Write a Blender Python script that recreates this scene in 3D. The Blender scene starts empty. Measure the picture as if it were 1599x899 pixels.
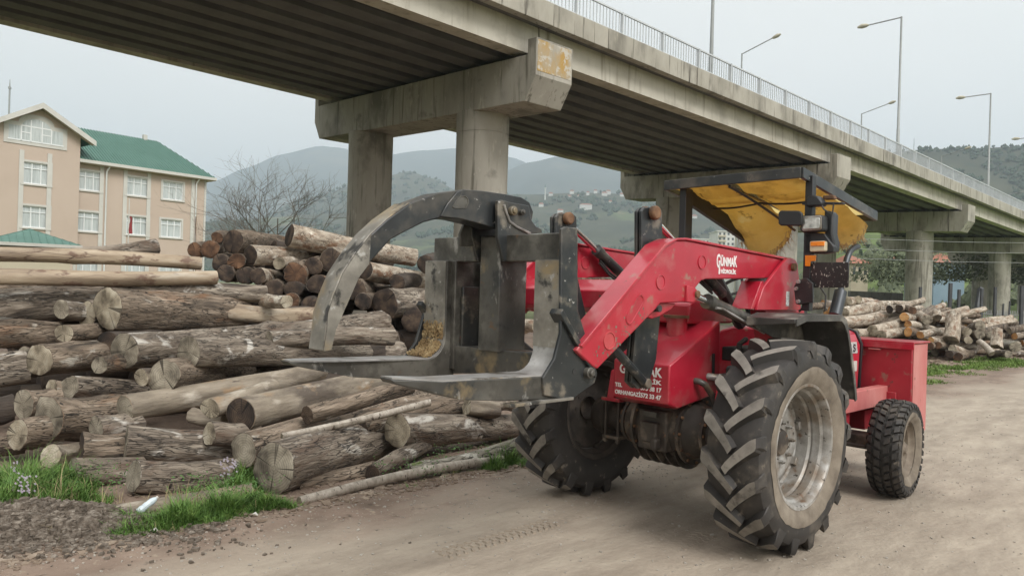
import bpy, bmesh, math, random
from mathutils import Vector, Matrix, noise
SC = bpy.context.scene
COL = SC.collection
R_ = math.radians
rnd = random.Random(7)

# ------------------------------------------------------------------ camera, world, sun
FPX, CX, CY, CAMH, ROLL = 1155.0, 799.5, 449.5, 1.6, R_(1.7)
cam = bpy.data.cameras.new('camera')
cam.lens = 26.0; cam.sensor_width = 36.0; cam.clip_start = 0.05; cam.clip_end = 30000
camo = bpy.data.objects.new('camera', cam); COL.objects.link(camo)
camo.matrix_world = Matrix.Translation((0, 0, CAMH)) @ Matrix.Rotation(R_(90), 4, 'X') @ Matrix.Rotation(ROLL, 4, 'Z')
SC.camera = camo
SUN_EL = R_(46)
w = bpy.data.worlds.new('World'); SC.world = w; w.use_nodes = True
nt = w.node_tree; nt.nodes.clear()
sky = nt.nodes.new('ShaderNodeTexSky'); sky.sky_type = 'NISHITA'; sky.sun_disc = False
sky.sun_elevation = SUN_EL; sky.sun_rotation = R_(145); sky.dust_density = 6; sky.air_density = 1.0
hs = nt.nodes.new('ShaderNodeHueSaturation'); hs.inputs['Saturation'].default_value = 0.25
bg1 = nt.nodes.new('ShaderNodeBackground'); bg1.inputs['Strength'].default_value = 0.02
nt.links.new(sky.outputs[0], hs.inputs['Color']); nt.links.new(hs.outputs[0], bg1.inputs['Color'])
# the cloud layer: an even grey overcast, a little brighter overhead
tc = nt.nodes.new('ShaderNodeTexCoord'); sep = nt.nodes.new('ShaderNodeSeparateXYZ')
nt.links.new(tc.outputs['Generated'], sep.inputs[0])
ra = nt.nodes.new('ShaderNodeValToRGB')
ra.color_ramp.elements[0].position = 0.0; ra.color_ramp.elements[0].color = (1.05, 1.0, 0.935, 1)
ra.color_ramp.elements[1].position = 1.0; ra.color_ramp.elements[1].color = (1.17, 1.15, 1.10, 1)
e_ = ra.color_ramp.elements.new(0.35); e_.color = (1.0, 0.98, 0.93, 1)
nt.links.new(sep.outputs['Z'], ra.inputs[0])
nz = nt.nodes.new('ShaderNodeTexNoise'); nz.inputs['Scale'].default_value = 2.2; nz.inputs['Detail'].default_value = 4
nt.links.new(tc.outputs['Generated'], nz.inputs['Vector'])
mr = nt.nodes.new('ShaderNodeMapRange'); mr.inputs[1].default_value = .3; mr.inputs[2].default_value = .7
mr.inputs[3].default_value = .94; mr.inputs[4].default_value = 1.06
nt.links.new(nz.outputs[0], mr.inputs[0])
bg2 = nt.nodes.new('ShaderNodeBackground')
nt.links.new(ra.outputs[0], bg2.inputs['Color']); nt.links.new(mr.outputs[0], bg2.inputs['Strength'])
ad = nt.nodes.new('ShaderNodeAddShader'); out = nt.nodes.new('ShaderNodeOutputWorld')
nt.links.new(bg1.outputs[0], ad.inputs[0]); nt.links.new(bg2.outputs[0], ad.inputs[1]); nt.links.new(ad.outputs[0], out.inputs[0])
sl = bpy.data.lights.new('sun', 'SUN'); sl.energy = 2.3; sl.angle = R_(26); sl.color = (1, .97, .93)
so = bpy.data.objects.new('sun', sl); COL.objects.link(so)
so.rotation_euler = (R_(90) - SUN_EL, 0, R_(35))     # the light comes from behind the camera, a little from the right
SC.view_settings.view_transform = 'Standard'; SC.view_settings.look = 'None'
SC.view_settings.exposure = 0.0; SC.view_settings.gamma = 1.0
SC.cycles.max_bounces = 6; SC.cycles.diffuse_bounces = 3; SC.cycles.glossy_bounces = 3
SC.cycles.transparent_max_bounces = 6; SC.cycles.use_denoising = True; SC.cycles.volume_bounces = 2
SC.cycles.caustics_reflective = False; SC.cycles.caustics_refractive = False

# ------------------------------------------------------------------ geometry of the view, used to survey places
cr_, sr_ = math.cos(ROLL), math.sin(ROLL)
def un(sx, sy):
    dx, dy = sx-CX, sy-CY
    return (dx*cr_+dy*sr_)/FPX, (-dx*sr_+dy*cr_)/FPX
def atY(sx, sy, Y):
    dx, dz = un(sx, sy); return Vector((dx*Y, Y, CAMH-dz*Y))
class Frame:                       # a vertical frame: origin, heading u, n = side towards the camera
    def __init__(s, ox, oy, ang):
        s.o = (ox, oy); s.a = ang; s.u = (math.cos(ang), math.sin(ang)); s.n = (math.sin(ang), -math.cos(ang))
    def onq(s, sx, sy, q):
        dx, dz = un(sx, sy); t = (s.o[0]*s.n[0]+s.o[1]*s.n[1]+q)/(dx*s.n[0]+s.n[1])
        return ((t*dx-s.o[0])*s.u[0]+(t-s.o[1])*s.u[1], CAMH-dz*t)
    def onp(s, sx, sy, p):
        dx, dz = un(sx, sy); t = (s.o[0]*s.u[0]+s.o[1]*s.u[1]+p)/(dx*s.u[0]+s.u[1])
        return ((t*dx-s.o[0])*s.n[0]+(t-s.o[1])*s.n[1], CAMH-dz*t)
    def w(s, p, q, z=0): return Vector((s.o[0]+p*s.u[0]+q*s.n[0], s.o[1]+p*s.u[1]+q*s.n[1], z))

# ------------------------------------------------------------------ materials
MATS = {}
def mat(name, cols, scale=4.0, st=(1, 1, 1), rough=.8, metal=0., bump=.3, bs=None, bd=.02, layers=(), crack=None, det=8, space='Object', rand=True, spec=.5, coat=0., dist=0.):
    """cols: 2-3 colours of a noise; layers: (colour, scale, lo, hi, stretch); crack: (scale, stretch, width, colour)"""
    m = bpy.data.materials.new(name); m.use_nodes = True; MATS[name] = m
    t = m.node_tree; N = t.nodes; Lk = t.links; b = N['Principled BSDF']
    b.inputs['Metallic'].default_value = metal; b.inputs['Specular IOR Level'].default_value = spec
    b.inputs['Coat Weight'].default_value = coat
    tc = N.new('ShaderNodeTexCoord'); src = tc.outputs[space]
    if space == 'World':
        pass
    if rand:
        oi = N.new('ShaderNodeObjectInfo'); mu = N.new('ShaderNodeVectorMath'); mu.operation = 'SCALE'
        cb = N.new('ShaderNodeCombineXYZ')
        for i in range(3): Lk.new(oi.outputs['Random'], cb.inputs[i])
        Lk.new(cb.outputs[0], mu.inputs[0]); mu.inputs['Scale'].default_value = 37.0
        va = N.new('ShaderNodeVectorMath'); va.operation = 'ADD'; Lk.new(src, va.inputs[0]); Lk.new(mu.outputs[0], va.inputs[1]); src = va.outputs[0]
    def mp(stv):
        q = N.new('ShaderNodeMapping'); q.inputs['Scale'].default_value = stv; Lk.new(src, q.inputs['Vector']); return q.outputs[0]
    def noi(sc, stv, d=det, di=dist):
        n = N.new('ShaderNodeTexNoise'); n.inputs['Scale'].default_value = sc; n.inputs['Detail'].default_value = d
        n.inputs['Roughness'].default_value = .6; n.inputs['Distortion'].default_value = di; Lk.new(mp(stv), n.inputs['Vector']); return n.outputs[0]
    n0 = noi(scale, st); rp = N.new('ShaderNodeValToRGB'); Lk.new(n0, rp.inputs[0])
    k = len(cols); rp.color_ramp.elements[0].position = .28; rp.color_ramp.elements[1].position = .72
    rp.color_ramp.elements[0].color = (*cols[0], 1); rp.color_ramp.elements[1].color = (*cols[-1], 1)
    if k > 2: rp.color_ramp.elements.new(.5).color = (*cols[1], 1)
    col = rp.outputs[0]; hgt = None; rg = None
    for (c, sc, lo, hi, stv) in layers:
        f = N.new('ShaderNodeMapRange'); f.inputs[1].default_value = lo; f.inputs[2].default_value = hi
        Lk.new(noi(sc, stv), f.inputs[0]); mx = N.new('ShaderNodeMix'); mx.data_type = 'RGBA'
        Lk.new(f.outputs[0], mx.inputs[0]); Lk.new(col, mx.inputs[6]); mx.inputs[7].default_value = (*c, 1); col = mx.outputs[2]; rg = f.outputs[0]
    bsrc = noi(bs or scale*3, st, 6)
    if crack:
        vo = N.new('ShaderNodeTexVoronoi'); vo.feature = 'DISTANCE_TO_EDGE'; vo.inputs['Scale'].default_value = crack[0]
        wv = N.new('ShaderNodeVectorMath'); wv.operation = 'ADD'
        nn = N.new('ShaderNodeTexNoise'); nn.inputs['Scale'].default_value = crack[0]*.8; Lk.new(mp(crack[1]), nn.inputs['Vector'])
        sc_ = N.new('ShaderNodeVectorMath'); sc_.operation = 'SCALE'; sc_.inputs['Scale'].default_value = .35/max(.3, crack[0]/8)
        Lk.new(nn.outputs['Color'], sc_.inputs[0]); Lk.new(mp(crack[1]), wv.inputs[0]); Lk.new(sc_.outputs[0], wv.inputs[1]); Lk.new(wv.outputs[0], vo.inputs['Vector'])
        f = N.new('ShaderNodeMapRange'); f.inputs[2].default_value = crack[2]; f.inputs[3].default_value = 1; f.inputs[4].default_value = 0
        Lk.new(vo.outputs[0], f.inputs[0]); ml = N.new('ShaderNodeMath'); ml.operation = 'MULTIPLY'; Lk.new(f.outputs[0], ml.inputs[0])
        f2 = N.new('ShaderNodeMapRange'); f2.inputs[1].default_value = .4; f2.inputs[2].default_value = .62; Lk.new(noi(scale*.6, st, 3), f2.inputs[0]); Lk.new(f2.outputs[0], ml.inputs[1])
        mx = N.new('ShaderNodeMix'); mx.data_type = 'RGBA'; Lk.new(ml.outputs[0], mx.inputs[0]); Lk.new(col, mx.inputs[6]); mx.inputs[7].default_value = (*crack[3], 1); col = mx.outputs[2]
        sb = N.new('ShaderNodeMath'); sb.operation = 'SUBTRACT'; Lk.new(bsrc, sb.inputs[0]); Lk.new(ml.outputs[0], sb.inputs[1]); bsrc = sb.outputs[0]
    Lk.new(col, b.inputs['Base Color'])
    r2 = N.new('ShaderNodeMapRange'); r2.inputs[3].default_value = max(0, rough-.12); r2.inputs[4].default_value = min(1, rough+.12)
    Lk.new(rg or n0, r2.inputs[0]); Lk.new(r2.outputs[0], b.inputs['Roughness'])
    if bump:
        bp = N.new('ShaderNodeBump'); bp.inputs['Strength'].default_value = bump; bp.inputs['Distance'].default_value = bd
        Lk.new(bsrc, bp.inputs['Height']); Lk.new(bp.outputs[0], b.inputs['Normal'])
    return m

V1 = (1, 1, 1)
LZ = (1, 1, .22)                      # stretched along a log's axis
mat('bark_grey', [(.042, .032, .025), (.195, .158, .122), (.40, .35, .285)], 9, LZ, .9, bump=.9, bs=22, bd=.03,
    layers=[((.52, .49, .44), 5, .58, .66, (1, 1, .5)), ((.12, .082, .058), 3.2, .56, .66, (1, 1, .4)), ((.03, .024, .019), 20, .60, .66, (1, 1, .3))], crack=(24, (1, 1, .16), .07, (.035, .028, .023)), dist=.9)
mat('bark_brown', [(.05, .038, .028), (.19, .145, .105), (.37, .30, .23)], 9, LZ, .92, bump=.9, bs=22, bd=.03,
    layers=[((.44, .40, .34), 5, .61, .68, (1, 1, .4)), ((.20, .11, .06), 3.5, .58, .70, (1, 1, .4)), ((.03, .024, .019), 20, .60, .66, (1, 1, .3))], crack=(24, (1, 1, .18), .07, (.03, .022, .017)), dist=.9)
mat('bark_smooth', [(.10, .08, .06), (.245, .205, .155), (.38, .33, .265)], 7, (1, 1, .22), .85, bump=.8, bs=20, bd=.02,
    layers=[((.10, .078, .06), 3.2, .50, .62, (1, 1, .35)), ((.47, .42, .35), 5, .58, .70, (1, 1, .4)), ((.08, .06, .05), 14, .64, .70, (1, 1, .25)), ((.30, .21, .13), 3, .6, .7, (1, 1, .6))])
mat('wood_peeled', [(.15, .11, .08), (.32, .25, .175), (.47, .39, .29)], 6, (1, 1, .22), .75, bump=.45, bs=16, bd=.012,
    layers=[((.16, .10, .07), 8, .56, .62, (1, 1, .5)), ((.52, .48, .41), 3, .56, .7, (1, 1, .3))], crack=(8, (1, 1, .15), .04, (.09, .05, .035)))
mat('bark_pale', [(.16, .12, .085), (.38, .32, .25), (.56, .51, .43)], 11, (1, 1, .5), .85, bump=.7, bs=24, bd=.02,
    layers=[((.22, .13, .08), 5, .54, .64, (1, 1, .6)), ((.62, .58, .5), 7, .58, .66, (1, 1, .6))], crack=(13, (1, 1, .6), .08, (.06, .04, .03)))
mat('bark_birch', [(.17, .145, .115), (.34, .30, .25), (.48, .44, .38)], 12, (1, 1, 1.5), .75, bump=.4, bd=.01,
    layers=[((.09, .07, .055), 14, .6, .66, (1, 1, 3))])
mat('bark_mossy', [(.09, .08, .06), (.22, .20, .16), (.42, .40, .34)], 8, (1, 1, .35), .92, bump=.9, bs=20, bd=.03,
    layers=[((.10, .14, .03), 5, .57, .64, V1), ((.5, .48, .42), 6, .6, .66, V1)], crack=(12, (1, 1, .4), .08, (.04, .035, .025)))
mat('bark_shade', [(.025, .02, .016), (.065, .05, .04), (.12, .096, .076)], 9, LZ, .95, bump=.9, bs=22, bd=.03)  # bark colour darkened to stand in for the shade deep between logs

def endmat(name, a, b, c, ringc=.5):
    m = bpy.data.materials.new(name); m.use_nodes = True; MATS[name] = m
    t = m.node_tree; N = t.nodes; Lk = t.links; bs = N['Principled BSDF']; bs.inputs['Roughness'].default_value = .88
    tc = N.new('ShaderNodeTexCoord'); oi = N.new('ShaderNodeObjectInfo')
    wv = N.new('ShaderNodeTexWave'); wv.wave_type = 'RINGS'; wv.rings_direction = 'Z'
    wv.inputs['Scale'].default_value = 16; wv.inputs['Distortion'].default_value = 2.4; wv.inputs['Detail'].default_value = 3; wv.inputs['Detail Scale'].default_value = 1.2
    Lk.new(tc.outputs['Object'], wv.inputs['Vector'])
    no = N.new('ShaderNodeTexNoise'); no.noise_dimensions = '4D'; no.inputs['Scale'].default_value = 7; no.inputs['Detail'].default_value = 8
    ml = N.new('ShaderNodeMath'); ml.operation = 'MULTIPLY'; ml.inputs[1].default_value = 50; Lk.new(oi.outputs['Random'], ml.inputs[0]); Lk.new(ml.outputs[0], no.inputs['W'])
    Lk.new(tc.outputs['Object'], no.inputs['Vector'])
    rp = N.new('ShaderNodeValToRGB'); rp.color_ramp.elements[0].position = .32; rp.color_ramp.elements[1].position = .68
    rp.color_ramp.elements[0].color = (*a, 1); rp.color_ramp.elements[1].color = (*c, 1); rp.color_ramp.elements.new(.5).color = (*b, 1)
    Lk.new(no.outputs[0], rp.inputs[0])
    mx = N.new('ShaderNodeMix'); mx.data_type = 'RGBA'; mx.blend_type = 'MULTIPLY'; mx.inputs[0].default_value = ringc
    Lk.new(rp.outputs[0], mx.inputs[6]); Lk.new(wv.outputs[0], mx.inputs[7])
    # radial drying cracks
    gr = N.new('ShaderNodeTexGradient'); gr.gradient_type = 'RADIAL'; Lk.new(tc.outputs['Object'], gr.inputs[0])
    n2 = N.new('ShaderNodeTexNoise'); n2.noise_dimensions = '2D'; n2.inputs['Scale'].default_value = 24; n2.inputs['Detail'].default_value = 5
    cb = N.new('ShaderNodeCombineXYZ'); Lk.new(gr.outputs[1], cb.inputs[0]); Lk.new(ml.outputs[0], cb.inputs[1]); Lk.new(cb.outputs[0], n2.inputs['Vector'])
    f = N.new('ShaderNodeMapRange'); f.inputs[1].default_value = .62; f.inputs[2].default_value = .70; f.inputs[4].default_value = .85; Lk.new(n2.outputs[0], f.inputs[0])
    m2 = N.new('ShaderNodeMix'); m2.data_type = 'RGBA'; Lk.new(f.outputs[0], m2.inputs[0]); Lk.new(mx.outputs[2], m2.inputs[6]); m2.inputs[7].default_value = (a[0]*.35, a[1]*.33, a[2]*.3, 1)
    Lk.new(m2.outputs[2], bs.inputs['Base Color'])
    bp = N.new('ShaderNodeBump'); bp.inputs['Strength'].default_value = .5; bp.inputs['Distance'].default_value = .01
    sb = N.new('ShaderNodeMath'); sb.operation = 'SUBTRACT'; Lk.new(no.outputs[0], sb.inputs[0]); Lk.new(f.outputs[0], sb.inputs[1])
    Lk.new(sb.outputs[0], bp.inputs['Height']); Lk.new(bp.outputs[0], bs.inputs['Normal'])
endmat('cut_grey', (.07, .058, .043), (.24, .21, .16), (.40, .36, .285), .25)
endmat('cut_tan', (.10, .08, .055), (.33, .285, .21), (.50, .455, .36), .2)
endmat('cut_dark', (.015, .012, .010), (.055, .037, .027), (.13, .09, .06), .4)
endmat('cut_rust', (.04, .022, .013), (.11, .057, .031), (.22, .12, .065), .35)
endmat('cut_orange', (.30, .13, .045), (.52, .26, .09), (.62, .38, .17), .3)

mat('concrete', [(.25, .235, .20), (.35, .33, .285), (.41, .39, .34)], .8, (1, 1, .35), .9, bump=.25, bs=8, bd=.01,
    layers=[((.17, .16, .135), .7, .50, .64, (1, 1, .6)), ((.13, .12, .095), 3.4, .56, .68, (1.6, 1.6, .10)), ((.13, .12, .10), .8, .60, .72, (1, 1, 1.2)), ((.46, .43, .37), 5, .62, .70, (1, 1, .3))], rand=False)
mat('concrete_stained', [(.26, .245, .205), (.36, .34, .29), (.44, .42, .365)], 1.0, (1, 1, .5), .92, bump=.3, bs=9, bd=.01,
    layers=[((.13, .12, .10), 1.1, .52, .72, (1, 1, .4)), ((.42, .39, .32), 3, .62, .72, (1, 1, .3)), ((.10, .09, .075), 6, .58, .68, (1, 1, .06))])
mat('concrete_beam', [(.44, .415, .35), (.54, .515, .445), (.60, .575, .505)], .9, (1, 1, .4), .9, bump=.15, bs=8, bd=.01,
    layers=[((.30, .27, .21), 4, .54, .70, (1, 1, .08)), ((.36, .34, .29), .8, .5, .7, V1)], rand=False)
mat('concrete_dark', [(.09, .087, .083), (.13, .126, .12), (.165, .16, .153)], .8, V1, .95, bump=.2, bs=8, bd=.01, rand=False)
mat('lichen', [(.30, .285, .24), (.35, .325, .27), (.40, .375, .32)], 2.6, (1, 1, .5), .95, bump=.3, layers=[((.40, .25, .07), 1.5, .44, .62, (1, 1, .5)), ((.47, .44, .38), 6, .52, .60, V1)])
mat('rail_steel', [(.50, .53, .55), (.62, .65, .67)], 3, V1, .55, .3, bump=.05)
mat('lamp_steel', [(.27, .29, .29), (.36, .38, .38)], 2, V1, .6, .3, bump=.05)
mat('lamp_head', [(.40, .38, .30), (.55, .52, .42)], 5, V1, .5, bump=.05)

RED = [(.34, .012, .028), (.42, .018, .038), (.47, .03, .055)]
mat('red_paint', RED, 2.5, V1, .42, bump=.08, bs=40, bd=.002, spec=.5, coat=.3,
    layers=[((.43, .12, .12), 4, .52, .76, V1), ((.27, .19, .14), 7, .62, .72, V1), ((.58, .28, .27), 34, .715, .735, (1, .3, 1)), ((.13, .08, .06), 17, .69, .72, V1)])
mat('red_worn', [(.33, .018, .032), (.39, .03, .045), (.44, .06, .07)], 3, V1, .55, bump=.2, bs=30, bd=.003,
    layers=[((.27, .17, .13), 8, .60, .70, V1), ((.10, .06, .05), 14, .62, .68, V1)])
mat('red_faded', [(.44, .11, .11), (.50, .17, .16), (.55, .24, .22)], 4, (1, 1, .5), .6, bump=.1, bs=30, bd=.002,
    layers=[((.22, .12, .09), 8, .62, .70, V1)])
mat('pock_red', [(.44, .05, .06), (.52, .10, .10)], 6, V1, .5, bump=.1)
mat('black_paint', [(.012, .014, .016), (.022, .025, .027), (.045, .047, .047)], 4, V1, .45, bump=.12, bs=30, bd=.003,
    layers=[((.10, .09, .075), 3, .50, .70, V1), ((.17, .15, .12), 8, .58, .68, V1), ((.38, .37, .35), 22, .66, .70, (1, .5, 1))])
mat('black_clean', [(.012, .013, .015), (.024, .025, .028)], 4, V1, .45, bump=.05)
mat('steel_worn', [(.025, .024, .021), (.09, .085, .075), (.23, .22, .195)], 7, V1, .55, .25, bump=.3, bs=26, bd=.004,
    layers=[((.035, .036, .036), 3.5, .52, .66, V1), ((.22, .17, .10), 4, .58, .70, V1), ((.34, .33, .31), 9, .62, .70, (1, 1, .5)), ((.15, .085, .045), 6, .64, .71, V1)])
mat('steel_claw', [(.09, .085, .075), (.22, .205, .18), (.38, .36, .32)], 5, V1, .5, .3, bump=.3, bs=26, bd=.004,
    layers=[((.34, .25, .13), 3, .52, .68, V1), ((.045, .043, .04), 7, .57, .64, V1), ((.42, .41, .39), 20, .62, .67, V1)])
mat('steel_bright', [(.22, .21, .20), (.38, .37, .36), (.52, .51, .50)], 7, V1, .45, .35, bump=.25, bs=30, bd=.003,
    layers=[((.10, .085, .065), 6, .54, .66, V1), ((.42, .30, .14), 5, .62, .72, V1)])
mat('sawdust', [(.15, .09, .04), (.34, .24, .12), (.5, .4, .24)], 14, V1, .95, bump=1, bs=40, bd=.02)
mat('rust', [(.05, .028, .018), (.14, .075, .04), (.26, .15, .085)], 9, V1, .85, bump=.4, bs=30, bd=.004)
mat('chrome', [(.75, .75, .75), (.9, .9, .9)], 3, V1, .14, 1.0, bump=0)
mat('rubber', [(.017, .016, .015), (.032, .029, .027), (.055, .049, .043)], 4, V1, .75, bump=.25, bs=50, bd=.003,
    layers=[((.13, .11, .088), 4, .54, .78, V1), ((.16, .14, .115), 16, .62, .72, V1)])
mat('rubber_worn', [(.10, .092, .08), (.20, .185, .163), (.30, .28, .25)], 6, V1, .85, bump=.3, bs=60, bd=.003,
    layers=[((.045, .042, .037), 7, .57, .68, V1)])
mat('mud', [(.11, .09, .07), (.19, .16, .125), (.26, .225, .18)], 8, V1, .95, bump=.5, bs=30, bd=.006)
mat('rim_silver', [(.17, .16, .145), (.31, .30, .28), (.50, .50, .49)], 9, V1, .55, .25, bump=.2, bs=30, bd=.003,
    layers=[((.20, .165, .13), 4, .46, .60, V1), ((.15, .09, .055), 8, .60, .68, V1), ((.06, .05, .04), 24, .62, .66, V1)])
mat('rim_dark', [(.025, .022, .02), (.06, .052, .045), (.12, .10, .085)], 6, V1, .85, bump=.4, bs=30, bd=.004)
mat('rim_mud', [(.10, .08, .06), (.19, .155, .12), (.28, .24, .19)], 6, V1, .9, bump=.5, bs=30, bd=.005,
    layers=[((.45, .44, .42), 5, .60, .66, V1)])
mat('axle_grease', [(.020, .016, .013), (.045, .036, .029), (.085, .068, .052)], 5, V1, .75, bump=.4, bs=26, bd=.006,
    layers=[((.16, .13, .10), 5, .52, .66, V1), ((.20, .10, .05), 12, .62, .70, V1)])
mat('engine_dark', [(.012, .012, .012), (.03, .03, .03), (.06, .055, .05)], 9, V1, .6, bump=.3)
mat('fender_skin', [(.03, .03, .028), (.055, .053, .05), (.09, .085, .078)], 6, V1, .6, bump=.2,
    layers=[((.22, .205, .18), 4, .52, .64, V1)])
for nm_, cols_ in (('tarp', [(.50, .33, .11), (.68, .49, .19), (.76, .60, .30)]), ('tarp_top', [(.84, .74, .45), (.88, .80, .52), (.92, .85, .6)])):
    m_t = mat(nm_, cols_, 2.2, V1, .75, bump=.5, bs=7, bd=.02, layers=[((.26, .15, .06), 2.4, .52, .70, V1), ((.10, .055, .03), 8, .62, .70, V1), ((.75, .66, .45), 5, .62, .72, V1)] if nm_ == 'tarp' else [])
    t_t = m_t.node_tree; bs_ = t_t.nodes['Principled BSDF']; tr_ = t_t.nodes.new('ShaderNodeBsdfTranslucent'); mx_ = t_t.nodes.new('ShaderNodeMixShader'); mx_.inputs[0].default_value = .72 if nm_ == 'tarp_top' else .6
    t_t.links.new(bs_.inputs['Base Color'].links[0].from_socket, tr_.inputs['Color']); t_t.links.new(bs_.outputs[0], mx_.inputs[1]); t_t.links.new(tr_.outputs[0], mx_.inputs[2]); t_t.links.new(mx_.outputs[0], t_t.nodes['Material Output'].inputs['Surface'])
mat('tarp_frayed', [(.30, .19, .09), (.50, .36, .18), (.62, .5, .32)], 12, V1, .9, bump=.3)
mat('yellow_faded', [(.45, .36, .14), (.6, .5, .25)], 12, V1, .8, bump=.1)
mat('white_letter', [(.72, .70, .70), (.82, .80, .80)], 9, V1, .6, bump=0)
mat('sticker', [(.45, .46, .46), (.6, .61, .6)], 60, (1, 1, 1), .5, bump=0, layers=[((.15, .15, .15), 90, .58, .62, (.4, .4, 1))])
mat('lens_glass', [(.16, .17, .16), (.62, .63, .60)], 26, V1, .08, .6, bump=.3, bs=60, bd=.003)
mat('lens_orange', [(.75, .20, .01), (.88, .28, .02)], 20, V1, .3, bump=.1)
mat('lens_clear', [(.50, .44, .30), (.62, .56, .42)], 20, V1, .3, bump=.1)
mat('steel_speckled', [(.012, .012, .013), (.025, .025, .026)], 4, V1, .5, bump=.1, layers=[((.42, .40, .36), 75, .60, .64, (1, 1, .45))])
mat('exhaust_steel', [(.045, .05, .058), (.09, .10, .11)], 4, V1, .4, .5, bump=.05)

mat('wall_peach', [(.46, .37, .305), (.50, .405, .335), (.53, .435, .365)], .35, V1, .9, bump=.05, rand=False)
mat('trim_white', [(.50, .49, .455), (.60, .59, .55)], 1, V1, .8, bump=0)
mat('upvc', [(.70, .72, .72), (.78, .80, .80)], 1, V1, .5, bump=0)
mat('curtain', [(.30, .34, .34), (.48, .52, .52), (.58, .62, .62)], 5, (2.5, 2.5, .15), .35, bump=0)
mat('roof_green', [(.065, .15, .122), (.085, .18, .148), (.115, .215, .18)], .8, V1, .6, bump=.05)
mat('roof_red', [(.26, .10, .06), (.36, .15, .10)], 2, V1, .8, bump=.2)
mat('plaster_white', [(.55, .55, .52), (.68, .68, .65)], .4, V1, .9, bump=0)
mat('plaster_blue', [(.20, .29, .36), (.25, .34, .41)], .4, V1, .9, bump=0)
mat('plaster_cream', [(.50, .44, .33), (.60, .54, .42)], .4, V1, .9, bump=0)
mat('window_dark', [(.04, .05, .06), (.10, .12, .13)], .8, V1, .2, bump=0)
mat('flag_red', [(.20, .03, .035), (.32, .05, .05)], 3, V1, .8, bump=0)
mat('branch', [(.15, .13, .108), (.27, .24, .20)], 3, V1, .95, bump=.2)
mat('grass_blade', [(.035, .085, .014), (.085, .175, .028), (.20, .30, .075)], 14, V1, .7, bump=0, rand=False)
mat('straw', [(.20, .16, .08), (.34, .29, .16)], 14, V1, .9, bump=0, rand=False)
mat('grass_far', [(.07, .12, .025), (.12, .20, .035), (.18, .26, .07)], 3, V1, .8, bump=0, rand=False)
mat('weed_leaf', [(.04, .10, .02), (.08, .17, .035)], 6, V1, .7, bump=0, rand=False)
mat('petal', [(.5, .42, .55), (.7, .65, .75)], 6, V1, .7, bump=0)
mat('chip', [(.09, .06, .045), (.20, .15, .11), (.34, .28, .22)], 3.5, V1, .95, bump=.3, rand=False)
mat('pebble_grey', [(.22, .20, .17), (.34, .31, .27), (.48, .45, .40)], 9, V1, .95, bump=.2, rand=False)
mat('rubble_soil', [(.05, .04, .03), (.13, .105, .082), (.30, .265, .225)], 22, V1, .95, bump=.3, rand=False)
mat('stone', [(.12, .11, .095), (.22, .20, .18), (.36, .34, .31)], 6, V1, .95, bump=.3, rand=False)
mat('bottle', [(.42, .50, .55), (.66, .74, .78)], 30, V1, .35, bump=.4, bd=.005)
mat('conifer', [(.015, .03, .018), (.03, .055, .03), (.05, .08, .04)], 1.5, V1, .95, bump=0, rand=False)
mat('shrub', [(.05, .065, .035), (.10, .12, .065), (.15, .17, .09)], .8, V1, .95, bump=0, rand=False)
mat('roadside_steel', [(.05, .055, .06), (.09, .095, .10)], 2, V1, .6, .4, bump=.1)
mat('fence_steel', [(.26, .27, .26), (.38, .39, .38)], 2, V1, .6, .3, bump=.1)

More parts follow.
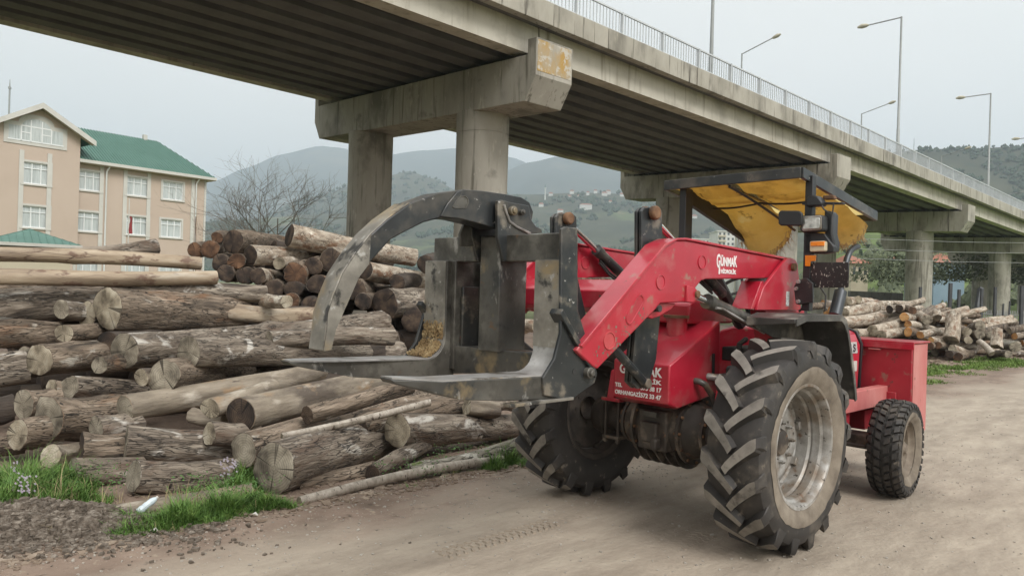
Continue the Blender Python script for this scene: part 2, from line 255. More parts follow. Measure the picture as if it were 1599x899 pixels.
# ------------------------------------------------------------------ mesh helper
class MB:
    def __init__(s): s.v = []; s.f = []; s.m = []
    def add(s, vs, fs, mi=0):
        k = len(s.v); s.v += [tuple(v) for v in vs]; s.f += [tuple(i+k for i in f) for f in fs]; s.m += [mi]*len(fs); return s
    def box(s, x0, x1, y0, y1, z0, z1, mi=0, M=None):
        vs = [Vector((x, y, z)) for z in (z0, z1) for y in (y0, y1) for x in (x0, x1)]
        if M: vs = [M @ v for v in vs]
        return s.add(vs, [(0, 2, 3, 1), (4, 5, 7, 6), (0, 1, 5, 4), (2, 6, 7, 3), (0, 4, 6, 2), (1, 3, 7, 5)], mi)
    def prism(s, A, B, mi=0):          # two matching outlines of 3-D points
        n = len(A); return s.add(list(A)+list(B), [tuple(range(n))[::-1], tuple(range(n, 2*n))]+[(i, (i+1) % n, n+(i+1) % n, n+i) for i in range(n)], mi)
    def pq(s, poly, q0, q1, mi=0):     # outline (p,z) extruded across the tractor
        return s.prism([(p, -q0, z) for p, z in poly], [(p, -q1, z) for p, z in poly], mi)
    def pp(s, poly, p0, p1, mi=0):     # outline (q,z) extruded along the tractor
        return s.prism([(p0, -q, z) for q, z in poly], [(p1, -q, z) for q, z in poly], mi)
    def tube(s, pts, rad, n=10, mi=0, caps=True):
        pts = [Vector(p) for p in pts]; rad = rad if isinstance(rad, (list, tuple)) else [rad]*len(pts)
        k = len(s.v); up = None
        for i, p in enumerate(pts):
            d = (pts[min(i+1, len(pts)-1)]-pts[max(i-1, 0)]).normalized()
            if up is None: up = d.orthogonal().normalized()
            up = (up-d*up.dot(d)).normalized(); sd = d.cross(up)
            for j in range(n):
                a = 2*math.pi*j/n; s.v.append(tuple(p+(up*math.cos(a)+sd*math.sin(a))*rad[i]))
        fs = []
        for i in range(len(pts)-1):
            for j in range(n): fs.append((k+i*n+j, k+i*n+(j+1) % n, k+(i+1)*n+(j+1) % n, k+(i+1)*n+j))
        if caps: fs.append(tuple(k+j for j in range(n))[::-1]); fs.append(tuple(k+(len(pts)-1)*n+j for j in range(n)))
        s.f += fs; s.m += [mi]*len(fs); return s
    def lathe(s, prof, C=(0, 0, 0), n=48, mi=0, closed=False):   # prof (r, y) about an axis parallel to local y through C
        k = len(s.v)
        for (r, y) in prof:
            for j in range(n):
                a = 2*math.pi*j/n; s.v.append((C[0]+r*math.cos(a), C[1]+y, C[2]+r*math.sin(a)))
        fs = []; L = len(prof)
        for i in range(L if closed else L-1):
            i2 = (i+1) % L
            for j in range(n): fs.append((k+i*n+j, k+i*n+(j+1) % n, k+i2*n+(j+1) % n, k+i2*n+j))
        s.f += fs; s.m += [mi]*len(fs); return s
    def build(s, name, mats, parent=None, loc=None, bevel=0, smooth=35, seg=2, normals=True):
        me = bpy.data.meshes.new(name); me.from_pydata(s.v, [], s.f)
        for mm in (mats if isinstance(mats, (list, tuple)) else [mats]): me.materials.append(MATS[mm])
        for p, mi in zip(me.polygons, s.m): p.material_index = mi
        if normals:
            bm = bmesh.new(); bm.from_mesh(me); bmesh.ops.recalc_face_normals(bm, faces=bm.faces); bm.to_mesh(me); bm.free()
        if smooth:
            me.polygons.foreach_set('use_smooth', [True]*len(me.polygons)); me.set_sharp_from_angle(angle=R_(smooth))
        o = bpy.data.objects.new(name, me); COL.objects.link(o)
        if parent: o.parent = parent
        if loc is not None: o.location = loc
        if bevel:
            b = o.modifiers.new('bevel', 'BEVEL'); b.width = bevel; b.segments = seg; b.limit_method = 'ANGLE'; b.angle_limit = R_(35)
        return o
def tag(o, label=None, cat=None, group=None, kind=None):
    if label: o['label'] = label
    if cat: o['category'] = cat
    if group: o['group'] = group
    if kind: o['kind'] = kind
    return o
def empty(name, loc=(0, 0, 0), rz=0, parent=None):
    o = bpy.data.objects.new(name, None); COL.objects.link(o); o.location = loc; o.rotation_euler = (0, 0, rz); o.empty_display_size = .2
    if parent: o.parent = parent
    return o
def copy_tree(o, parent=None):
    c = o.copy(); COL.objects.link(c)
    if parent: c.parent = parent
    for ch in list(o.children): copy_tree(ch, c)
    return c
def text(body, size, name, matn, parent, M, bold=.0, sx=1.0):
    cu = bpy.data.curves.new(name, 'FONT'); cu.body = body; cu.size = size; cu.extrude = .0015; cu.offset = bold; cu.align_x = 'LEFT'
    tmp = bpy.data.objects.new('tmp', cu); COL.objects.link(tmp)
    dg = bpy.context.evaluated_depsgraph_get(); me = bpy.data.meshes.new_from_object(tmp.evaluated_get(dg))
    bpy.data.objects.remove(tmp); me.materials.clear(); me.materials.append(MATS[matn]); me.name = name
    o = bpy.data.objects.new(name, me); COL.objects.link(o); o.parent = parent; o.matrix_local = M @ Matrix.Diagonal((sx, 1, 1, 1)); return o

# ------------------------------------------------------------------ ground and track
def ground_mat(name, brown, dust, lo, hi):
    m = mat(name, brown, 2.2, V1, .95, bump=.55, bs=26, bd=.02, rand=False,
            layers=[((.30, .24, .18), 14, .60, .68, V1), ((.085, .062, .045), 9, .60, .70, V1)])
    if dust is None: return m
    t = m.node_tree; N = t.nodes; Lk = t.links; b = N['Principled BSDF']
    src = b.inputs['Base Color'].links[0].from_socket
    tc = N.new('ShaderNodeTexCoord'); sp = N.new('ShaderNodeSeparateXYZ'); Lk.new(tc.outputs['Object'], sp.inputs[0])
    mp = N.new('ShaderNodeMapping'); mp.inputs['Scale'].default_value = (.4, 1.1, 1); Lk.new(tc.outputs['Object'], mp.inputs['Vector'])
    n = N.new('ShaderNodeTexNoise'); n.inputs['Scale'].default_value = 1.6; n.inputs['Detail'].default_value = 9; n.inputs['Roughness'].default_value = .65; Lk.new(mp.outputs[0], n.inputs['Vector'])
    ma = N.new('ShaderNodeMath'); ma.operation = 'MULTIPLY_ADD'; ma.inputs[1].default_value = -3.0; Lk.new(n.outputs[0], ma.inputs[0]); Lk.new(sp.outputs['Y'], ma.inputs[2])
    # object y runs away from the near side: t = -y
    mm = N.new('ShaderNodeMath'); mm.operation = 'MULTIPLY'; mm.inputs[1].default_value = -1; Lk.new(sp.outputs['Y'], mm.inputs[0]); Lk.new(mm.outputs[0], ma.inputs[2])
    f = N.new('ShaderNodeMapRange'); f.interpolation_type = 'SMOOTHSTEP'; f.inputs[1].default_value = lo; f.inputs[2].default_value = hi; Lk.new(ma.outputs[0], f.inputs[0])
    n3 = N.new('ShaderNodeTexNoise'); n3.inputs['Scale'].default_value = 3.2; n3.inputs['Detail'].default_value = 10; n3.inputs['Roughness'].default_value = .7; Lk.new(mp.outputs[0], n3.inputs['Vector'])
    rp = N.new('ShaderNodeValToRGB'); rp.color_ramp.elements[0].position = .3; rp.color_ramp.elements[1].position = .7
    rp.color_ramp.elements[0].color = (*dust[0], 1); rp.color_ramp.elements[1].color = (*dust[2], 1); rp.color_ramp.elements.new(.5).color = (*dust[1], 1)
    Lk.new(n3.outputs[0], rp.inputs[0])
    # small pebbles pressed into the surface
    vo = N.new('ShaderNodeTexVoronoi'); vo.inputs['Scale'].default_value = 42; Lk.new(tc.outputs['Object'], vo.inputs['Vector'])
    pb = N.new('ShaderNodeMapRange'); pb.inputs[1].default_value = .16; pb.inputs[2].default_value = .10; Lk.new(vo.outputs['Distance'], pb.inputs[0])
    ns = N.new('ShaderNodeTexNoise'); ns.inputs['Scale'].default_value = 9; Lk.new(tc.outputs['Object'], ns.inputs['Vector'])
    g = N.new('ShaderNodeMapRange'); g.inputs[1].default_value = .5; g.inputs[2].default_value = .7; g.inputs[4].default_value = .45; Lk.new(ns.outputs[0], g.inputs[0])
    pm = N.new('ShaderNodeMath'); pm.operation = 'MULTIPLY'; Lk.new(pb.outputs[0], pm.inputs[0]); Lk.new(g.outputs[0], pm.inputs[1])
    mx = N.new('ShaderNodeMix'); mx.data_type = 'RGBA'; Lk.new(f.outputs[0], mx.inputs[0]); Lk.new(src, mx.inputs[6]); Lk.new(rp.outputs[0], mx.inputs[7])
    m2 = N.new('ShaderNodeMix'); m2.data_type = 'RGBA'; Lk.new(pm.outputs[0], m2.inputs[0]); Lk.new(mx.outputs[2], m2.inputs[6]); m2.inputs[7].default_value = (.45, .42, .37, 1)
    Lk.new(m2.outputs[2], b.inputs['Base Color'])
    return m
BROWN = [(.12, .085, .062), (.20, .145, .11), (.27, .20, .155)]
ground_mat('yard_soil', BROWN, None, 0, 1)
ground_mat('track_dust', BROWN, [(.24, .198, .155), (.335, .283, .225), (.44, .38, .305)], -1.55, -.55)
mat('meadow', [(.055, .085, .02), (.10, .13, .035), (.17, .17, .07)], .35, V1, .95, bump=.4, bs=12, bd=.05, rand=False,
    layers=[((.20, .15, .11), .8, .55, .7, V1)])
RD = Frame(-2.72, 4.0, R_(42.3))                     # the left edge of the dirt track
# one far sheet and the finer sheets lying on it
g = MB(); NS = [-9000, -3000, -900, -300, -100, -40, 0, 40, 100, 300, 900, 3000, 9000]
for y in NS:
    for x in NS: g.v.append((x, y, -.03))
n_ = len(NS)
for j in range(n_-1):
    for i in range(n_-1): g.f.append((j*n_+i, j*n_+i+1, (j+1)*n_+i+1, (j+1)*n_+i)); g.m.append(0)
tag(g.build('ground', 'meadow', smooth=0), kind='structure')
def fbm(x, y, z=0, o=4):
    return noise.fractal(Vector((x, y, z)), 1.0, 2.0, o)
def sheet(name, matn, fr, s0, s1, t0, t1, ds, dt, hf, wob=None):
    m = MB(); ns = int((s1-s0)/ds)+1; ntt = int((t1-t0)/dt)+1
    for i in range(ns):
        s = s0+i*ds
        for j in range(ntt):
            t = t0+j*dt; tt = t+(wob(s) if wob and j == 0 else 0)
            m.v.append((s, -tt, hf(s, tt)))
    for i in range(ns-1):
        for j in range(ntt-1):
            m.f.append((i*ntt+j, i*ntt+j+1, (i+1)*ntt+j+1, (i+1)*ntt+j)); m.m.append(0)
    o = m.build(name, matn, smooth=180); o.location = (fr.o[0], fr.o[1], 0); o.rotation_euler = (0, 0, fr.a)
    return tag(o, kind='structure')
def road_h(s, t):
    h = .010+.006*fbm(s*.6, t*1.4, 3)+.004*fbm(s*3, t*3, 9)
    for c in (2.3, 3.9, 1.55, 5.2):
        h -= .013*math.exp(-((t-c-.12*math.sin(s*.35))/.15)**2)
    h += .02*math.exp(-((t-.1)/.25)**2)
    return max(-.026, h) if t > -.9 else -.02
sheet('dirt_track', 'track_dust', RD, -7, 41, -1.0, 9, .12, .10, road_h)
def yard_h(s, t):
    return -.012+.022*fbm(s*.9, t*.9, 5)+.012*fbm(s*4, t*4, 1)-(.03 if t > -1.0 else 0)
sheet('yard_ground', 'yard_soil', RD, -8, 34, -22, -.7, .3, .3, yard_h)

# ------------------------------------------------------------------ logs
def melt(objs, name, label, cat):
    vs, fs, ms, mats_ = [], [], [], []
    for o in objs:
        M0 = Matrix.Translation(o.location) @ o.rotation_quaternion.to_matrix().to_4x4()
        for q_, M in [(o, M0)]+[(c, M0 @ c.matrix_local) for c in o.children]:
            k = len(vs); vs += [tuple(M @ v.co) for v in q_.data.vertices]
            idx = []
            for m_ in q_.data.materials:
                if m_ not in mats_: mats_.append(m_)
                idx.append(mats_.index(m_))
            for p in q_.data.polygons: fs.append(tuple(i+k for i in p.vertices)); ms.append(idx[p.material_index])
    for o in objs:
        for c in list(o.children): bpy.data.objects.remove(c)
        bpy.data.objects.remove(o)
    me = bpy.data.meshes.new(name); me.from_pydata(vs, [], fs)
    for m_ in mats_: me.materials.append(m_)
    for p, mi in zip(me.polygons, ms): p.material_index = mi
    me.polygons.foreach_set('use_smooth', [True]*len(me.polygons)); me.set_sharp_from_angle(angle=R_(50))
    o = bpy.data.objects.new(name, me); COL.objects.link(o); return tag(o, label, cat, kind='stuff')
def log_obj(A, B, r0, r1, bark, end, label, group=None, seg=26, seed=0, bend=.035, lump=.14, knots=3, cap=True, stick=False):
    A = Vector(A); B = Vector(B); d = B-A; L = d.length; zq = d.normalized()
    rr = random.Random(seed*13+5); rings = max(5, min(24, int(L/.16)))
    kn = [(rr.random()*L*.8+.1*L, rr.random()*6.28, rr.uniform(.10, .24)) for _ in range(knots)]
    m = MB(); bx, by = rr.uniform(-1, 1)*bend, rr.uniform(-1, 1)*bend
    el = rr.uniform(.0, .10); ea = rr.random()*3.14
    def ring(z, k=1.0):
        f = z/L; r = r0+(r1-r0)*f; o = []
        cx_ = bx*math.sin(math.pi*f); cy_ = by*math.sin(math.pi*f)
        for j in range(seg):
            a = 2*math.pi*j/seg; c, s_ = math.cos(a), math.sin(a)
            q = 1+lump*noise.noise(Vector((c*1.3, s_*1.3, z*.9+seed*3.1)))+lump*.40*noise.noise(Vector((c*4.5, s_*4.5, z*1.6+seed)))+lump*.22*noise.noise(Vector((c*9, s_*9, z*4+seed)))
            q += el*math.cos(2*(a-ea))
            for kz, ka, kr in kn:
                da = (a-ka+math.pi) % (2*math.pi)-math.pi
                q += kr*math.exp(-((z-kz)/(r*.5))**2-(da/.4)**2)
            o.append((cx_+r*q*c*k, cy_+r*q*s_*k, z))
        return o
    slope = rr.uniform(-.06, .06)*r0, rr.uniform(-.06, .06)*r0
    for i in range(rings+1): m.v += ring(L*i/rings)
    for j in range(seg):                      # saw cuts are never quite square
        for base, sg in ((0, 1), (rings*seg, -1)):
            v = m.v[base+j]; m.v[base+j] = (v[0], v[1], v[2]+(v[0]*slope[0]+v[1]*slope[1])/r0*sg+sg*.012*noise.noise(Vector((j*.9, seed, 0))))
    for i in range(rings):
        for j in range(seg): m.f.append((i*seg+j, i*seg+(j+1) % seg, (i+1)*seg+(j+1) % seg, (i+1)*seg+j)); m.m.append(0)
    bz = rings*seg
    if cap:
        k = len(m.v); m.v.append((0, 0, L-.002))
        for j in range(seg): m.f.append((bz+j, bz+(j+1) % seg, k)); m.m.append(1)
    q = zq.to_track_quat('Z', 'Y')
    me = bpy.data.meshes.new('log'); me.from_pydata(m.v, [], m.f); me.materials.append(MATS[bark]); me.materials.append(MATS[end])
    for p, mi in zip(me.polygons, m.m): p.material_index = mi
    me.polygons.foreach_set('use_smooth', [True]*len(me.polygons)); me.set_sharp_from_angle(angle=R_(50))
    o = bpy.data.objects.new('stick' if stick else 'log', me); COL.objects.link(o)
    o.location = A; o.rotation_mode = 'QUATERNION'; o.rotation_quaternion = q
    tag(o, label, 'stick' if stick else 'log', group)
    # the sawn face: slightly inside a rim of bark
    e = MB(); e.v.append((0, 0, -.002))
    o0 = m.v[:seg]
    for kk in (.55, .965):
        for v in o0: e.v.append((v[0]*kk, v[1]*kk, v[2]*kk-.003+.004*noise.noise(Vector((v[0]*30*kk, v[1]*30*kk, seed)))))
    for v in o0: e.v.append((v[0], v[1], v[2]+.006))
    for j in range(seg):
        j2 = (j+1) % seg; e.f.append((0, 1+j2, 1+j)); e.m.append(0)
        for b_ in (0, 1): e.f.append((1+b_*seg+j, 1+b_*seg+j2, 1+(b_+1)*seg+j2, 1+(b_+1)*seg+j)); e.m.append(0 if b_ == 0 else 1)
    ce = e.build('cut_end', [end, bark], o, smooth=60)
    return o
def pile_Y(sx, sy, yb=None, k=1.7):
    dx, dz = un(sx, sy)
    yb = yb if yb is not None else 5.6+max(0, sx-450)*.0025
    return (yb+CAMH*k)/(1+k*dz)
seed_ = [0]
def plog(c, rp, e, r2p, bark, end, label, Y=None, dY=None, asp=None, group=None, yb=None, **kw):
    """a log surveyed from its near end (centre, radius) and its far end"""
    seed_[0] += 1
    Y1 = Y or pile_Y(*c, yb=yb); r = rp*Y1/FPX
    A = atY(*c, Y1); vd = (A-Vector((0, 0, CAMH))).normalized()
    if asp is not None:
        lo, hi = Y1-.6, Y1+4.5
        for _ in range(30):
            Y2 = (lo+hi)/2
            if (atY(*e, Y2)-A).normalized().dot(vd) < asp: lo = Y2
            else: hi = Y2
        r2p = min(r2p, rp*1.0*Y1/Y2*1.02)
    else: Y2 = Y1+dY
    B = atY(*e, Y2); r2 = r2p*Y2/FPX
    return log_obj(A, B, r, r2, bark, end, label, group, seed=seed_[0], **kw)
G, BR, SM, PE, PA, BI, MO, SH = 'bark_grey', 'bark_brown', 'bark_smooth', 'wood_peeled', 'bark_pale', 'bark_birch', 'bark_mossy', 'bark_shade'
cg, ct, cd, cr2, co = 'cut_grey', 'cut_tan', 'cut_dark', 'cut_rust', 'cut_orange'
front = [
 ((428, 731), 41, (715, 655), 25, G, cg, 'thick grey log whose cracked round end hangs over the grass, lowest of the pile', dict(bend=.03, asp=.78, Y=5.55)),
 ((620, 671), 27, (820, 663), 19, G, ct, 'knotty grey log lying across the others with its cut end beside the loader tyre', dict(asp=0.72, knots=4)),
 ((381, 702), 26, (735, 612), 19, BR, cg, 'cracked brown log running up from beside the biggest front log to under the fork', dict(asp=0.72)),
 ((376, 648), 28, (640, 583), 21, SM, cd, 'smooth beige log with a dark wedge cut end below the long fork tine', dict(asp=0.78, lump=.05, knots=0)),
 ((328, 637), 17, (425, 604), 14, SM, ct, 'small pale log tucked between the wedge cut log and the long beige one', dict(asp=0.76)),
 ((327, 677), 18, (400, 672), 16, G, ct, 'short grey log under the wedge cut log with a narrow pale end', dict(asp=0.5)),
 ((195, 637), 20, (500, 580), 15, SM, cg, 'long beige knotty log reaching from left to right through the middle of the pile', dict(asp=0.58, knots=3)),
 ((150, 669), 20, (215, 660), 19, G, cg, 'round ended grey log resting on the reddish log left of the barkless edge', dict(asp=0.5)),
 ((197, 690), 28, (372, 693), 26, G, cg, 'thick short log seen side on, its flat end showing as a straight edge', dict(asp=0.08, lump=.05)),
 ((113, 736), 21, (222, 733), 20, G, cg, 'bottom log with grey streaked bark standing in the tall grass', dict(asp=0.4, Y=5.55)),
 ((209, 743), 25, (368, 737), 23, G, cg, 'bottom log with an orange stain by its tilted grey end', dict(asp=0.45, Y=5.42)),
 ((128, 696), 21, (205, 694), 20, BR, cd, 'reddish brown log behind the two bottom logs', dict(asp=0.2)),
 ((582, 740), 14, (665, 692), 15, G, cd, 'short stub propped under the knotty grey log near the track', dict(asp=0.8)),
 ((462, 755), 14, (585, 733), 13, BR, cd, 'brown log lying flat behind the birch pole at the track edge', dict(asp=0.5)),
 ((640, 742), 17, (822, 694), 17, MO, cg, 'mossy log half sunk in weeds beside the loader tyre', dict(asp=0.5)),
 ((480, 648), 15, (640, 602), 14, BR, cd, 'dark brown log in the gap between the wedge cut log and the cracked brown one', dict(asp=0.6)),
 ((168, 480), 33, (375, 487), 25, BR, ct, 'big torn log with a large tan end near the top of the pile', dict(asp=0.6, knots=5, lump=.16)),
 ((335, 484), 16, (492, 493), 13, PE, ct, 'splintered light wood tail carrying on from the big torn log', dict(asp=.35, knots=3, Y=9.0, lump=.25)),
 ((137, 491), 21, (230, 492), 20, G, ct, 'tan ended log pressed against the left of the big torn one', dict(asp=0.6, Y=7.95)),
 ((96, 483), 15, (175, 483), 14, G, cg, 'small log end poking out just under the long grey top log', dict(asp=0.75)),
 ((100, 520), 15, (165, 515), 15, BR, ct, 'tan stained log end below the small end of the upper row', dict(asp=0.85)),
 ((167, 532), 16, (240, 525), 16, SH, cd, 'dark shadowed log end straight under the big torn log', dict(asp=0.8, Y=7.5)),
 ((195, 548), 29, (597, 503), 18, G, cg, 'longest silver grey log whose right end passes behind the claw tip', dict(asp=0.6)),
 ((62, 563), 27, (170, 552), 25, BR, ct, 'pale yellow ended log with a star crack at the heart', dict(asp=0.65)),
 ((38, 565), 24, (70, 560), 22, G, cg, 'grey log end half hidden behind the star cracked one', dict(asp=0.6, Y=7.35)),
 ((155, 570), 14, (215, 567), 14, BR, cg, 'small round log end alone in the dark gap under the pale chip', dict(asp=0.75)),
 ((295, 549), 24, (622, 549), 17, G, cg, 'flaking grey log with a dark round end, directly under the claw tip', dict(asp=0.68)),
 ((420, 532), 14, (612, 526), 15, G, cg, 'flaking log behind the one directly under the claw tip', dict(asp=0.5, Y=8.1)),
 ((256, 587), 26, (420, 578), 22, BR, cg, 'weathered log with a pitted grey end facing forward in the middle of the pile', dict(asp=0.9)),
 ((221, 589), 13, (270, 585), 12, SM, ct, 'small tan log end left of the pitted grey one', dict(asp=0.8)),
 ((107, 605), 19, (242, 613), 17, G, cg, 'grey log with an oval end and peeling white bark, angled toward the grass', dict(asp=0.68)),
 ((81, 603), 12, (120, 600), 12, BR, ct, 'thin tan end showing left of the oval ended grey log', dict(asp=0.6)),
 ((37, 631), 24, (88, 625), 22, BR, cg, 'jagged ended brown log near the left edge above the grass', dict(asp=0.5)),
 ((75, 653), 37, (190, 642), 30, BR, cg, 'very rough rotten log with an orange lower rim', dict(asp=0.55, lump=.2)),
 ((27, 678), 25, (90, 676), 23, BR, ct, 'tan ended log right above the tall grass at the left', dict(asp=0.5)),
 ((79, 711), 17, (118, 706), 15, SM, ct, 'broken orange stub sticking down into the tall grass', dict(dY=.4, lump=.2)),
 ((-60, 487), 33, (205, 470), 27, G, cg, 'big long grey log at the left under the peeled ones', dict(asp=0.12, Y=7.7)),
 ((-70, 530), 22, (90, 523), 20, BR, cd, 'dark brown log coming in from the left edge, third row down', dict(asp=0.12, Y=7.4)),
 ((-60, 585), 30, (40, 572), 26, G, cg, 'thick grey log from the left edge ending behind the star cracked end', dict(asp=0.15, Y=7.0)),
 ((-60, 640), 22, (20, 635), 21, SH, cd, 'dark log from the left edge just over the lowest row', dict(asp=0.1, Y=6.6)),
 ((-50, 700), 17, (38, 692), 15, BR, cr2, 'reddish log low at the left edge behind the grass', dict(asp=0.12, Y=6.2)),
 ((-60, 396), 12, (312, 411), 11, PE, ct, 'upper peeled cream log lying along the top of the pile', dict(asp=.08, Y=7.6)),
 ((-60, 431), 13, (337, 433), 12, PE, ct, 'lower peeled cream log lying along the top of the pile', dict(asp=.08, Y=7.4)),
 ((112, 394), 7, (243, 387), 15, G, ct, 'topmost log with a dark rounded end, in front of the building', dict(dY=.8, Y=9.2)),
 ((165, 452), 16, (413, 459), 15, G, cg, 'grey log with curling bark just above the big torn one', dict(asp=.15, Y=8.4)),
 ((-60, 452), 10, (180, 450), 10, BR, cd, 'thin reddish log squeezed under the lower peeled cream log', dict(asp=0.08, Y=8.6)),
 ((448, 471), 10, (412, 468), 10, PA, ct, 'short white barked stub beyond the grey log with curling bark', dict(dY=.6, Y=8.9)),
 ((352, 650), 12, (300, 648), 12, SM, ct, 'broken tan stub wedged below the small pale log', dict(asp=0.6, Y=6.7)),
 ((729, 634), 14, (776, 640), 12, SM, ct, 'pale splintered stump behind the knotty grey log', dict(asp=0.5, Y=7.3, lump=.25)),
 ((768, 636), 10, (800, 634), 9, G, cg, 'small grey round end to the right of the pale splintered stump', dict(asp=0.8, Y=7.5)),
 ((560, 668), 20, (720, 630), 18, BR, cd, 'brown log under the thin birch pole in the middle', dict(asp=0.6, Y=6.6)),
]
for c, rp, e, r2p, bark, end, lab, kw in front:
    if 'asp' not in kw and 'dY' not in kw: kw['asp'] = .7
    plog(c, rp, e, r2p, bark, end, lab, **kw)
tag(plog((441, 681), 6, (671, 628), 6, BI, ct, 'thin white birch pole lying on top of the logs below the fork', Y=6.0, dY=.75, seg=14, knots=0, stick=True))
plog((468, 783), 8.5, (783, 717), 8, BI, ct, 'long birch pole lying on the ground along the edge of the track', Y=5.28, dY=1.35, seg=14, knots=3, stick=True, bend=.06)
plog((146, 806), 12, (392, 764), 10, SM, cg, 'flattened weathered plank of log lying in the grass in front of the bottom row', Y=4.78, dY=.72, seg=18, knots=1)
plog((-40, 745), 14, (30, 738), 10, SM, ct, 'pale split log lying in the tall grass at the left edge', Y=5.7, dY=.3)
# the inside of the pile: logs that show only through the gaps between the surveyed ones
from mathutils.bvhtree import BVHTree
rf = random.Random(5)
def log_bvh(names_from):
    vs, fs = [], []
    for o in names_from:
        M = Matrix.Translation(o.location) @ o.rotation_quaternion.to_matrix().to_4x4(); k = len(vs)
        vs += [M @ v.co for v in o.data.vertices]; fs += [tuple(i+k for i in p.vertices) for p in o.data.polygons]
    return BVHTree.FromPolygons(vs, fs)
def hides_nothing(tree, A, B, r, lim=.10):
    """true when a log from A to B would stay behind the ones already laid, save in their gaps"""
    cam_ = Vector((0, 0, CAMH)); bad = tot = 0; d = (B-A); up = Vector((0, 0, 1)); sd = Vector((d.y, -d.x, 0)).normalized()
    for i in range(9):
        for off in (up*r, Vector((0, 0, 0)), -up*r*.8, sd*r):
            p = A+d*i/8+off; v = p-cam_; L = v.length; v = v/L; tot += 1
            h1 = tree.ray_cast(cam_, v, L-.06)
            if h1[0] is not None: continue
            h2 = tree.ray_cast(cam_+v*(L+.02), v, 30)
            h3 = tree.ray_cast(cam_, (p+up*.30-cam_).normalized(), 30)
            if h2[0] is not None or h3[0] is None: bad += 1
    return bad <= lim*tot
first = [o for o in SC.objects if o.name.startswith(('log', 'stick')) and o.type == 'MESH' and o.parent is None]
tree = log_bvh(first)
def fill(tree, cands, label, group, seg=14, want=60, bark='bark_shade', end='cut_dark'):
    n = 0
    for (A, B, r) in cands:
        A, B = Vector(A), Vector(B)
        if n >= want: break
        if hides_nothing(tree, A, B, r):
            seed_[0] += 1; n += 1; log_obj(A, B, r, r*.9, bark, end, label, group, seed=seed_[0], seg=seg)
cands = []
for i in range(700):
    px, py = rf.uniform(-60, 800), rf.uniform(455, 745); Y0 = pile_Y(px, py)+rf.uniform(1.1, 2.8); A = atY(px, py, Y0)
    if A.z < .12: continue
    t = R_(rf.uniform(25, 62)); L = rf.uniform(1.2, 2.4); cands.append((A, A+Vector((math.cos(t)*L, math.sin(t)*L, rf.uniform(-.1, .1))), rf.uniform(.11, .17)))
fill(tree, cands, 'dark log inside the front pile, glimpsed through its gaps', 'logs hidden inside the front pile', want=40)
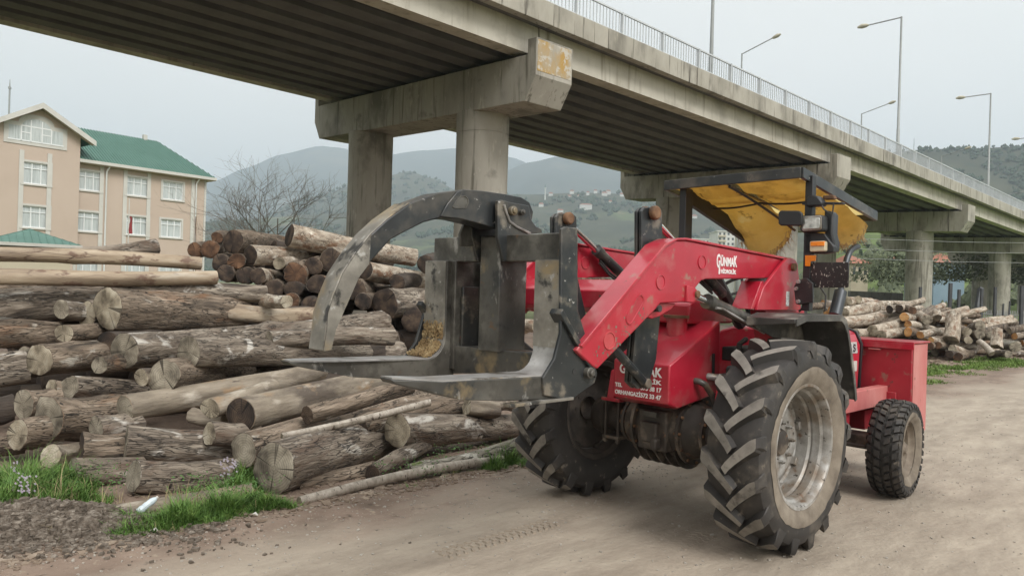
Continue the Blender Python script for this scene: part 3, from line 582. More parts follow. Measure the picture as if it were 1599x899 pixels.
back = [
 ((339, 371), 9, (352, 368), 8, BR, cr2, 'small rusty log end at the top left of the dark ended stack', {}),
 ((364, 377), 18, (440, 383), 14, BR, cd, 'big black hearted log end at the top of the dark ended stack', {}),
 ((305, 391), 12, (318, 388), 11, BR, cr2, 'leftmost log end of the dark ended stack beside the building corner', {}),
 ((328, 389), 14, (345, 386), 12, BR, cr2, 'reddish log end second from the left in the dark ended stack', {}),
 ((452, 368), 18, (645, 402), 14, PA, cd, 'long pale barked log crowning the dark ended stack below the bare tree', dict(dY=1.8)),
 ((391, 399), 16, (535, 397), 13, PA, cd, 'log with a yellow bark patch in the upper row of the dark ended stack', dict(dY=2)),
 ((344, 411), 14, (360, 408), 13, BR, cd, 'dark log end two below the black hearted one', {}),
 ((369, 408), 13, (390, 405), 12, BR, cr2, 'orange brown log end in the upper middle of the dark ended stack', {}),
 ((353, 427), 13, (370, 424), 12, BR, cd, 'dark log end at the bottom left of the stack beside the peeled log tips', {}),
 ((436, 411), 10, (490, 409), 9, PA, ct, 'small ringed log end with pale bark left of centre', {}),
 ((489, 415), 14, (510, 412), 13, BR, cd, 'dark log end right of the reddish brown lump', {}),
 ((518, 406), 19, (545, 403), 16, SM, cd, 'large hollow black log end just left of the claw arm', {}),
 ((383, 430), 14, (402, 428), 13, BR, cd, 'lower dark end, left one of a touching pair', {}),
 ((403, 431), 13, (455, 437), 12, PA, cd, 'lower dark end, right one of a touching pair, with white bark behind', {}),
 ((462, 428), 19, (486, 422), 17, BR, cr2, 'fat reddish brown lump of a log in the middle of the dark ended stack', dict(lump=.25)),
 ((496, 444), 16, (520, 441), 14, BR, cd, 'log end with a dark ring low beside the claw arm', {}),
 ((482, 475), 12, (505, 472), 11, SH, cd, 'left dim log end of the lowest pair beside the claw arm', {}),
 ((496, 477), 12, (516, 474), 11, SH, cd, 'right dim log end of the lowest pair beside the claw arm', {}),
 ((570, 421), 16, (670, 440), 14, PA, cd, 'white barked log sloping down to the right behind the claw', dict(dY=1.8)),
 ((554, 452), 17, (590, 446), 15, BR, cd, 'orange barked log end framed by the claw arm', {}),
 ((567, 471), 13, (590, 468), 12, BR, cd, 'small dark log end below the orange barked one', {}),
 ((601, 473), 25, (668, 467), 20, G, cd, 'biggest hollow dark log end, seen between claw and frame', dict(dY=1.2)),
 ((645, 499), 19, (690, 496), 17, SH, cd, 'dark round log end low beside the left upright of the fork frame', {}),
 ((665, 413), 14, (695, 410), 13, SH, cd, 'black log end just left of the top of the fork frame', {}),
 ((617, 525), 20, (560, 545), 16, BR, cr2, 'red brown log end behind the silver grey log tip', dict(dY=-.2, Y=11.2)),
 ((455, 470), 13, (475, 466), 12, BR, cr2, 'brown split log low in the stack behind the splintered tail', {}),
 ((735, 500), 12, (700, 503), 12, PA, co, 'light orange log glimpsed through the fork frame', dict(dY=.3)),
 ((748, 472), 14, (712, 478), 13, PA, ct, 'white barked log seen through the fork frame beside the central bar', dict(dY=.3)),
 ((838, 510), 10, (815, 512), 10, PA, ct, 'pale log glimpsed at the right side opening of the fork frame', dict(dY=.3)),
 ((428, 452), 15, (450, 448), 13, BR, cd, 'dark log end low in the stack, just over the splintered light tail', {}),
 ((458, 452), 14, (480, 449), 13, SH, cd, 'black shaded log end directly below the fat reddish lump', {}),
 ((524, 440), 15, (548, 436), 14, BR, cd, 'dark brown log end half covered by the middle of the claw arm', {}),
 ((528, 470), 14, (550, 467), 13, SH, cd, 'dim log end right beside the inner edge of the claw arm', {}),
 ((512, 500), 14, (540, 497), 13, SH, cd, 'lowest dim log end behind the claw tip', {}),
 ((585, 505), 16, (610, 502), 15, BR, cd, 'brown log end below the biggest hollow dark one', {}),
 ((620, 440), 12, (655, 438), 12, SH, cd, 'shaded log under the white barked sloping one', {}),
]
for c, rp, e, r2p, bark, end, lab, kw in back:
    kw = dict(kw); Yb = kw.pop('Y', 12.3+(505-c[1])*.012); kw.setdefault('dY', 2.2)
    plog(c, rp, e, r2p, bark, end, lab, Y=Yb, group=None, seg=20, **kw)
bk_ = [o for o in SC.objects if o.name.startswith(('log', 'stick')) and o.type == 'MESH' and o.parent is None]
tree2 = log_bvh(bk_); cands = []
for i in range(600):
    px, py = rf.uniform(295, 850), rf.uniform(360, 560); Y0 = 12.3+(505-py)*.012+rf.uniform(.3, 1.4); A = atY(px, py, Y0)
    if A.z < .12: continue
    t = R_(rf.uniform(40, 75)); L = rf.uniform(1.2, 2.2); cands.append((A, A+Vector((math.cos(t)*L, math.sin(t)*L, rf.uniform(-.1, .1))), rf.uniform(.13, .2)))
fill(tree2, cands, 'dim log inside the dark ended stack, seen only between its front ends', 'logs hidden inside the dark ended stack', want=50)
# the stack goes on to the right behind the grapple, down to the ground
cands = []
for i in range(60): x = rf.uniform(-1.8, 1.6); z = rf.uniform(.15, 1.1); A = Vector((x, 12.0+z*.6+rf.uniform(0, .8), z)); cands.append((A, A+Vector((1.2, 1.9, rf.uniform(-.1, .1))), rf.uniform(.13, .2)))
fill(tree2, cands, 'brown log of the dark ended stack, mostly hidden behind the grapple', 'logs behind the grapple', want=20, bark='bark_brown')
right = [
 ((1322, 470), 8, (1360, 472), 7, PA, ct, 'log with a flat tan end right beside the exhaust pipe', {}),
 ((1318, 489), 9, (1367, 477), 10, PA, ct, 'crooked thick pale log at the top left of the right heap', {}),
 ((1312, 505), 10, (1379, 494), 9, PA, ct, 'thick mottled log just above the red engine cover', {}),
 ((1363, 516), 9, (1405, 504), 8, PA, ct, 'mottled log over the left half of the red box', {}),
 ((1376, 523), 8, (1413, 517), 7, PA, ct, 'mottled log lying closest above the red box lid', {}),
 ((1335, 521), 8, (1378, 521), 7, PA, ct, 'pale log directly above the left corner of the red box', {}),
 ((1412, 495), 7, (1432, 501), 6, PA, co, 'brightest orange round log end at the top of the right heap', {}),
 ((1418, 506), 6, (1459, 515), 5, PA, co, 'upper slanting log with an orange end in the right heap', {}),
 ((1418, 518), 7, (1440, 520), 6, BR, co, 'orange log end straight below the upper slanting log', {}),
 ((1437, 523), 6, (1479, 517), 6, PA, co, 'log with a brown orange end pointing at the chunky upright stump', {}),
 ((1454, 531), 5, (1520, 542), 5, PA, co, 'long thin log with a small orange end low in the right heap', {}),
 ((1452, 540), 6, (1470, 543), 5, BR, cr2, 'small brown log end just right of the red box corner', {}),
 ((1465, 539), 6, (1490, 540), 5, BR, cr2, 'dull brown end under the long thin log', {}),
 ((1487, 544), 6, (1516, 556), 6, PA, ct, 'pale log with a buff end sloping down right of the red box', {}),
 ((1496, 557), 7, (1517, 552), 6, BR, cr2, 'lowest brown log end of the right heap above the bark litter', {}),
 ((1482, 553), 6, (1500, 550), 5, SH, cd, 'dark lowest end left of the brown one', {}),
 ((1448, 499), 8, (1436, 492), 7, PA, cg, 'short stump with a grey cut facing up left of the chunky upright one', {}),
 ((1463, 496), 7, (1462, 486), 6, PA, cg, 'small upright stump with a pale rim at the centre of the right heap', dict(dY=.2)),
 ((1484, 531), 12, (1491, 489), 10, PA, cg, 'chunky white crooked trunk standing upright in the right heap', dict(dY=.4, lump=.3)),
 ((1555, 541), 8, (1558, 514), 6, PA, cg, 'pale forked stump standing upright near the far right', dict(dY=.2, lump=.3)),
 ((1548, 523), 7, (1530, 527), 6, G, cg, 'grey log end right of the middle of the far cluster', {}),
 ((1510, 518), 7, (1495, 512), 6, BR, ct, 'tan ended log just right of the chunky upright trunk', {}),
 ((1512, 531), 6, (1502, 528), 6, BR, ct, 'brown end below the tan ended log', {}),
 ((1549, 552), 5, (1528, 532), 4, BI, ct, 'thin silvery log leaning on the grass', dict(dY=.4)),
 ((1586, 541), 9, (1560, 535), 8, MO, cg, 'wide rotten log at the far right end of the heap', {}),
 ((1575, 553), 6, (1545, 554), 5, G, cg, 'flat grey log on the grass in front of the rotten one', {}),
 ((1531, 508), 8, (1515, 513), 7, G, cg, 'grey log on top of the far cluster under the trailer', {}),
 ((1530, 521), 8, (1512, 524), 7, SM, cg, 'smooth grey log in the middle of the far cluster', {}),
 ((1404, 481), 6, (1420, 477), 5, PA, cd, 'pale log with a dark end along the top edge of the right heap', {}),
 ((1389, 483), 6, (1410, 480), 5, G, cd, 'grey topped log left along the top edge of the right heap', {}),
 ((1425, 485), 6, (1405, 479), 6, BR, cr2, 'rusty log end on the top edge above the bright orange one', {}),
 ((1340, 468), 6, (1328, 469), 6, PA, ct, 'stubby pale log on the top left corner of the right heap', {}),
]
for c, rp, e, r2p, bark, end, lab, kw in right:
    kw = dict(kw); dx, dz = un(*c)
    Yr = kw.pop('Y', (19.2+CAMH*1.5)/(1+1.5*dz)); kw.setdefault('dY', 1.0)
    plog(c, rp, e, r2p, bark, end, lab, Y=Yr, seg=16, **kw)
small = []
for k in range(190):
    seed_[0] += 1; fx = k/190; x = rf.uniform(9.0, 15.5) if k < 150 else rf.uniform(14, 18.5); hh = 1.45 if x < 12.6 else max(.45, 1.45-(x-12.6)*.28)
    z = rf.uniform(.1, hh); y = (20.2 if x < 13 else 21.2)+z*1.1+rf.uniform(.1, 1.4)
    a = rf.uniform(-.9, .9); L = rf.uniform(.9, 1.5); r = rf.uniform(.085, .13)
    small.append(log_obj((x, y, z), (x+math.cos(a)*L, y+abs(math.sin(a))*L, z+rf.uniform(-.1, .25)*L), r, r*.85, rf.choice([PA, PA, BR, G]), rf.choice([co, ct, cr2, cd]),
            'short firewood log deep in the right heap among its neighbours', 'short logs filling the right heap', seed=seed_[0], seg=10))
small.sort(key=lambda o: o.location.y)
melt(small[70:], 'heap_of_small_logs', 'mass of short firewood logs filling the back of the right heap', 'logs')
small = []
for k in range(26):
    seed_[0] += 1; x = rf.uniform(12.6, 20.5); z = rf.uniform(.15, 1.0) if x < 17 else rf.uniform(.1, .5); y = 27+rf.uniform(0, 1.5)
    small.append(log_obj((x, y, z), (x+1.1, y+.7, z+rf.uniform(-.1, .1)), .11, .1, rf.choice([BR, G]), rf.choice([cd, cg]), 'dull log', seed=seed_[0], seg=9))
melt(small, 'row_of_dull_logs', 'low row of dull logs behind the trailer', 'logs')

# ------------------------------------------------------------------ tractor with log grapple
TF = Frame(1.185, 5.33, R_(43.5))
T = tag(empty('tractor', (TF.o[0], TF.o[1], 0), TF.a), 'red tractor with a raised black log grapple and yellow lined canopy on the track', 'tractor')
def Q(pts, q): return [TF.onq(x, y, q) for x, y in pts]
def PP(pts, p): return [TF.onp(x, y, p) for x, y in pts]
def z2(*pts): return [(860+x/2.2467, 240+y/2.2467) for x, y in pts]
def disc(mb, p, z, q0, q1, r, n=24, mi=0):
    return mb.pq([(p+r*math.cos(2*math.pi*i/n), z+r*math.sin(2*math.pi*i/n)) for i in range(n)], q0, q1, mi)

def wheel(name, R, Wd, parent, p, q, side, big=True, steer=0.):
    """side=+1: outer face towards +q"""
    wroot = empty(name, (p, -q, R), steer, parent)
    m = MB()
    if big:
        rb = .385; prof = [(rb, .15), (rb+.02, .168), (.45, .188), (.52, .195), (.57, .188), (.60, .172), (.615, .13), (.622, .06), (.625, 0)]
    else:
        rb = .225; prof = [(rb, .07), (rb+.012, .082), (.27, .097), (.31, .10), (.345, .095), (.362, .08), (.368, .04), (.37, 0)]
    s = Wd/2/(.195 if big else .10)
    prof = [(r*R/(.665 if big else .39), y*s) for r, y in prof]
    full = prof+[(r, -y) for r, y in prof[-2::-1]]
    m.lathe(full, n=72)
    inner = [(r-.02, y) for r, y in full][::-1]
    if big:
        N_ = 17; k_ = R/.665
        for i in range(N_):
            for sd in (1, -1):
                th0 = 2*math.pi*(i+(.5 if sd > 0 else 0))/N_+.05
                samp = []
                for t in [0, .12, .3, .5, .7, .85, .96, 1.06, 1.14]:
                    y = (-.022+t*.208)*s
                    th = th0+.30*min(1, t)**.85
                    if t <= .96: rt = .668-.010*t; rbm = .60
                    elif t < 1.1: rt = .640; rbm = .575; y = .189*s
                    else: rt = .600; rbm = .555; y = .194*s
                    hw = .023+.012*t
                    samp.append((y, th, rt*k_, rbm*k_, hw, t))
                b0 = len(m.v)
                for (y, th, rt, rbm, hw, t) in samp:
                    # bar direction on the tread, to offset its edges at right angles
                    for (off, r_) in ((-hw-.020, rbm), (-hw, rt), (hw, rt), (hw+.020, rbm)):
                        a = th+off*.8/rt; yy = y-off*.55*(1 if t < .96 else .15)
                        m.v.append((-r_*math.cos(a), -sd*yy, r_*math.sin(a)))
                for j in range(len(samp)-1):
                    for c in range(3):
                        m.f.append((b0+j*4+c, b0+j*4+c+1, b0+(j+1)*4+c+1, b0+(j+1)*4+c)); m.m.append(1 if c == 1 and j < 6 else 0)
                m.f.append((b0, b0+1, b0+2, b0+3)); m.m.append(0)
                e = b0+(len(samp)-1)*4; m.f.append((e, e+1, e+2, e+3)); m.m.append(0)
    else:
        N_ = 34
        for i in range(N_):
            for (yc, ph, hwy) in ((-.078, 0, .022), (-.027, .5, .023), (.027, 0, .023), (.078, .5, .022)):
                a0 = 2*math.pi*(i+ph)/N_; da = math.pi/N_*.74; r1 = .392 if abs(yc) < .05 else .388; r0 = .355; sk = .35*da*(1 if yc > 0 else -1)
                if abs(yc) > .05: r1b = .374
                else: r1b = r1
                b0 = len(m.v)
                for r_, kk in ((r0, 1.0), (r1, .86)):
                    for sa, sy in ((-1, -1), (1, -1), (1, 1), (-1, 1)):
                        a = a0+sa*da*kk+sy*sk; y = yc*s*1.0+sy*hwy*kk
                        rr_ = r_ if (r_ == r0 or (sy*yc) < 0 or abs(yc) < .05) else r1b
                        m.v.append((-rr_*math.cos(a), y, rr_*math.sin(a)))
                m.f += [tuple(b0+x for x in q_) for q_ in ((4, 5, 6, 7), (0, 1, 5, 4), (1, 2, 6, 5), (2, 3, 7, 6), (3, 0, 4, 7))]
                m.m += [1, 0, 0, 0, 0]
                if abs(yc) > .05:            # shoulder lug down the sidewall
                    sg = 1 if yc > 0 else -1; b0 = len(m.v)
                    for yy, r_ in ((.098*s, .372), (.106*s, .345), (.101*s, .325), (.09*s, .33)):
                        for sa in (-1, 1): a = a0+sa*da*.8+sg*sk*1.5; m.v.append((-r_*math.cos(a), sg*yy, r_*math.sin(a)))
                    m.f += [tuple(b0+x for x in q_) for q_ in ((0, 1, 3, 2), (2, 3, 5, 4), (4, 5, 7, 6), (0, 2, 4, 6), (1, 3, 5, 7))]; m.m += [0]*5
    m.build('tyre', ['rubber', 'rubber_worn' if big else 'rubber'], wroot, smooth=28)
    # mud caked on the outer sidewall, next to the rim
    k_ = R/(.665 if big else .39)
    mr_ = MB(); n = 72; rad0 = (rb-.004)*k_; ww = Wd/2
    for (rr2, yy) in ((rad0, .155*s if big else .073*s), ((rb+.022)*k_, .172*s if big else .0865*s), ((.47 if big else .275)*k_, .1945*s if big else .1005*s), ((.50 if big else .30)*k_, .192*s if big else .0985*s)):
        for j in range(n):
            a = 2*math.pi*j/n; q_ = rr2+((.028*noise.noise(Vector((math.cos(a)*2.4, math.sin(a)*2.4, R*7+side)))+.012*noise.noise(Vector((math.cos(a)*9, math.sin(a)*9, 3)))) if rr2 > (.49 if big else .29)*k_ else 0)
            mr_.v.append((q_*math.cos(a), -side*(yy+.004), q_*math.sin(a)))
    for i in range(3):
        for j in range(n): mr_.f.append((i*n+j, i*n+(j+1) % n, (i+1)*n+(j+1) % n, (i+1)*n+j)); mr_.m.append(0)
    mr_.build('sidewall_mud', 'mud', wroot, smooth=60)
    rm = MB()
    if big:
        pr = [(.392, .152), (.398, .160), (.392, .170), (.376, .168), (.362, .150), (.356, .118), (.338, .105), (.332, .06), (.338, .045), (.326, .03), (.322, -.08), (.338, -.10), (.350, -.14), (.384, -.158), (.392, -.152)]
        rm.lathe([(r*k_, -side*y*s) for r, y in pr], n=64)
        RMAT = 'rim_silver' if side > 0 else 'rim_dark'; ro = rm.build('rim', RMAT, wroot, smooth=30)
        # rim clamps
        for i in range(8):
            a = 2*math.pi*(i+.3)/8; c = MB(); M = Matrix.Rotation(-a, 4, 'Y') @ Matrix.Translation((.312*k_, side*.045, 0))
            c.box(-.018, .018, -.03, .03, -.028, .028, M=M); c.build('rim_clamp', RMAT, ro, bevel=.004)
        d = MB(); dp = [(.318, -.045), (.300, -.055), (.262, -.040), (.235, -.015), (.205, -.005), (.13, -.004), (.105, -.010), (.088, -.012)]
        d.lathe([(r*k_, -side*y*s) for r, y in dp], n=48)
        do = d.build('wheel_disc', RMAT, wroot, smooth=40)
        h = MB(); h.lathe([(.0, -side*.022), (.06, -side*.022), (.078, -side*.012), (.09, side*.014), (.09, side*.03)], n=24); h.build('hub_cap', 'axle_grease', do, smooth=30)
        for i in range(8):
            a = 2*math.pi*i/8; b = MB(); x, z = .125*math.cos(a), .125*math.sin(a)
            b.tube([(x, side*.01, z), (x, -side*.022, z)], .014, 6); b.tube([(x, -side*.022, z), (x, -side*.036, z)], .008, 6); b.build('wheel_nut', RMAT, do, smooth=30)
    else:
        pr = [(.228, .072), (.236, .082), (.228, .09), (.214, .084), (.205, .06), (.188, .045), (.182, .0), (.15, -.005), (.12, .012), (.085, .02), (.075, .03)]
        rm.lathe([(r, -side*y) for r, y in pr], n=48); ro = rm.build('rim', 'rim_mud', wroot, smooth=35)
        h = MB(); h.lathe([(0, -side*.085), (.035, -side*.085), (.045, -side*.07), (.06, -side*.06), (.075, -side*.03), (.08, 0)], n=20); h.build('hub_cap', 'rim_mud', wroot, smooth=35)
        for i in range(6):
            a = 2*math.pi*i/6; b = MB(); x, z = .11*math.cos(a), .11*math.sin(a); b.tube([(x, 0, z), (x, -side*.03, z)], .011, 6); b.build('wheel_nut', 'rim_mud', wroot)
    return wroot
wheel('drive_wheel', .665, .38, T, 0, .82, 1)
wheel('drive_wheel', .665, .38, T, 0, -.82, -1)
wheel('small_wheel', .39, .245, T, 1.945, .845, 1, False, R_(4))
wheel('small_wheel', .39, .245, T, 1.945, -.845, -1, False, R_(4))

# axle between the big wheels
ax = MB()
ax.lathe([(.0, -.66), (.13, -.66), (.15, -.60), (.15, -.55), (.105, -.53), (.10, -.38), (.125, -.34), (.17, -.30), (.205, -.20), (.222, -.08), (.222, .08), (.205, .20), (.17, .30), (.125, .34), (.10, .38), (.105, .53), (.15, .55), (.15, .60), (.13, .66), (0, .66)], C=(0, 0, .64), n=28)
axo = ax.build('rear_axle', 'axle_grease', T, smooth=40)
for q_, r_ in ((-.33, .165), (.33, .165), (-.19, .238), (.19, .238)):
    c = MB(); c.lathe([(r_-.05, q_-.014), (r_, q_-.012), (r_, q_+.012), (r_-.05, q_+.014)], C=(0, 0, .64), n=28); fo_ = c.build('flange', 'axle_grease', axo, smooth=30)
    for i in range(12):
        a_ = 6.283*i/12; x_, z_ = (r_-.016)*math.cos(a_), .64+(r_-.016)*math.sin(a_); c = MB(); c.tube([(x_, q_-.026, z_), (x_, q_+.026, z_)], .011, 6); c.build('bolt', 'rust', fo_, smooth=0)
c = MB(); c.box(-.25, -.10, -.12, .12, .50, .78); c.box(-.30, -.22, -.07, .07, .56, .70); c.box(-.34, -.28, -.10, -.05, .52, .60); c.build('coupling_block', 'axle_grease', axo, bevel=.012)
c = MB(); c.box(-.285, -.24, -.06, .06, .735, .775); c.build('casting_plate', 'steel_worn', axo, bevel=.004)
fn = MB()
for y in [-.16+.08*i for i in range(5)]:
    A1 = [(-.24*math.cos(a_), .62-.255*math.sin(a_)) for a_ in [R_(v) for v in range(25, 156, 13)]]; A2 = [(p*.8, .62+(z-.62)*.8) for p, z in A1]; fn.pq(A1+A2[::-1], y-.007, y+.007)
fn.build('cooling_fins', 'axle_grease', axo, smooth=30)
for q in (-.45, .45):
    c = MB(); c.box(-.16, .16, -q-.085, -q+.085, .775, .80); c.build('clamp_plate', 'red_worn', axo, bevel=.004)
    c = MB(); c.box(-.15, .15, -q-.075, -q+.075, .49, .515); c.build('clamp_plate', 'axle_grease', axo, bevel=.004)
    for p in (-.13, .13):
        for dq in (-.06, .06):
            c = MB(); c.tube([(p, -q+dq, .46), (p, -q+dq, .84)], .011, 8); c.tube([(p, -q+dq, .80), (p, -q+dq, .825)], .02, 6); c.tube([(p, -q+dq, .47), (p, -q+dq, .49)], .02, 6); c.build('bolt', 'axle_grease', axo)
    # loader subframe legs standing on the axle
    c = MB(); c.pq([(-.16, .80), (.14, .80), (.20, 1.02), (.45, 1.2), (.40, 1.3), (.05, 1.05), (-.12, 1.0)], q-.03, q+.03); c.build('subframe_leg', 'red_worn', T, bevel=.004)
# transmission and engine block
c = MB(); c.box(.05, 1.15, -.19, .19, .42, .95); c.box(.9, 1.6, -.22, .22, .45, .85); c.box(1.1, 1.9, -.24, .24, .50, 1.0)
c.build('gearbox', 'engine_dark', T, bevel=.03)
c = MB()
for i in range(16):
    a = rf.uniform(.2, 1.3); b = rf.uniform(.75, 1.3); qq = rf.uniform(.2, .36)
    c.tube([(a, -qq, b), (a+rf.uniform(-.2, .3), -qq-.03, b+rf.uniform(-.15, .1)), (a+rf.uniform(-.3, .4), -qq+.02, b-.25)], rf.uniform(.012, .028), 8)
c.build('hydraulic_hoses', 'engine_dark', T, smooth=60)
c = MB(); c.box(.42, .95, -.45, -.25, .85, 1.12); c.box(.3, .7, -.42, -.2, 1.12, 1.22); c.build('valve_block', 'engine_dark', T, bevel=.01)
c = MB(); c.box(1.80, 2.02, -.80, .80, .36, .47); c.box(1.75, 2.1, -.18, .18, .30, .62); c.tube([(1.70, -.75, .40), (1.70, .75, .40)], .018, 8); c.build('front_axle', 'axle_grease', T, bevel=.01)

# oil tank with lettering
tk = MB()
F = [(-.40, -.235, .86), (-.40, .235, .86), (-.40, .235, 1.12), (-.40, -.235, 1.12)]
top = [(.24, .245, 1.41), (.24, -.245, 1.41)]
vs = [(-.40, .235, .86), (-.40, -.235, .86), (-.40, -.235, 1.12), (-.40, .235, 1.12), (-.30, .235, .82), (-.30, -.235, .82),
      (.22, .245, .90), (.22, -.245, .90), (.20, -.245, 1.41), (.20, .245, 1.41), (-.02, -.245, .86), (-.02, .245, .86)]
tk.add(vs, [(0, 1, 2, 3), (3, 2, 8, 9), (1, 5, 10, 7, 8, 2), (0, 3, 9, 6, 11, 4), (6, 9, 8, 7), (0, 4, 5, 1), (4, 11, 10, 5), (11, 6, 7, 10)])
tko = tk.build('oil_tank', 'red_paint', T, bevel=.012)
c = MB(); c.tube([(.02, .0, 1.26), (.02, .0, 1.42)], .075, 20); c.build('filler_neck', 'red_paint', tko, smooth=40)
c = MB(); c.tube([(.02, .0, 1.42), (.02, .0, 1.44)], .098, 20); c.build('filler_rim', 'rust', tko, smooth=40)
c = MB(); c.tube([(.07, -.06, 1.44), (.07, -.06, 1.47)], .018, 10); c.tube([(.07, -.06, 1.47), (.07, -.06, 1.48)], .04, 12); c.build('filler_cap', 'steel_bright', tko, smooth=40)
c = MB(); c.box(.02, .19, -.248, -.243, 1.02, 1.20); c.box(.185, .22, -.2475, -.244, 1.05, 1.2); tmpm = c
c = MB(); c.box(.10, .125, -.256, -.244, 1.02, 1.18); c.build('level_gauge', 'black_clean', tko, bevel=.003)
c = MB(); c.tube([(-.10, -.235, 1.0), (-.10, -.27, 1.0), (-.07, -.30, .98), (-.02, -.33, .90), (.05, -.34, .80)], .022, 12); c.build('hose', 'steel_worn', tko, smooth=60)
c = MB(); c.tube([(.06, -.24, 1.02), (.06, -.27, 1.02), (.30, -.33, .99)], .026, 12); c.build('hose', 'steel_bright', tko, smooth=60)
MF = lambda q, z: Matrix.Translation((-.4135, -q, z)) @ Matrix(((0, 0, -1, 0), (-1, 0, 0, 0), (0, 1, 0, 0), (0, 0, 0, 1)))
text('GÜNMAK', .088, 'lettering', 'white_letter', tko, MF(-.17, 1.035), .0022, .92)
text('HİDROLİK', .040, 'lettering', 'white_letter', tko, MF(-.125, .985), .0012, 1.55)
text('TEL', .038, 'lettering', 'white_letter', tko, MF(-.205, .935), .0012, 1.0)
text('573 38 17', .041, 'lettering', 'white_letter', tko, MF(.015, .935), .0012, 1.0)
text('ORHANGAZİ', .038, 'lettering', 'white_letter', tko, MF(-.205, .885), .0012, .95)
text('572 33 47', .041, 'lettering', 'white_letter', tko, MF(.015, .885), .0012, 1.0)

# loader arms
arm_px = z2((90, 690), (115, 655), (270, 470), (395, 325), (418, 309), (440, 303), (470, 303), (500, 308), (825, 372), (848, 395), (850, 425), (825, 436), (545, 440), (528, 446), (470, 520), (385, 525), (370, 545), (345, 570), (165, 755), (150, 748))
armq = .535
prof = Q(arm_px, armq)
def arm(sg):
    q1, q0 = (armq, armq-.12) if sg > 0 else (-armq+.12, -armq)
    a = MB(); a.pq(prof, q0, q1); ao = a.build('loader_arm', 'red_paint', T, bevel=.008)
    # mud dried on along the lower edge of the arm
    sp_ = MB(); rr9 = random.Random(40+sg)
    e9 = Q(z2((345, 575), (160, 755)), armq); a9, b9 = Vector((e9[0][0], 0, e9[0][1])), Vector((e9[1][0], 0, e9[1][1])); nn9 = Vector((-(b9-a9).z, 0, (b9-a9).x)).normalized(); nn9 = -nn9 if nn9.z < 0 else nn9
    for i in range(80):
        c9 = a9.lerp(b9, rr9.random())+nn9*abs(rr9.gauss(.0, .05))+nn9*.008; s9 = rr9.uniform(.002, .008); q9 = (q1 if sg > 0 else q1)+.0008
        k9 = [(c9.x+s9*rr9.uniform(.5, 1.4)*math.cos(j*1.05), -q9, c9.z+s9*rr9.uniform(.5, 1.4)*math.sin(j*1.05)) for j in range(6)]; sp_.add(k9, [tuple(range(6))])
    sp_.build('mud_spots', 'mud', ao, smooth=0, normals=False)['kind'] = 'stuff'
    for (x, y, r) in ((530, 380, .045), (385, 450, .045), (205, 655, .05)):
        (p, z), = Q(z2((x, y)), armq); rg = MB()
        for qa, sd in ((q1, 1), (q0, -1)):
            n = 32; A_ = []; 
            for rr_, dq in ((r, 0), (r*.97, .006), (r*.86, .006), (r*.83, .001), (0.001, .001)):
                A_.append([(p+rr_*math.cos(2*math.pi*i/n), -(qa+sd*dq), z+rr_*math.sin(2*math.pi*i/n)) for i in range(n)])
            k = len(rg.v)
            for R2 in A_: rg.v += R2
            for i in range(4):
                for j in range(n): rg.f.append((k+i*n+j, k+i*n+(j+1) % n, k+(i+1)*n+(j+1) % n, k+(i+1)*n+j)); rg.m.append(0)
        rg.build('pressed_boss', 'pock_red' if r == .05 else 'red_paint', ao, smooth=40)
    (p, z), = Q(z2((295, 545)), armq); dv = Vector((math.cos(R_(48)), 0, math.sin(R_(48)))); nv = Vector((-dv.z, 0, dv.x)); sb = MB()
    for qa, sd in ((q1, 1), (q0, -1)):
        o_ = []; 
        for hw, hl, dq in ((.036, .105, 0), (.034, .102, .006), (.028, .094, .006), (.025, .09, .001)):
            L_ = []
            for i in range(24):
                an = 2*math.pi*i/24; c_, s_ = math.cos(an), math.sin(an)
                v = Vector((p, -(qa+sd*dq), z))+dv*((hl-hw)*(1 if c_ > 0 else -1)+hw*c_)+nv*hw*s_; L_.append(v)
            o_.append(L_)
        k = len(sb.v)
        for L_ in o_: sb.v += [tuple(v) for v in L_]
        for i in range(3):
            for j in range(24): sb.f.append((k+i*24+j, k+i*24+(j+1) % 24, k+(i+1)*24+(j+1) % 24, k+(i+1)*24+j)); sb.m.append(0)
        sb.f.append(tuple(k+72+j for j in range(24))); sb.m.append(0)
    sb.build('pressed_slot', 'red_worn', ao, smooth=40)
    # flange strips that make the boxed edges
    lp = Q(z2((100, 672), (395, 318), (440, 296), (470, 295), (500, 300), (825, 364), (825, 372), (500, 308), (470, 303), (440, 303), (400, 326), (108, 680)), armq)
    fl = MB(); fl.pq(lp, q0-.012, q1+.012); fl.build('top_flange', 'red_paint', ao, bevel=.003)
    # lug with pin for the lift cylinder, and the eye under the elbow
    lg = MB(); e1 = Q(z2((470, 460), (498, 470), (512, 485), (512, 505), (490, 522), (468, 520)), armq); lg.pq(e1, q0-.02, q1+.02); lg.build('cylinder_lug', 'red_paint', ao, bevel=.006)
    (p, z), = Q(z2((502, 492)), armq); pn = MB(); disc(pn, p, z, q0-.035, q1+.035, .022, 16); pn.build('pin', 'rust', ao, bevel=.003)
    ey = MB(); e2 = Q(z2((345, 570), (385, 525), (455, 525), (440, 545), (395, 572), (370, 580)), armq); ey.pq(e2, q0+.03, q1-.03); (p, z), = Q(z2((378, 543)), armq); ey.build('elbow_eye', 'red_paint', ao, bevel=.005)
    pn = MB(); disc(pn, p, z, q0-.0, q1+.012, .02, 16); pn.build('pin', 'engine_dark', ao)
    return ao
armo = arm(1); arm(-1)
(p0, z0), = Q(z2((580, 411)), armq); (p1, z1), = Q(z2((678, 403)), armq)
Mt = lambda p, z: Matrix.Translation((p, -(armq+.0015), z)) @ Matrix.Rotation(R_(90), 4, 'X')
(pa, za), = Q([(1118.5, 414)], armq)
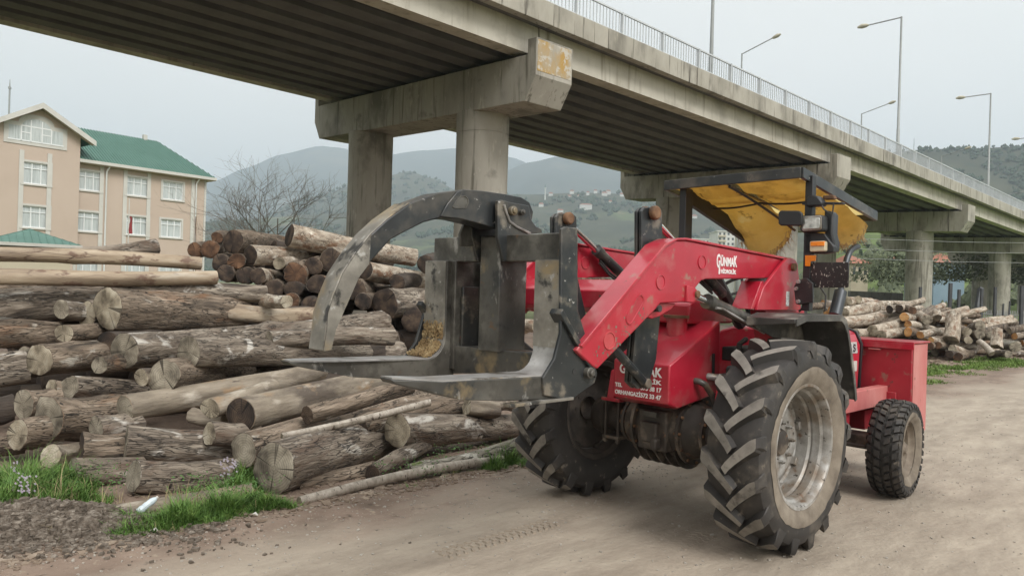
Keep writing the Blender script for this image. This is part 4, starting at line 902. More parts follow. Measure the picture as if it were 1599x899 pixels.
text('G', .118, 'lettering', 'white_letter', armo, Matrix.Translation((pa, -(armq+.0015), za-.012)) @ Matrix.Rotation(R_(90), 4, 'X'), .003, .52)
text('ÜNMA', .078, 'lettering', 'white_letter', armo, Matrix.Translation((pa+.046, -(armq+.0015), za)) @ Matrix.Rotation(R_(90), 4, 'X'), .0025, .72)
text('K', .10, 'lettering', 'white_letter', armo, Matrix.Translation((pa+.208, -(armq+.0015), za)) @ Matrix.Rotation(R_(90), 4, 'X'), .0025, .6)
c = MB(); c.box(pa+.028, pa+.042, -(armq+.003), -(armq-.001), za-.055, za+.02); c.build('lettering', 'white_letter', armo)
text('HİDROLİK', .034, 'lettering', 'white_letter', armo, Matrix.Translation((pa+.052, -(armq+.0015), za-.048)) @ Matrix.Rotation(R_(90), 4, 'X'), .0012, 1.12)

# the towers that carry the arms
twp = Q(z2((718, 548), (724, 520), (742, 468), (806, 385), (822, 369), (838, 365), (852, 371), (861, 385), (866, 440), (872, 548)), .56)
for sg in (1, -1):
    tw = MB(); tw.pq(twp, sg*.56-.012, sg*.56+.012); tw.pq(twp, sg*.40-.012, sg*.40+.012); two = tw.build('loader_tower', 'red_paint', T, bevel=.004)
    c = MB(); bp = Q(z2((705, 545), (716, 545), (752, 447), (742, 447)), .56); c.pq(bp, sg*.48-.075, sg*.48+.075); c.build('brace_plate', 'red_paint', two, bevel=.003)
    c = MB(); lp = Q(z2((735, 548), (872, 548), (878, 700), (760, 700)), .5); c.pq(lp, sg*.48-.06, sg*.48+.06); c.build('tower_foot', 'red_worn', two, bevel=.006)
    (p, z), = Q(z2((843, 398)), .56); c = MB(); disc(c, p, z, sg*.48-.12, sg*.48+.115, .028, 18); c.build('pin', 'rust', two, bevel=.004)
    if sg > 0:
        (p, z), = Q(z2((825, 508)), .56); c = MB(); c.box(p-.024, p+.024, -.5745, -.572, z-.052, z+.052); c.build('sticker', 'sticker', two)
# lift cylinders
def cyl(parent, A, B, f, rr, rb, name='lift_cylinder', bmat='black_paint'):
    A, B = Vector(A), Vector(B); M_ = A.lerp(B, f); c = MB(); c.tube([M_, B], rb, 20); d = (B-A).normalized()
    c.tube([M_-d*.03, M_+d*.03], rb*1.14, 20); o = c.build(name, bmat, parent, smooth=40)
    r = MB(); r.tube([A, M_], rr, 16); r.build('piston_rod', 'chrome', o, smooth=40); return o
for sg in (1, -1):
    (pa_, za_), (pb_, zb_) = Q(z2((500, 492), (735, 598)), armq-.03)
    cy = cyl(T, (pa_, -sg*(armq-.05), za_), (pb_+.05, -sg*(armq-.05), zb_-.01), .24, .024, .043, bmat='steel_worn')
    c = MB(); c.tube([(pa_+.22, -sg*(armq-.0), za_-.085), (pa_+.30, -sg*(armq-.0), za_-.09), (pb_, -sg*(armq-.0), zb_-.06)], .009, 8); c.build('hydraulic_pipe', 'steel_bright', cy, smooth=60)
# tilt linkage: black upright links, rods and tilt cylinders
lq = .35
lk = Q([(996, 330), (1001, 324), (1022, 324), (1028, 330), (1029, 375), (1030, 420), (1025, 496), (1019, 560), (1006, 604), (990, 606), (980, 596), (988, 500), (996, 420)], lq)
for sg in (1, -1):
    c = MB(); c.pq(lk, sg*lq-.028, sg*lq-.006); c.pq(lk, sg*lq+.006, sg*lq+.028); lo = c.build('tilt_link', 'black_paint', T, bevel=.004)
    (p, z), (p2, z2_) = Q([(1012, 333), (999, 597)], lq)
    for dq_ in (-.022, .05): c = MB(); disc(c, p, z, sg*lq+dq_-.022, sg*lq+dq_+.022, .043, 20); c.build('pin_boss', 'rust', lo, bevel=.012)
    c = MB(); disc(c, p2, z2_, sg*lq-.05, sg*lq+.07, .032, 20); c.build('pin_boss', 'axle_grease', lo, bevel=.006)
    (pe, ze), = Q([(960, 549)], lq+.06); c = MB(); c.tube([(pe-.05, -sg*(lq+.06), ze+.05), (p2, -sg*(lq+.04), z2_)], .026, 10); c.build('push_rod', 'black_paint', lo)
    A_ = (p+.02, -sg*lq, z-.005); (p9, z9_), (p8, z8_) = Q([(894, 342), (992, 437)], -lq); dirv = Vector((p8-p9, 0, z8_-z9_)).normalized()
    B_ = tuple(Vector(A_)+dirv*.98)
    cy = cyl(T, A_, B_, .42, .019, .036, 'tilt_cylinder')
    c = MB(); s0 = Vector(A_)+Vector((.02, 0, -.03)); c.tube([s0, s0+dirv*.42], .010, 8); c.build('red_guard', 'red_paint', cy)
    for k in range(2):
        c = MB(); s1 = Vector(A_)+dirv*.43+Vector((0, 0, -.05-.02*k)); c.tube([s1, s1+dirv*.12+Vector((0, 0, -.02)), s1+dirv*.4], .009, 8); c.build('hose', 'engine_dark', cy, smooth=60)
# cross beam between the arms
c = MB(); cbp = [(-1.22, 1.50), (-1.19, 1.47), (-.98, 1.47), (-.93, 1.52), (-.93, 1.62), (-.97, 1.665), (-1.12, 1.665), (-1.22, 1.60)]
c.pq(cbp, -armq+.12, armq-.12); cbo = c.build('cross_beam', 'red_paint', T, bevel=.006)
c = MB()
for i in range(60): x = rf.uniform(-1.12, -.97); y = rf.uniform(-.2, .3); c.box(x, x+.03, y, y+.05, 1.664, 1.672+rf.random()*.006)
c.build('debris', 'chip', cbo)
# red operator platform panel and steering
c = MB(); c.pq([(.02, 1.38), (.02, 1.52), (.10, 1.555), (.55, 1.53), (.62, 1.46), (.62, 1.38)], -.26, .10); c.build('dash_cover', 'red_paint', T, bevel=.015)
c = MB(); c.tube([(.25, -.12, 1.78), (1.0, .05, 1.36)], .05, 8); c.build('black_strut', 'black_clean', T)
sw = MB(); n = 28
Ms = Matrix.Translation((1.02, .05, 1.66)) @ Matrix.Rotation(R_(-32), 4, 'Y')
ringp = [Ms @ Vector((.19*math.cos(2*math.pi*i/n), .19*math.sin(2*math.pi*i/n), 0)) for i in range(n+1)]
sw.tube(ringp, .014, 8, caps=False)
for k in range(3): a = 2*math.pi*k/3+.5; sw.tube([Ms @ Vector((0, 0, -.03)), Ms @ Vector((.18*math.cos(a), .18*math.sin(a), 0))], .012, 6)
sw.tube([Ms @ Vector((0, 0, 0)), Ms @ Vector((0, 0, -.45))], .03, 10); sw.build('steering_wheel', 'black_clean', T, smooth=60)
c = MB(); c.box(1.20, 1.62, -.24, .24, 1.05, 1.18); c.box(1.52, 1.64, -.23, .23, 1.15, 1.52); c.build('seat', 'black_clean', T, bevel=.04, seg=3)

# fenders
for sg in (1, -1):
    f = MB(); t = .012; q0, q1 = .575, .905
    path = [(-.02, 1.455), (.12, 1.485), (.66, 1.482), (.74, 1.45), (.79, 1.36), (.86, 1.20), (.925, 1.02), (.965, .87)]
    inn = [(p-.0, z-t) if i < 3 else (p-t, z-.003) for i, (p, z) in enumerate(path)]
    f.pq(path+inn[::-1], sg*q0, sg*q1)
    fo = f.build('fender', 'fender_skin', T, bevel=.004)
    l = MB(); lip = [(p, z) for p, z in path]; il = [(p-.03*(0 if i < 3 else 1), z-(.045 if i < 4 else .01)) for i, (p, z) in enumerate(path)]
    l.pq(lip+il[::-1], sg*(q1-.004)+.001, sg*(q1+.008)); l.build('fender_lip', 'fender_skin', fo, bevel=.002)
    s_ = MB(); wall = path+[(.80, .85), (.66, 1.1), (.45, 1.28), (.1, 1.38)]
    s_.pq(wall, sg*(q0-.012), sg*q0); s_.build('fender_side', 'fender_skin', fo, bevel=.002)
    fr = MB(); fr.pp([(sg*q0, 1.455), (sg*q1, 1.455), (sg*q1, 1.43), (sg*q0, 1.40)], -.035, -.02); fr.build('fender_front', 'fender_skin', fo, bevel=.002)

# engine hood behind and the red box on the nose
hd = MB(); sec = [(-.29, .78), (-.30, 1.18), (-.26, 1.29), (-.16, 1.335), (.16, 1.335), (.26, 1.29), (.30, 1.18), (.29, .78)]
sec = [(q*1.27, z) for q, z in sec]; hd.pp(sec, 1.15, 2.37); ho = hd.build('engine_hood', 'red_paint', T, bevel=.02)
tr = MB(); sec2 = [(q*1.03, z*1.008) for q, z in sec]; tr.pp(sec2, 2.37, 2.40); tr.build('hood_trim', 'black_clean', ho, bevel=.005)
c = MB(); c.pq([(2.02, 1.21), (2.02, 1.11), (2.30, 1.11), (2.27, 1.21)], .377, .384); c.build('model_plaque', 'sticker', ho)
text('5 S', .095, 'lettering', 'black_clean', ho, Matrix.Translation((2.10, -.3855, 1.125)) @ Matrix.Rotation(R_(90), 4, 'X'), .002, 1.25)
c = MB(); c.box(2.20, 2.29, -.385, -.374, .95, 1.04); c.build('sticker', 'trim_white', ho)
bx = MB(); bx.box(2.45, 2.82, -.79, .79, .42, 1.215); bo = bx.build('weight_box', 'red_worn', T, bevel=.008)
c = MB(); c.box(2.415, 2.84, -.81, .805, 1.218, 1.232); c.box(2.415, 2.43, -.81, .805, 1.165, 1.218); c.build('lid', 'red_paint', bo, bevel=.003)
for q in (.22, .48): c = MB(); c.box(2.412, 2.45, -q-.05, -q+.05, 1.145, 1.155); c.build('hinge', 'red_faded', bo, bevel=.002)
c = MB(); c.box(2.40, 2.45, -.30, -.22, 1.06, 1.12); c.build('latch', 'red_worn', bo, bevel=.004)
c = MB(); c.box(2.46, 2.81, -.797, -.792, .43, 1.21); c.build('side_panel', 'red_faded', bo)
for sg in (1, -1):
    c = MB(); c.box(1.45, 2.45, -sg*.55-.045, -sg*.55+.045, .665, .83); fo = c.build('chassis_rail', 'red_faded', T, bevel=.006)
    c = MB(); c.box(2.42, 2.448, -sg*.62-.05, -sg*.62+.05, .62, .78); c.tube([(2.41, -sg*.62, .70), (2.43, -sg*.62, .70)], .03, 6); c.build('bracket', 'red_worn', fo, bevel=.003)
    c = MB(); c.box(1.45, 1.75, -sg*.5-.05, -sg*.5+.05, .45, .67); c.box(2.2, 2.44, -.5, .5, .45, .62); c.build('chassis_plate', 'red_worn', fo, bevel=.005)

# canopy
cp = .47; CA, CB = PP([(1043, 285), (1250, 265)], cp); zc = 2.475
qa_, qb_ = CA[0], CB[0]; pr_ = TF.onq(1364, 335, qb_)[0]; zr = TF.onq(1364, 335, qb_)[1]
can = MB(); th = .018
def roofz(p): return zc+(zr-zc)*(p-cp)/(pr_-cp)
can.add([(cp, -qa_, zc), (pr_, -qa_, zr), (pr_, -qb_, zr), (cp, -qb_, zc), (cp, -qa_, zc+th), (pr_, -qa_, zr+th), (pr_, -qb_, zr+th), (cp, -qb_, zc+th)],
        [(0, 1, 2, 3), (4, 7, 6, 5), (0, 3, 7, 4), (1, 5, 6, 2), (0, 4, 5, 1), (3, 2, 6, 7)])
cano = can.build('canopy_roof', 'tarp_top', T, bevel=.003)
fr = MB()
def beam(A, B, w_, h_, mb=fr):
    A, B = Vector(A), Vector(B); d = (B-A).normalized(); s_ = d.cross(Vector((0, 0, 1))).normalized()*w_/2; u_ = Vector((0, 0, -h_))
    mb.prism([A-s_, A+s_, A+s_+u_, A-s_+u_], [B-s_, B+s_, B+s_+u_, B-s_+u_])
C4 = [Vector((cp-.014, -qa_+.014, zc)), Vector((cp-.014, -qb_-.014, zc)), Vector((pr_+.014, -qb_-.014, zr)), Vector((pr_+.014, -qa_+.014, zr))]
for i in range(4):
    m_ = MB(); beam(C4[i]+Vector((0, 0, .024)), C4[(i+1) % 4]+Vector((0, 0, .024)), .03, .075, m_); m_.build('canopy_beam', 'black_paint', cano, bevel=.003)
m_ = MB(); beam(C4[0].lerp(C4[1], .48)+Vector((0, 0, -.01)), C4[3].lerp(C4[2], .48)+Vector((0, 0, -.01)), .03, .03, m_); m_.build('canopy_beam', 'black_paint', cano)
# sagging, torn liner under the roof, in four panels
def liner(i0, u0, u1, v0, v1, sag, sag2, frz):
    m_ = MB(); n = 18
    for j in range(n+1):
        for i in range(n+1):
            a, b = i/n, j/n; U = u0+(u1-u0)*a; V = v0+(v1-v0)*b
            base = C4[0].lerp(C4[1], U).lerp(C4[3].lerp(C4[2], U), V)
            s_ = sag*4*a*(1-a)*(1-(1-b)**2)*.5+sag2*b**1.6*(.35+.65*(4*a*(1-a))**.5)+.035*noise.noise(Vector((a*3+i0, b*3, 1)))+.012*noise.noise(Vector((a*9+i0, b*9, 4)))
            base.z -= .035+max(-.01, s_); base.x -= .0; m_.v.append(tuple(base))
    for j in range(n):
        for i in range(n): m_.f.append((j*(n+1)+i, j*(n+1)+i+1, (j+1)*(n+1)+i+1, (j+1)*(n+1)+i)); m_.m.append(0)
    o = m_.build('roof_liner', 'tarp', cano, smooth=180, normals=False)
    if frz:
        h = MB()
        for k in range(170):
            a = rf.random(); i = int(a*n); e = Vector(m_.v[n*(n+1)+i]); e2 = Vector(m_.v[n*(n+1)+min(n, i+1)]); b_ = e.lerp(e2, rf.random())+Vector((rf.uniform(-.08, .01), 0, rf.uniform(-.01, .03)))
            tip = b_+Vector((rf.uniform(-.03, .07), rf.uniform(-.05, .05), -rf.uniform(.02, .09))); sd = Vector((.0, .004, 0))
            h.add([b_-sd, b_+sd, tip], [(0, 1, 2)])
        h.build('frayed_edge', 'tarp_frayed', cano, smooth=0, normals=False)
liner(0, .06, .49, .02, .34, .03, .03, False)
liner(1, .51, .97, .02, .34, .03, .02, False)
liner(2, .06, .49, .34, .80, .10, .30, True)
liner(3, .50, .97, .34, .95, .08, .20, True)
seam = MB()
for (U0, U1, V0, V1_, dz9) in ((.05, .49, .345, .345, .085), (.5, .97, .345, .345, .08)):
    A9 = [C4[0].lerp(C4[1], U0+(U1-U0)*i/10).lerp(C4[3].lerp(C4[2], U0+(U1-U0)*i/10), V0)-Vector((0, 0, dz9+.02*math.sin(math.pi*i/10))) for i in range(11)]; seam.tube(A9, .008, 6)
A9 = [C4[0].lerp(C4[1], .495).lerp(C4[3].lerp(C4[2], .495), .02+.80*i/10)-Vector((0, 0, .06+.10*(i/10)**1.5)) for i in range(11)]; seam.tube(A9, .011, 6)
seam.build('roof_bow', 'black_clean', cano, smooth=60)
# posts
def post(px, py0, py1, p, w_=.05, name='canopy_post', mt='black_paint', parent=T):
    (q, zt), = PP([(px, py0)], p); (qb, zb), = PP([(px, py1)], p); m_ = MB(); m_.box(p-w_/2, p+w_/2, -q-w_/2, -q+w_/2, zb, zt); return m_.build(name, mt, parent, bevel=.004)
(qL, zL), = PP([(1072, 300)], .55); m_ = MB(); m_.box(.50, .60, -qL-.03, -qL+.03, 1.45, zc-.02); m_.build('canopy_post', 'black_clean', T, bevel=.004)
m_ = MB(); beam((.55, -qL, zc-.03), (1.5, -qL, zr-.10), .04, .12, m_); m_.build('canopy_brace', 'black_clean', T)
pl_ = .6
(qR, zR), = PP([(1266, 300)], pl_); m_ = MB(); m_.box(pl_-.03, pl_+.03, -qR-.027, -qR+.027, 1.50, zc-.02); m_.build('canopy_post', 'black_clean', T, bevel=.004)
def plate(pts, p, t, name, mt, parent=T, bev=.004):
    m_ = MB(); m_.pp(PP(pts, p), p, p+t); return m_.build(name, mt, parent, bevel=bev)
z8 = lambda *pts: [(1200+x/3.457, 240+y/3.457) for x, y in pts]
plate(z8((52, 318), (64, 306), (165, 308), (182, 322), (180, 380), (168, 390), (66, 388), (52, 378)), pl_-.14, .025, 'side_mirror', 'black_clean', bev=.008)
(qm, zm), = PP(z8((135, 345)), pl_-.14); c = MB(); c.tube([(pl_-.11, -qm, zm), (pl_, -qR, zm)], .012, 8); c.build('mirror_stalk', 'black_clean', T)
hl = plate(z8((170, 345), (182, 333), (282, 329), (292, 340), (292, 408), (280, 418), (182, 424), (170, 412)), pl_-.10, .09, 'headlight', 'black_clean', bev=.008)
plate(z8((184, 350), (272, 344), (277, 350), (277, 398), (270, 404), (190, 410), (184, 404)), pl_-.112, .02, 'lens', 'lens_glass', hl, .004)
rr_ = plate(z8((178, 345), (185, 338), (280, 334), (286, 342), (286, 405), (278, 412), (185, 418), (178, 410)), pl_-.104, .01, 'reflector', 'rim_silver', hl, .003)
sb_ = plate(z8((196, 430), (250, 424), (300, 430), (352, 500), (350, 530), (300, 540), (196, 538)), pl_-.03, .06, 'lamp_bracket', 'black_clean', bev=.006)
il = plate(z8((222, 478), (226, 472), (298, 470), (303, 476), (303, 520), (298, 526), (226, 528), (222, 522)), pl_-.075, .05, 'indicator_lamp', 'lens_clear', bev=.004)
plate(z8((226, 475), (300, 472), (300, 497), (226, 498)), pl_-.082, .03, 'orange_lens', 'lens_orange', il, .003)
plate(z8((197, 548), (256, 548), (252, 578), (226, 580), (222, 607), (197, 606)), pl_-.045, .012, 'orange_reflector', 'lens_orange', bev=.002)
plate(z8((300, 305), (335, 310), (348, 330), (344, 430), (356, 480), (352, 528), (320, 530), (305, 470), (300, 400)), pl_+.0, .10, 'lamp_guard', 'black_clean', bev=.012)
c = plate(z8((180, 258), (400, 262), (400, 272), (180, 275)), pl_-.02, .05, 'cross_bar', 'black_clean', bev=.003)
c = plate(z8((200, 240), (225, 222), (262, 226), (290, 262), (285, 280), (200, 285)), pl_-.06, .09, 'work_lamp', 'black_clean', bev=.01)
c = plate(z8((290, 226), (350, 222), (356, 244), (300, 248)), pl_+.03, .05, 'rusty_joint', 'rust', bev=.006)
m_ = MB(); A_ = [Vector((pl_-.04, -q, z)) for q, z in PP(z8((282, 270), (300, 300), (345, 330), (352, 270)), pl_-.04)]; m_.tube(A_, .006, 6); m_.build('cable', 'engine_dark', T, smooth=60)
pp_ = plate(z8((225, 590), (230, 586), (430, 584), (434, 590), (430, 715), (425, 722), (228, 722)), pl_-.02, .015, 'number_board', 'steel_speckled', bev=.004)
pb_ = plate(z8((186, 672), (205, 670), (240, 700), (240, 802), (196, 808), (165, 816), (146, 808), (140, 760), (136, 720), (150, 690)), pl_-.05, .02, 'mounting_plate', 'black_paint', bev=.004)
for (x, y) in ((160, 690), (150, 728), (160, 796)):
    (q, z), = PP(z8((x, y)), pl_-.06); c = MB(); c.tube([(pl_-.07, -q, z), (pl_-.05, -q, z)], .014, 6); c.build('bolt', 'steel_bright', pb_)
m_ = MB(); A_ = [Vector((pl_+.1, -q, z)) for q, z in PP(z8((282, 722), (310, 765), (305, 850)), pl_+.1)]; m_.tube(A_, .006, 6); m_.build('cable', 'engine_dark', T, smooth=60)
m_ = MB(); A_ = [Vector((pl_-.02, -q, z)) for q, z in PP(z8((195, 800), (190, 830), (165, 850)), pl_-.02)]; m_.tube(A_, .008, 6); m_.build('cable', 'engine_dark', T, smooth=60)
# exhaust pipe, bent forward at its top
ex = MB(); pe = [Vector((p, -.62, z)) for p, z in Q([(1304, 492), (1313, 455)], .62)]; ex.tube(pe, .048, 18)
pe2 = [Vector((p, -.62, z)) for p, z in Q([(1312, 458), (1318, 425), (1323, 403), (1327, 393), (1333, 387), (1339, 385)], .62)]; ex.tube(pe2, [.024]*5+[.026], 16)
ex.build('exhaust_pipe', 'exhaust_steel', T, smooth=50)

# ------------------------------------------------------------------ grapple
GP = -1.70                    # front plane of the fork frame
def z7(*pts): return [(640+x/4.494, 280+y/4.494) for x, y in pts]
def z9(*pts): return [(640+x/4.494, 440+y/4.494) for x, y in pts]
gr = empty('log_grapple', (GP, 0, 1.2), 0, T)
def GB(mb, name, mt, bev=.005, parent=None, **k):
    mb.v = [(x-GP, y, z-1.2) for x, y, z in mb.v] if parent is None else mb.v
    return mb.build(name, mt, parent or gr, bevel=bev, **k)
def gfront(pts, p, d, name, mt, bev=.005):     # a plate facing the front, at distance p, d deep
    m_ = MB(); m_.pp(PP(pts, p), p, p+d); return GB(m_, name, mt, bev)
gfront(z7((172, 412), (1082, 372), (1082, 572), (165, 580)), GP, .11, 'top_beam', 'steel_worn', .006)
gfront([(694, 538), (832, 551), (838, 583), (694, 583)], GP+.01, .14, 'bottom_beam', 'steel_worn', .006)
(qc0, _), (qc1, _) = PP([(750, 400), (781, 400)], GP-.015)
m_ = MB(); m_.box(GP-.015, GP+.20, -qc1, -qc0, 1.235, 1.89); GB(m_, 'central_bar', 'steel_worn', .006)
(qf0, _), (qf1, _) = PP([(664, 450), (697, 450)], GP-.05); (qn0, _), (qn1, _) = PP([(835, 450), (878, 450)], GP-.05)
for (qa, qb, dp_) in ((qf0+.05, qf1+.035, .20), (qn0-.03, qn1-.01, .055)):
    m_ = MB(); m_.box(GP-.01, GP+dp_, -qb, -qa, 1.10, 1.755); GB(m_, 'upright', 'steel_worn', .006)
# the L-shaped tines: a plate bent through the heel
def tine(qa, qb, tipl, tipz, taper):
    n = 9; Rr = .13; zb = 1.165; t = .05
    o = [(GP-.05, 1.755)]; i_ = [(GP-.0, 1.755)]
    heel = [(GP-.05, zb+Rr)]
    for k in range(1, n+1):
        a = math.pi/2*k/n; heel.append((GP-.05-Rr+Rr*math.cos(a), zb+Rr-Rr*math.sin(a)))
    topl = o+heel+[(tipl+.25, zb+.012), (tipl, tipz)]
    bot = [(tipl+.02, tipz-.02), (tipl+.35, zb-.075), (GP-.45, zb-.10), (GP-.02, zb-.125), (GP+.03, zb-.10), (GP+.0, 1.3), (GP-.0, 1.755)]
    m_ = MB(); poly = topl+bot; n_ = len(poly)
    def qv(p, e): # narrowing to the point
        f = min(1, max(0, (tipl+.30-p)/.30)) if taper else 0
        c = (qa+qb)/2; hw = (qb-qa)/2*(1-.55*f); return c+e*hw
    m_.prism([(p, -qv(p, -1), z) for p, z in poly], [(p, -qv(p, 1), z) for p, z in poly])
    to = GB(m_, 'fork_tine', 'steel_worn', .006)
    w_ = MB(); tp = heel+[(tipl+.25, zb+.012), (tipl+.01, tipz)]
    lo_ = [(p-.004 if z > zb+.06 else p, z+.006) for p, z in tp]
    w_.prism([(p, -qv(p, -.93), z) for p, z in lo_+tp[::-1]], [(p, -qv(p, .93), z) for p, z in lo_+tp[::-1]])
    GB(w_, 'worn_face', 'steel_bright', 0)
    u9 = MB(); u9.box(GP-.056, GP-.051, -qb+.004, -qa-.004, 1.30, 1.75); GB(u9, 'worn_upright_face', 'steel_claw', 0)
    return to
(qt0, _), = PP([(667, 500)], GP-.05)
tine(qf0, qf1, TF.onq(443, 566, (qf0+qf1)/2)[0], 1.185, True)
tine(qn0, qn1, TF.onq(600, 588, (qn0+qn1)/2)[0], 1.20, True)
m_ = MB()
for k in range(1800):
    q = rf.uniform(qf0+.01, qf1-.01); a = rf.uniform(0, 1.5); p = GP-.05-.13+.13*math.cos(a)-.004; z = 1.165+.13-.13*math.sin(a)+.004+(rf.random()*.08 if a < .4 else 0)
    s_ = rf.uniform(.003, .008); z += rf.random()*.02; m_.box(p-s_*rf.uniform(.5, 2), p, -q, -q+s_, z, z+s_*rf.uniform(.3, 2.4))
GB(m_, 'sawdust_clump', 'sawdust', 0)
# near side plate with gusset and pin; mirrored at the far arm
sp = Q([(877, 357), (884, 354), (902, 356), (903, 485), (914, 520), (929, 565), (933, 583), (929, 598), (915, 608), (896, 622), (886, 625), (850, 617), (848, 590), (866, 560), (876, 520)], qn1+.015)
sp_low = Q([(903, 485), (914, 520), (929, 565), (933, 583), (929, 598), (915, 608), (896, 622), (886, 625), (850, 617), (848, 590), (866, 560), (880, 500)], qn1+.015)
for qo in (qn1+.015, qf0+.0):
    m_ = MB(); m_.pq(sp if qo > 0 else sp_low, qo-.02, qo); so_ = GB(m_, 'side_plate', 'black_paint', .005)
    g2 = Q([(878, 482), (932, 582), (929, 590), (874, 490)], qn1+.03); m_ = MB(); m_.pq(g2, qo-.06 if qo > 0 else qo-.03, qo+.02); GB(m_, 'gusset', 'black_paint', .003)
    (pp2, zz2), (ph_, zh_) = Q([(920, 582), (900, 580)], qn1+.03); m_ = MB(); disc(m_, pp2, zz2, qo-.09, qo+.03, .03, 20); disc(m_, pp2, zz2, qo+.03, qo+.045, .018, 6); GB(m_, 'pivot_pin', 'steel_worn', .004)
    m_ = MB(); disc(m_, ph_, zh_, qo-.0, qo+.002, .015, 16); GB(m_, 'bolt_hole', 'engine_dark', 0)
ls = MB(); (pl0, zl0), = Q([(875, 612)], qn1); ls.box(GP-.42, GP+.03, -qn1-.03, -qn1+.02, 1.035, 1.05); GB(ls, 'wear_strip', 'steel_claw', .002)
# small upper pins where the far tilt cylinder meets the frame
(pq_, zq_), = Q([(892, 345)], -.30)
# the hook: curved claw of boxed plate
ck = [(505, 548), (510, 514), (512, 489), (521, 461), (535, 427), (556, 395), (579, 366), (605, 342), (640, 317), (684, 301), (722, 296), (751, 298), (785, 303), (812, 308), (825, 316), (831, 331), (828, 348), (800, 356), (773, 357), (747, 349), (718, 342), (689, 340), (662, 347), (640, 358), (610, 374), (576, 412), (560, 433), (542, 474), (524, 515), (517, 546)]
qc = (qc0+qc1)/2; qk = qc+.065
clp = Q(ck, qk)
m_ = MB(); m_.pq(clp, qc-.065, qk); clo = GB(m_, 'claw', 'black_paint', .006)
# worn strike face: the lower half of the hook has lost its paint
half = len(clp)//2
lowo = clp[0:9]; lowi = [clp[i] for i in range(len(clp)-1, len(clp)-8, -1)]
m_ = MB(); off = [(p-.006, z+.003) for p, z in lowo]; m_.pq(off+lowo[::-1], qc-.066, qk+.001); GB(m_, 'worn_edge', 'steel_claw', .002)
m_ = MB(); sidep = clp[0:7]+[clp[i] for i in (-5, -4, -3, -2, -1)]
m_.pq(sidep, qk+.0005, qk+.003); GB(m_, 'worn_side', 'steel_claw', 0)
# stiffening plate of the upper half, with the pressed window
st_ = Q([(686, 338), (697, 318), (712, 300), (722, 296), (751, 298), (785, 303), (812, 308), (825, 316), (831, 331), (828, 348), (800, 356), (773, 357), (747, 349), (718, 342)], qk)
m_ = MB(); m_.pq(st_, qk+.0, qk+.010); m_.pq(st_, qc-.075, qc-.065); GB(m_, 'stiffener', 'black_paint', .004)
wn = Q(z7((295, 195), (320, 150), (350, 120), (385, 112), (408, 130), (415, 165), (395, 205), (310, 205)), qk+.01)
cxw = sum(p for p, z in wn)/8; czw = sum(z for p, z in wn)/8
m_ = MB(); n = 8
for kf, dq in ((1, .0095), (.97, .014), (.86, .014), (.82, .0105)):
    for p, z in wn: m_.v.append((cxw+(p-cxw)*kf, -(qk+dq), czw+(z-czw)*kf))
for i in range(3):
    for j in range(n): m_.f.append((i*n+j, i*n+(j+1) % n, (i+1)*n+(j+1) % n, (i+1)*n+j)); m_.m.append(0)
m_.f.append(tuple(24+j for j in range(8))); m_.m.append(0)
GB(m_, 'pressed_window', 'steel_worn', 0)
# bracket cheeks holding the claw
bk = Q(z7((612, 150), (640, 145), (690, 160), (830, 185), (845, 280), (880, 330), (920, 350), (925, 375), (840, 382), (830, 570), (655, 575), (610, 400)), qk+.05)
for qo in (qk+.045, qc-.065-.045):
    m_ = MB(); m_.pq(bk, qo-.012, qo+.012); co_ = GB(m_, 'claw_bracket', 'black_paint', .004)
rl = Q(z7((650, 180), (670, 240), (690, 295), (740, 335), (835, 380)), qk+.05)
m_ = MB(); A_ = [Vector((p, -(qk+.062), z)) for p, z in rl]; m_.tube(A_, .008, 6); GB(m_, 'weld_edge', 'steel_bright', 0, smooth=60)
for (x, y, r) in ((705, 222, .026), (768, 233, .017)):
    (p, z), = Q(z7((x, y)), qk+.05); m_ = MB(); disc(m_, p, z, qc-.14, qk+.085, r, 18); disc(m_, p, z, qk+.085, qk+.095, r*.6, 12); GB(m_, 'pivot_pin', 'steel_worn', .003)
m_ = MB(); fp = Q(z7((345, 385), (375, 310), (620, 330), (620, 470), (350, 470)), qc-.11); m_.pq(fp, qc-.12, qc-.10); GB(m_, 'claw_bracket', 'steel_worn', .004)
# quick-attach back: ears, pins, lower round stop
for sg in (1, -1):
    m_ = MB(); ear = [(GP+.16, 1.55), (GP+.16, 1.95), (GP+.24, 2.0), (-1.28, 1.62), (-1.25, 1.30), (-1.35, 1.15), (GP+.16, 1.12)]; qq = sg*.33+(-.05)
    m_.pq(ear[:1]+[(GP+.16, 1.80), (GP+.30, 1.66), (-1.30, 1.40), (-1.35, 1.18), (GP+.16, 1.12)], qq-.012, qq+.012); GB(m_, 'attach_ear', 'black_paint', .004)
m_ = MB(); m_.pq([(GP+.03, 1.10), (GP+.03, 1.60), (-1.28, 1.60), (-1.24, 1.16), (-1.40, 1.04)], -.405, -.385); GB(m_, 'attach_plate', 'black_paint', .004)
m_ = MB(); (qs, zs), = PP([(800, 560)], GP+.25); m_.pp([(qs+.07*math.cos(math.pi*i/12), zs-.03+.11*math.sin(math.pi*i/12)) for i in range(13)], GP+.22, GP+.30); GB(m_, 'round_stop', 'steel_worn', .004)
m_ = MB(); (qs2, zs2), = PP([(926, 508)], -1.25); m_.tube([(-1.25, -qs2-.1, zs2), (-1.25, -qs2+.1, zs2)], .05, 16); GB(m_, 'attach_boss', 'black_paint', 0, smooth=40)

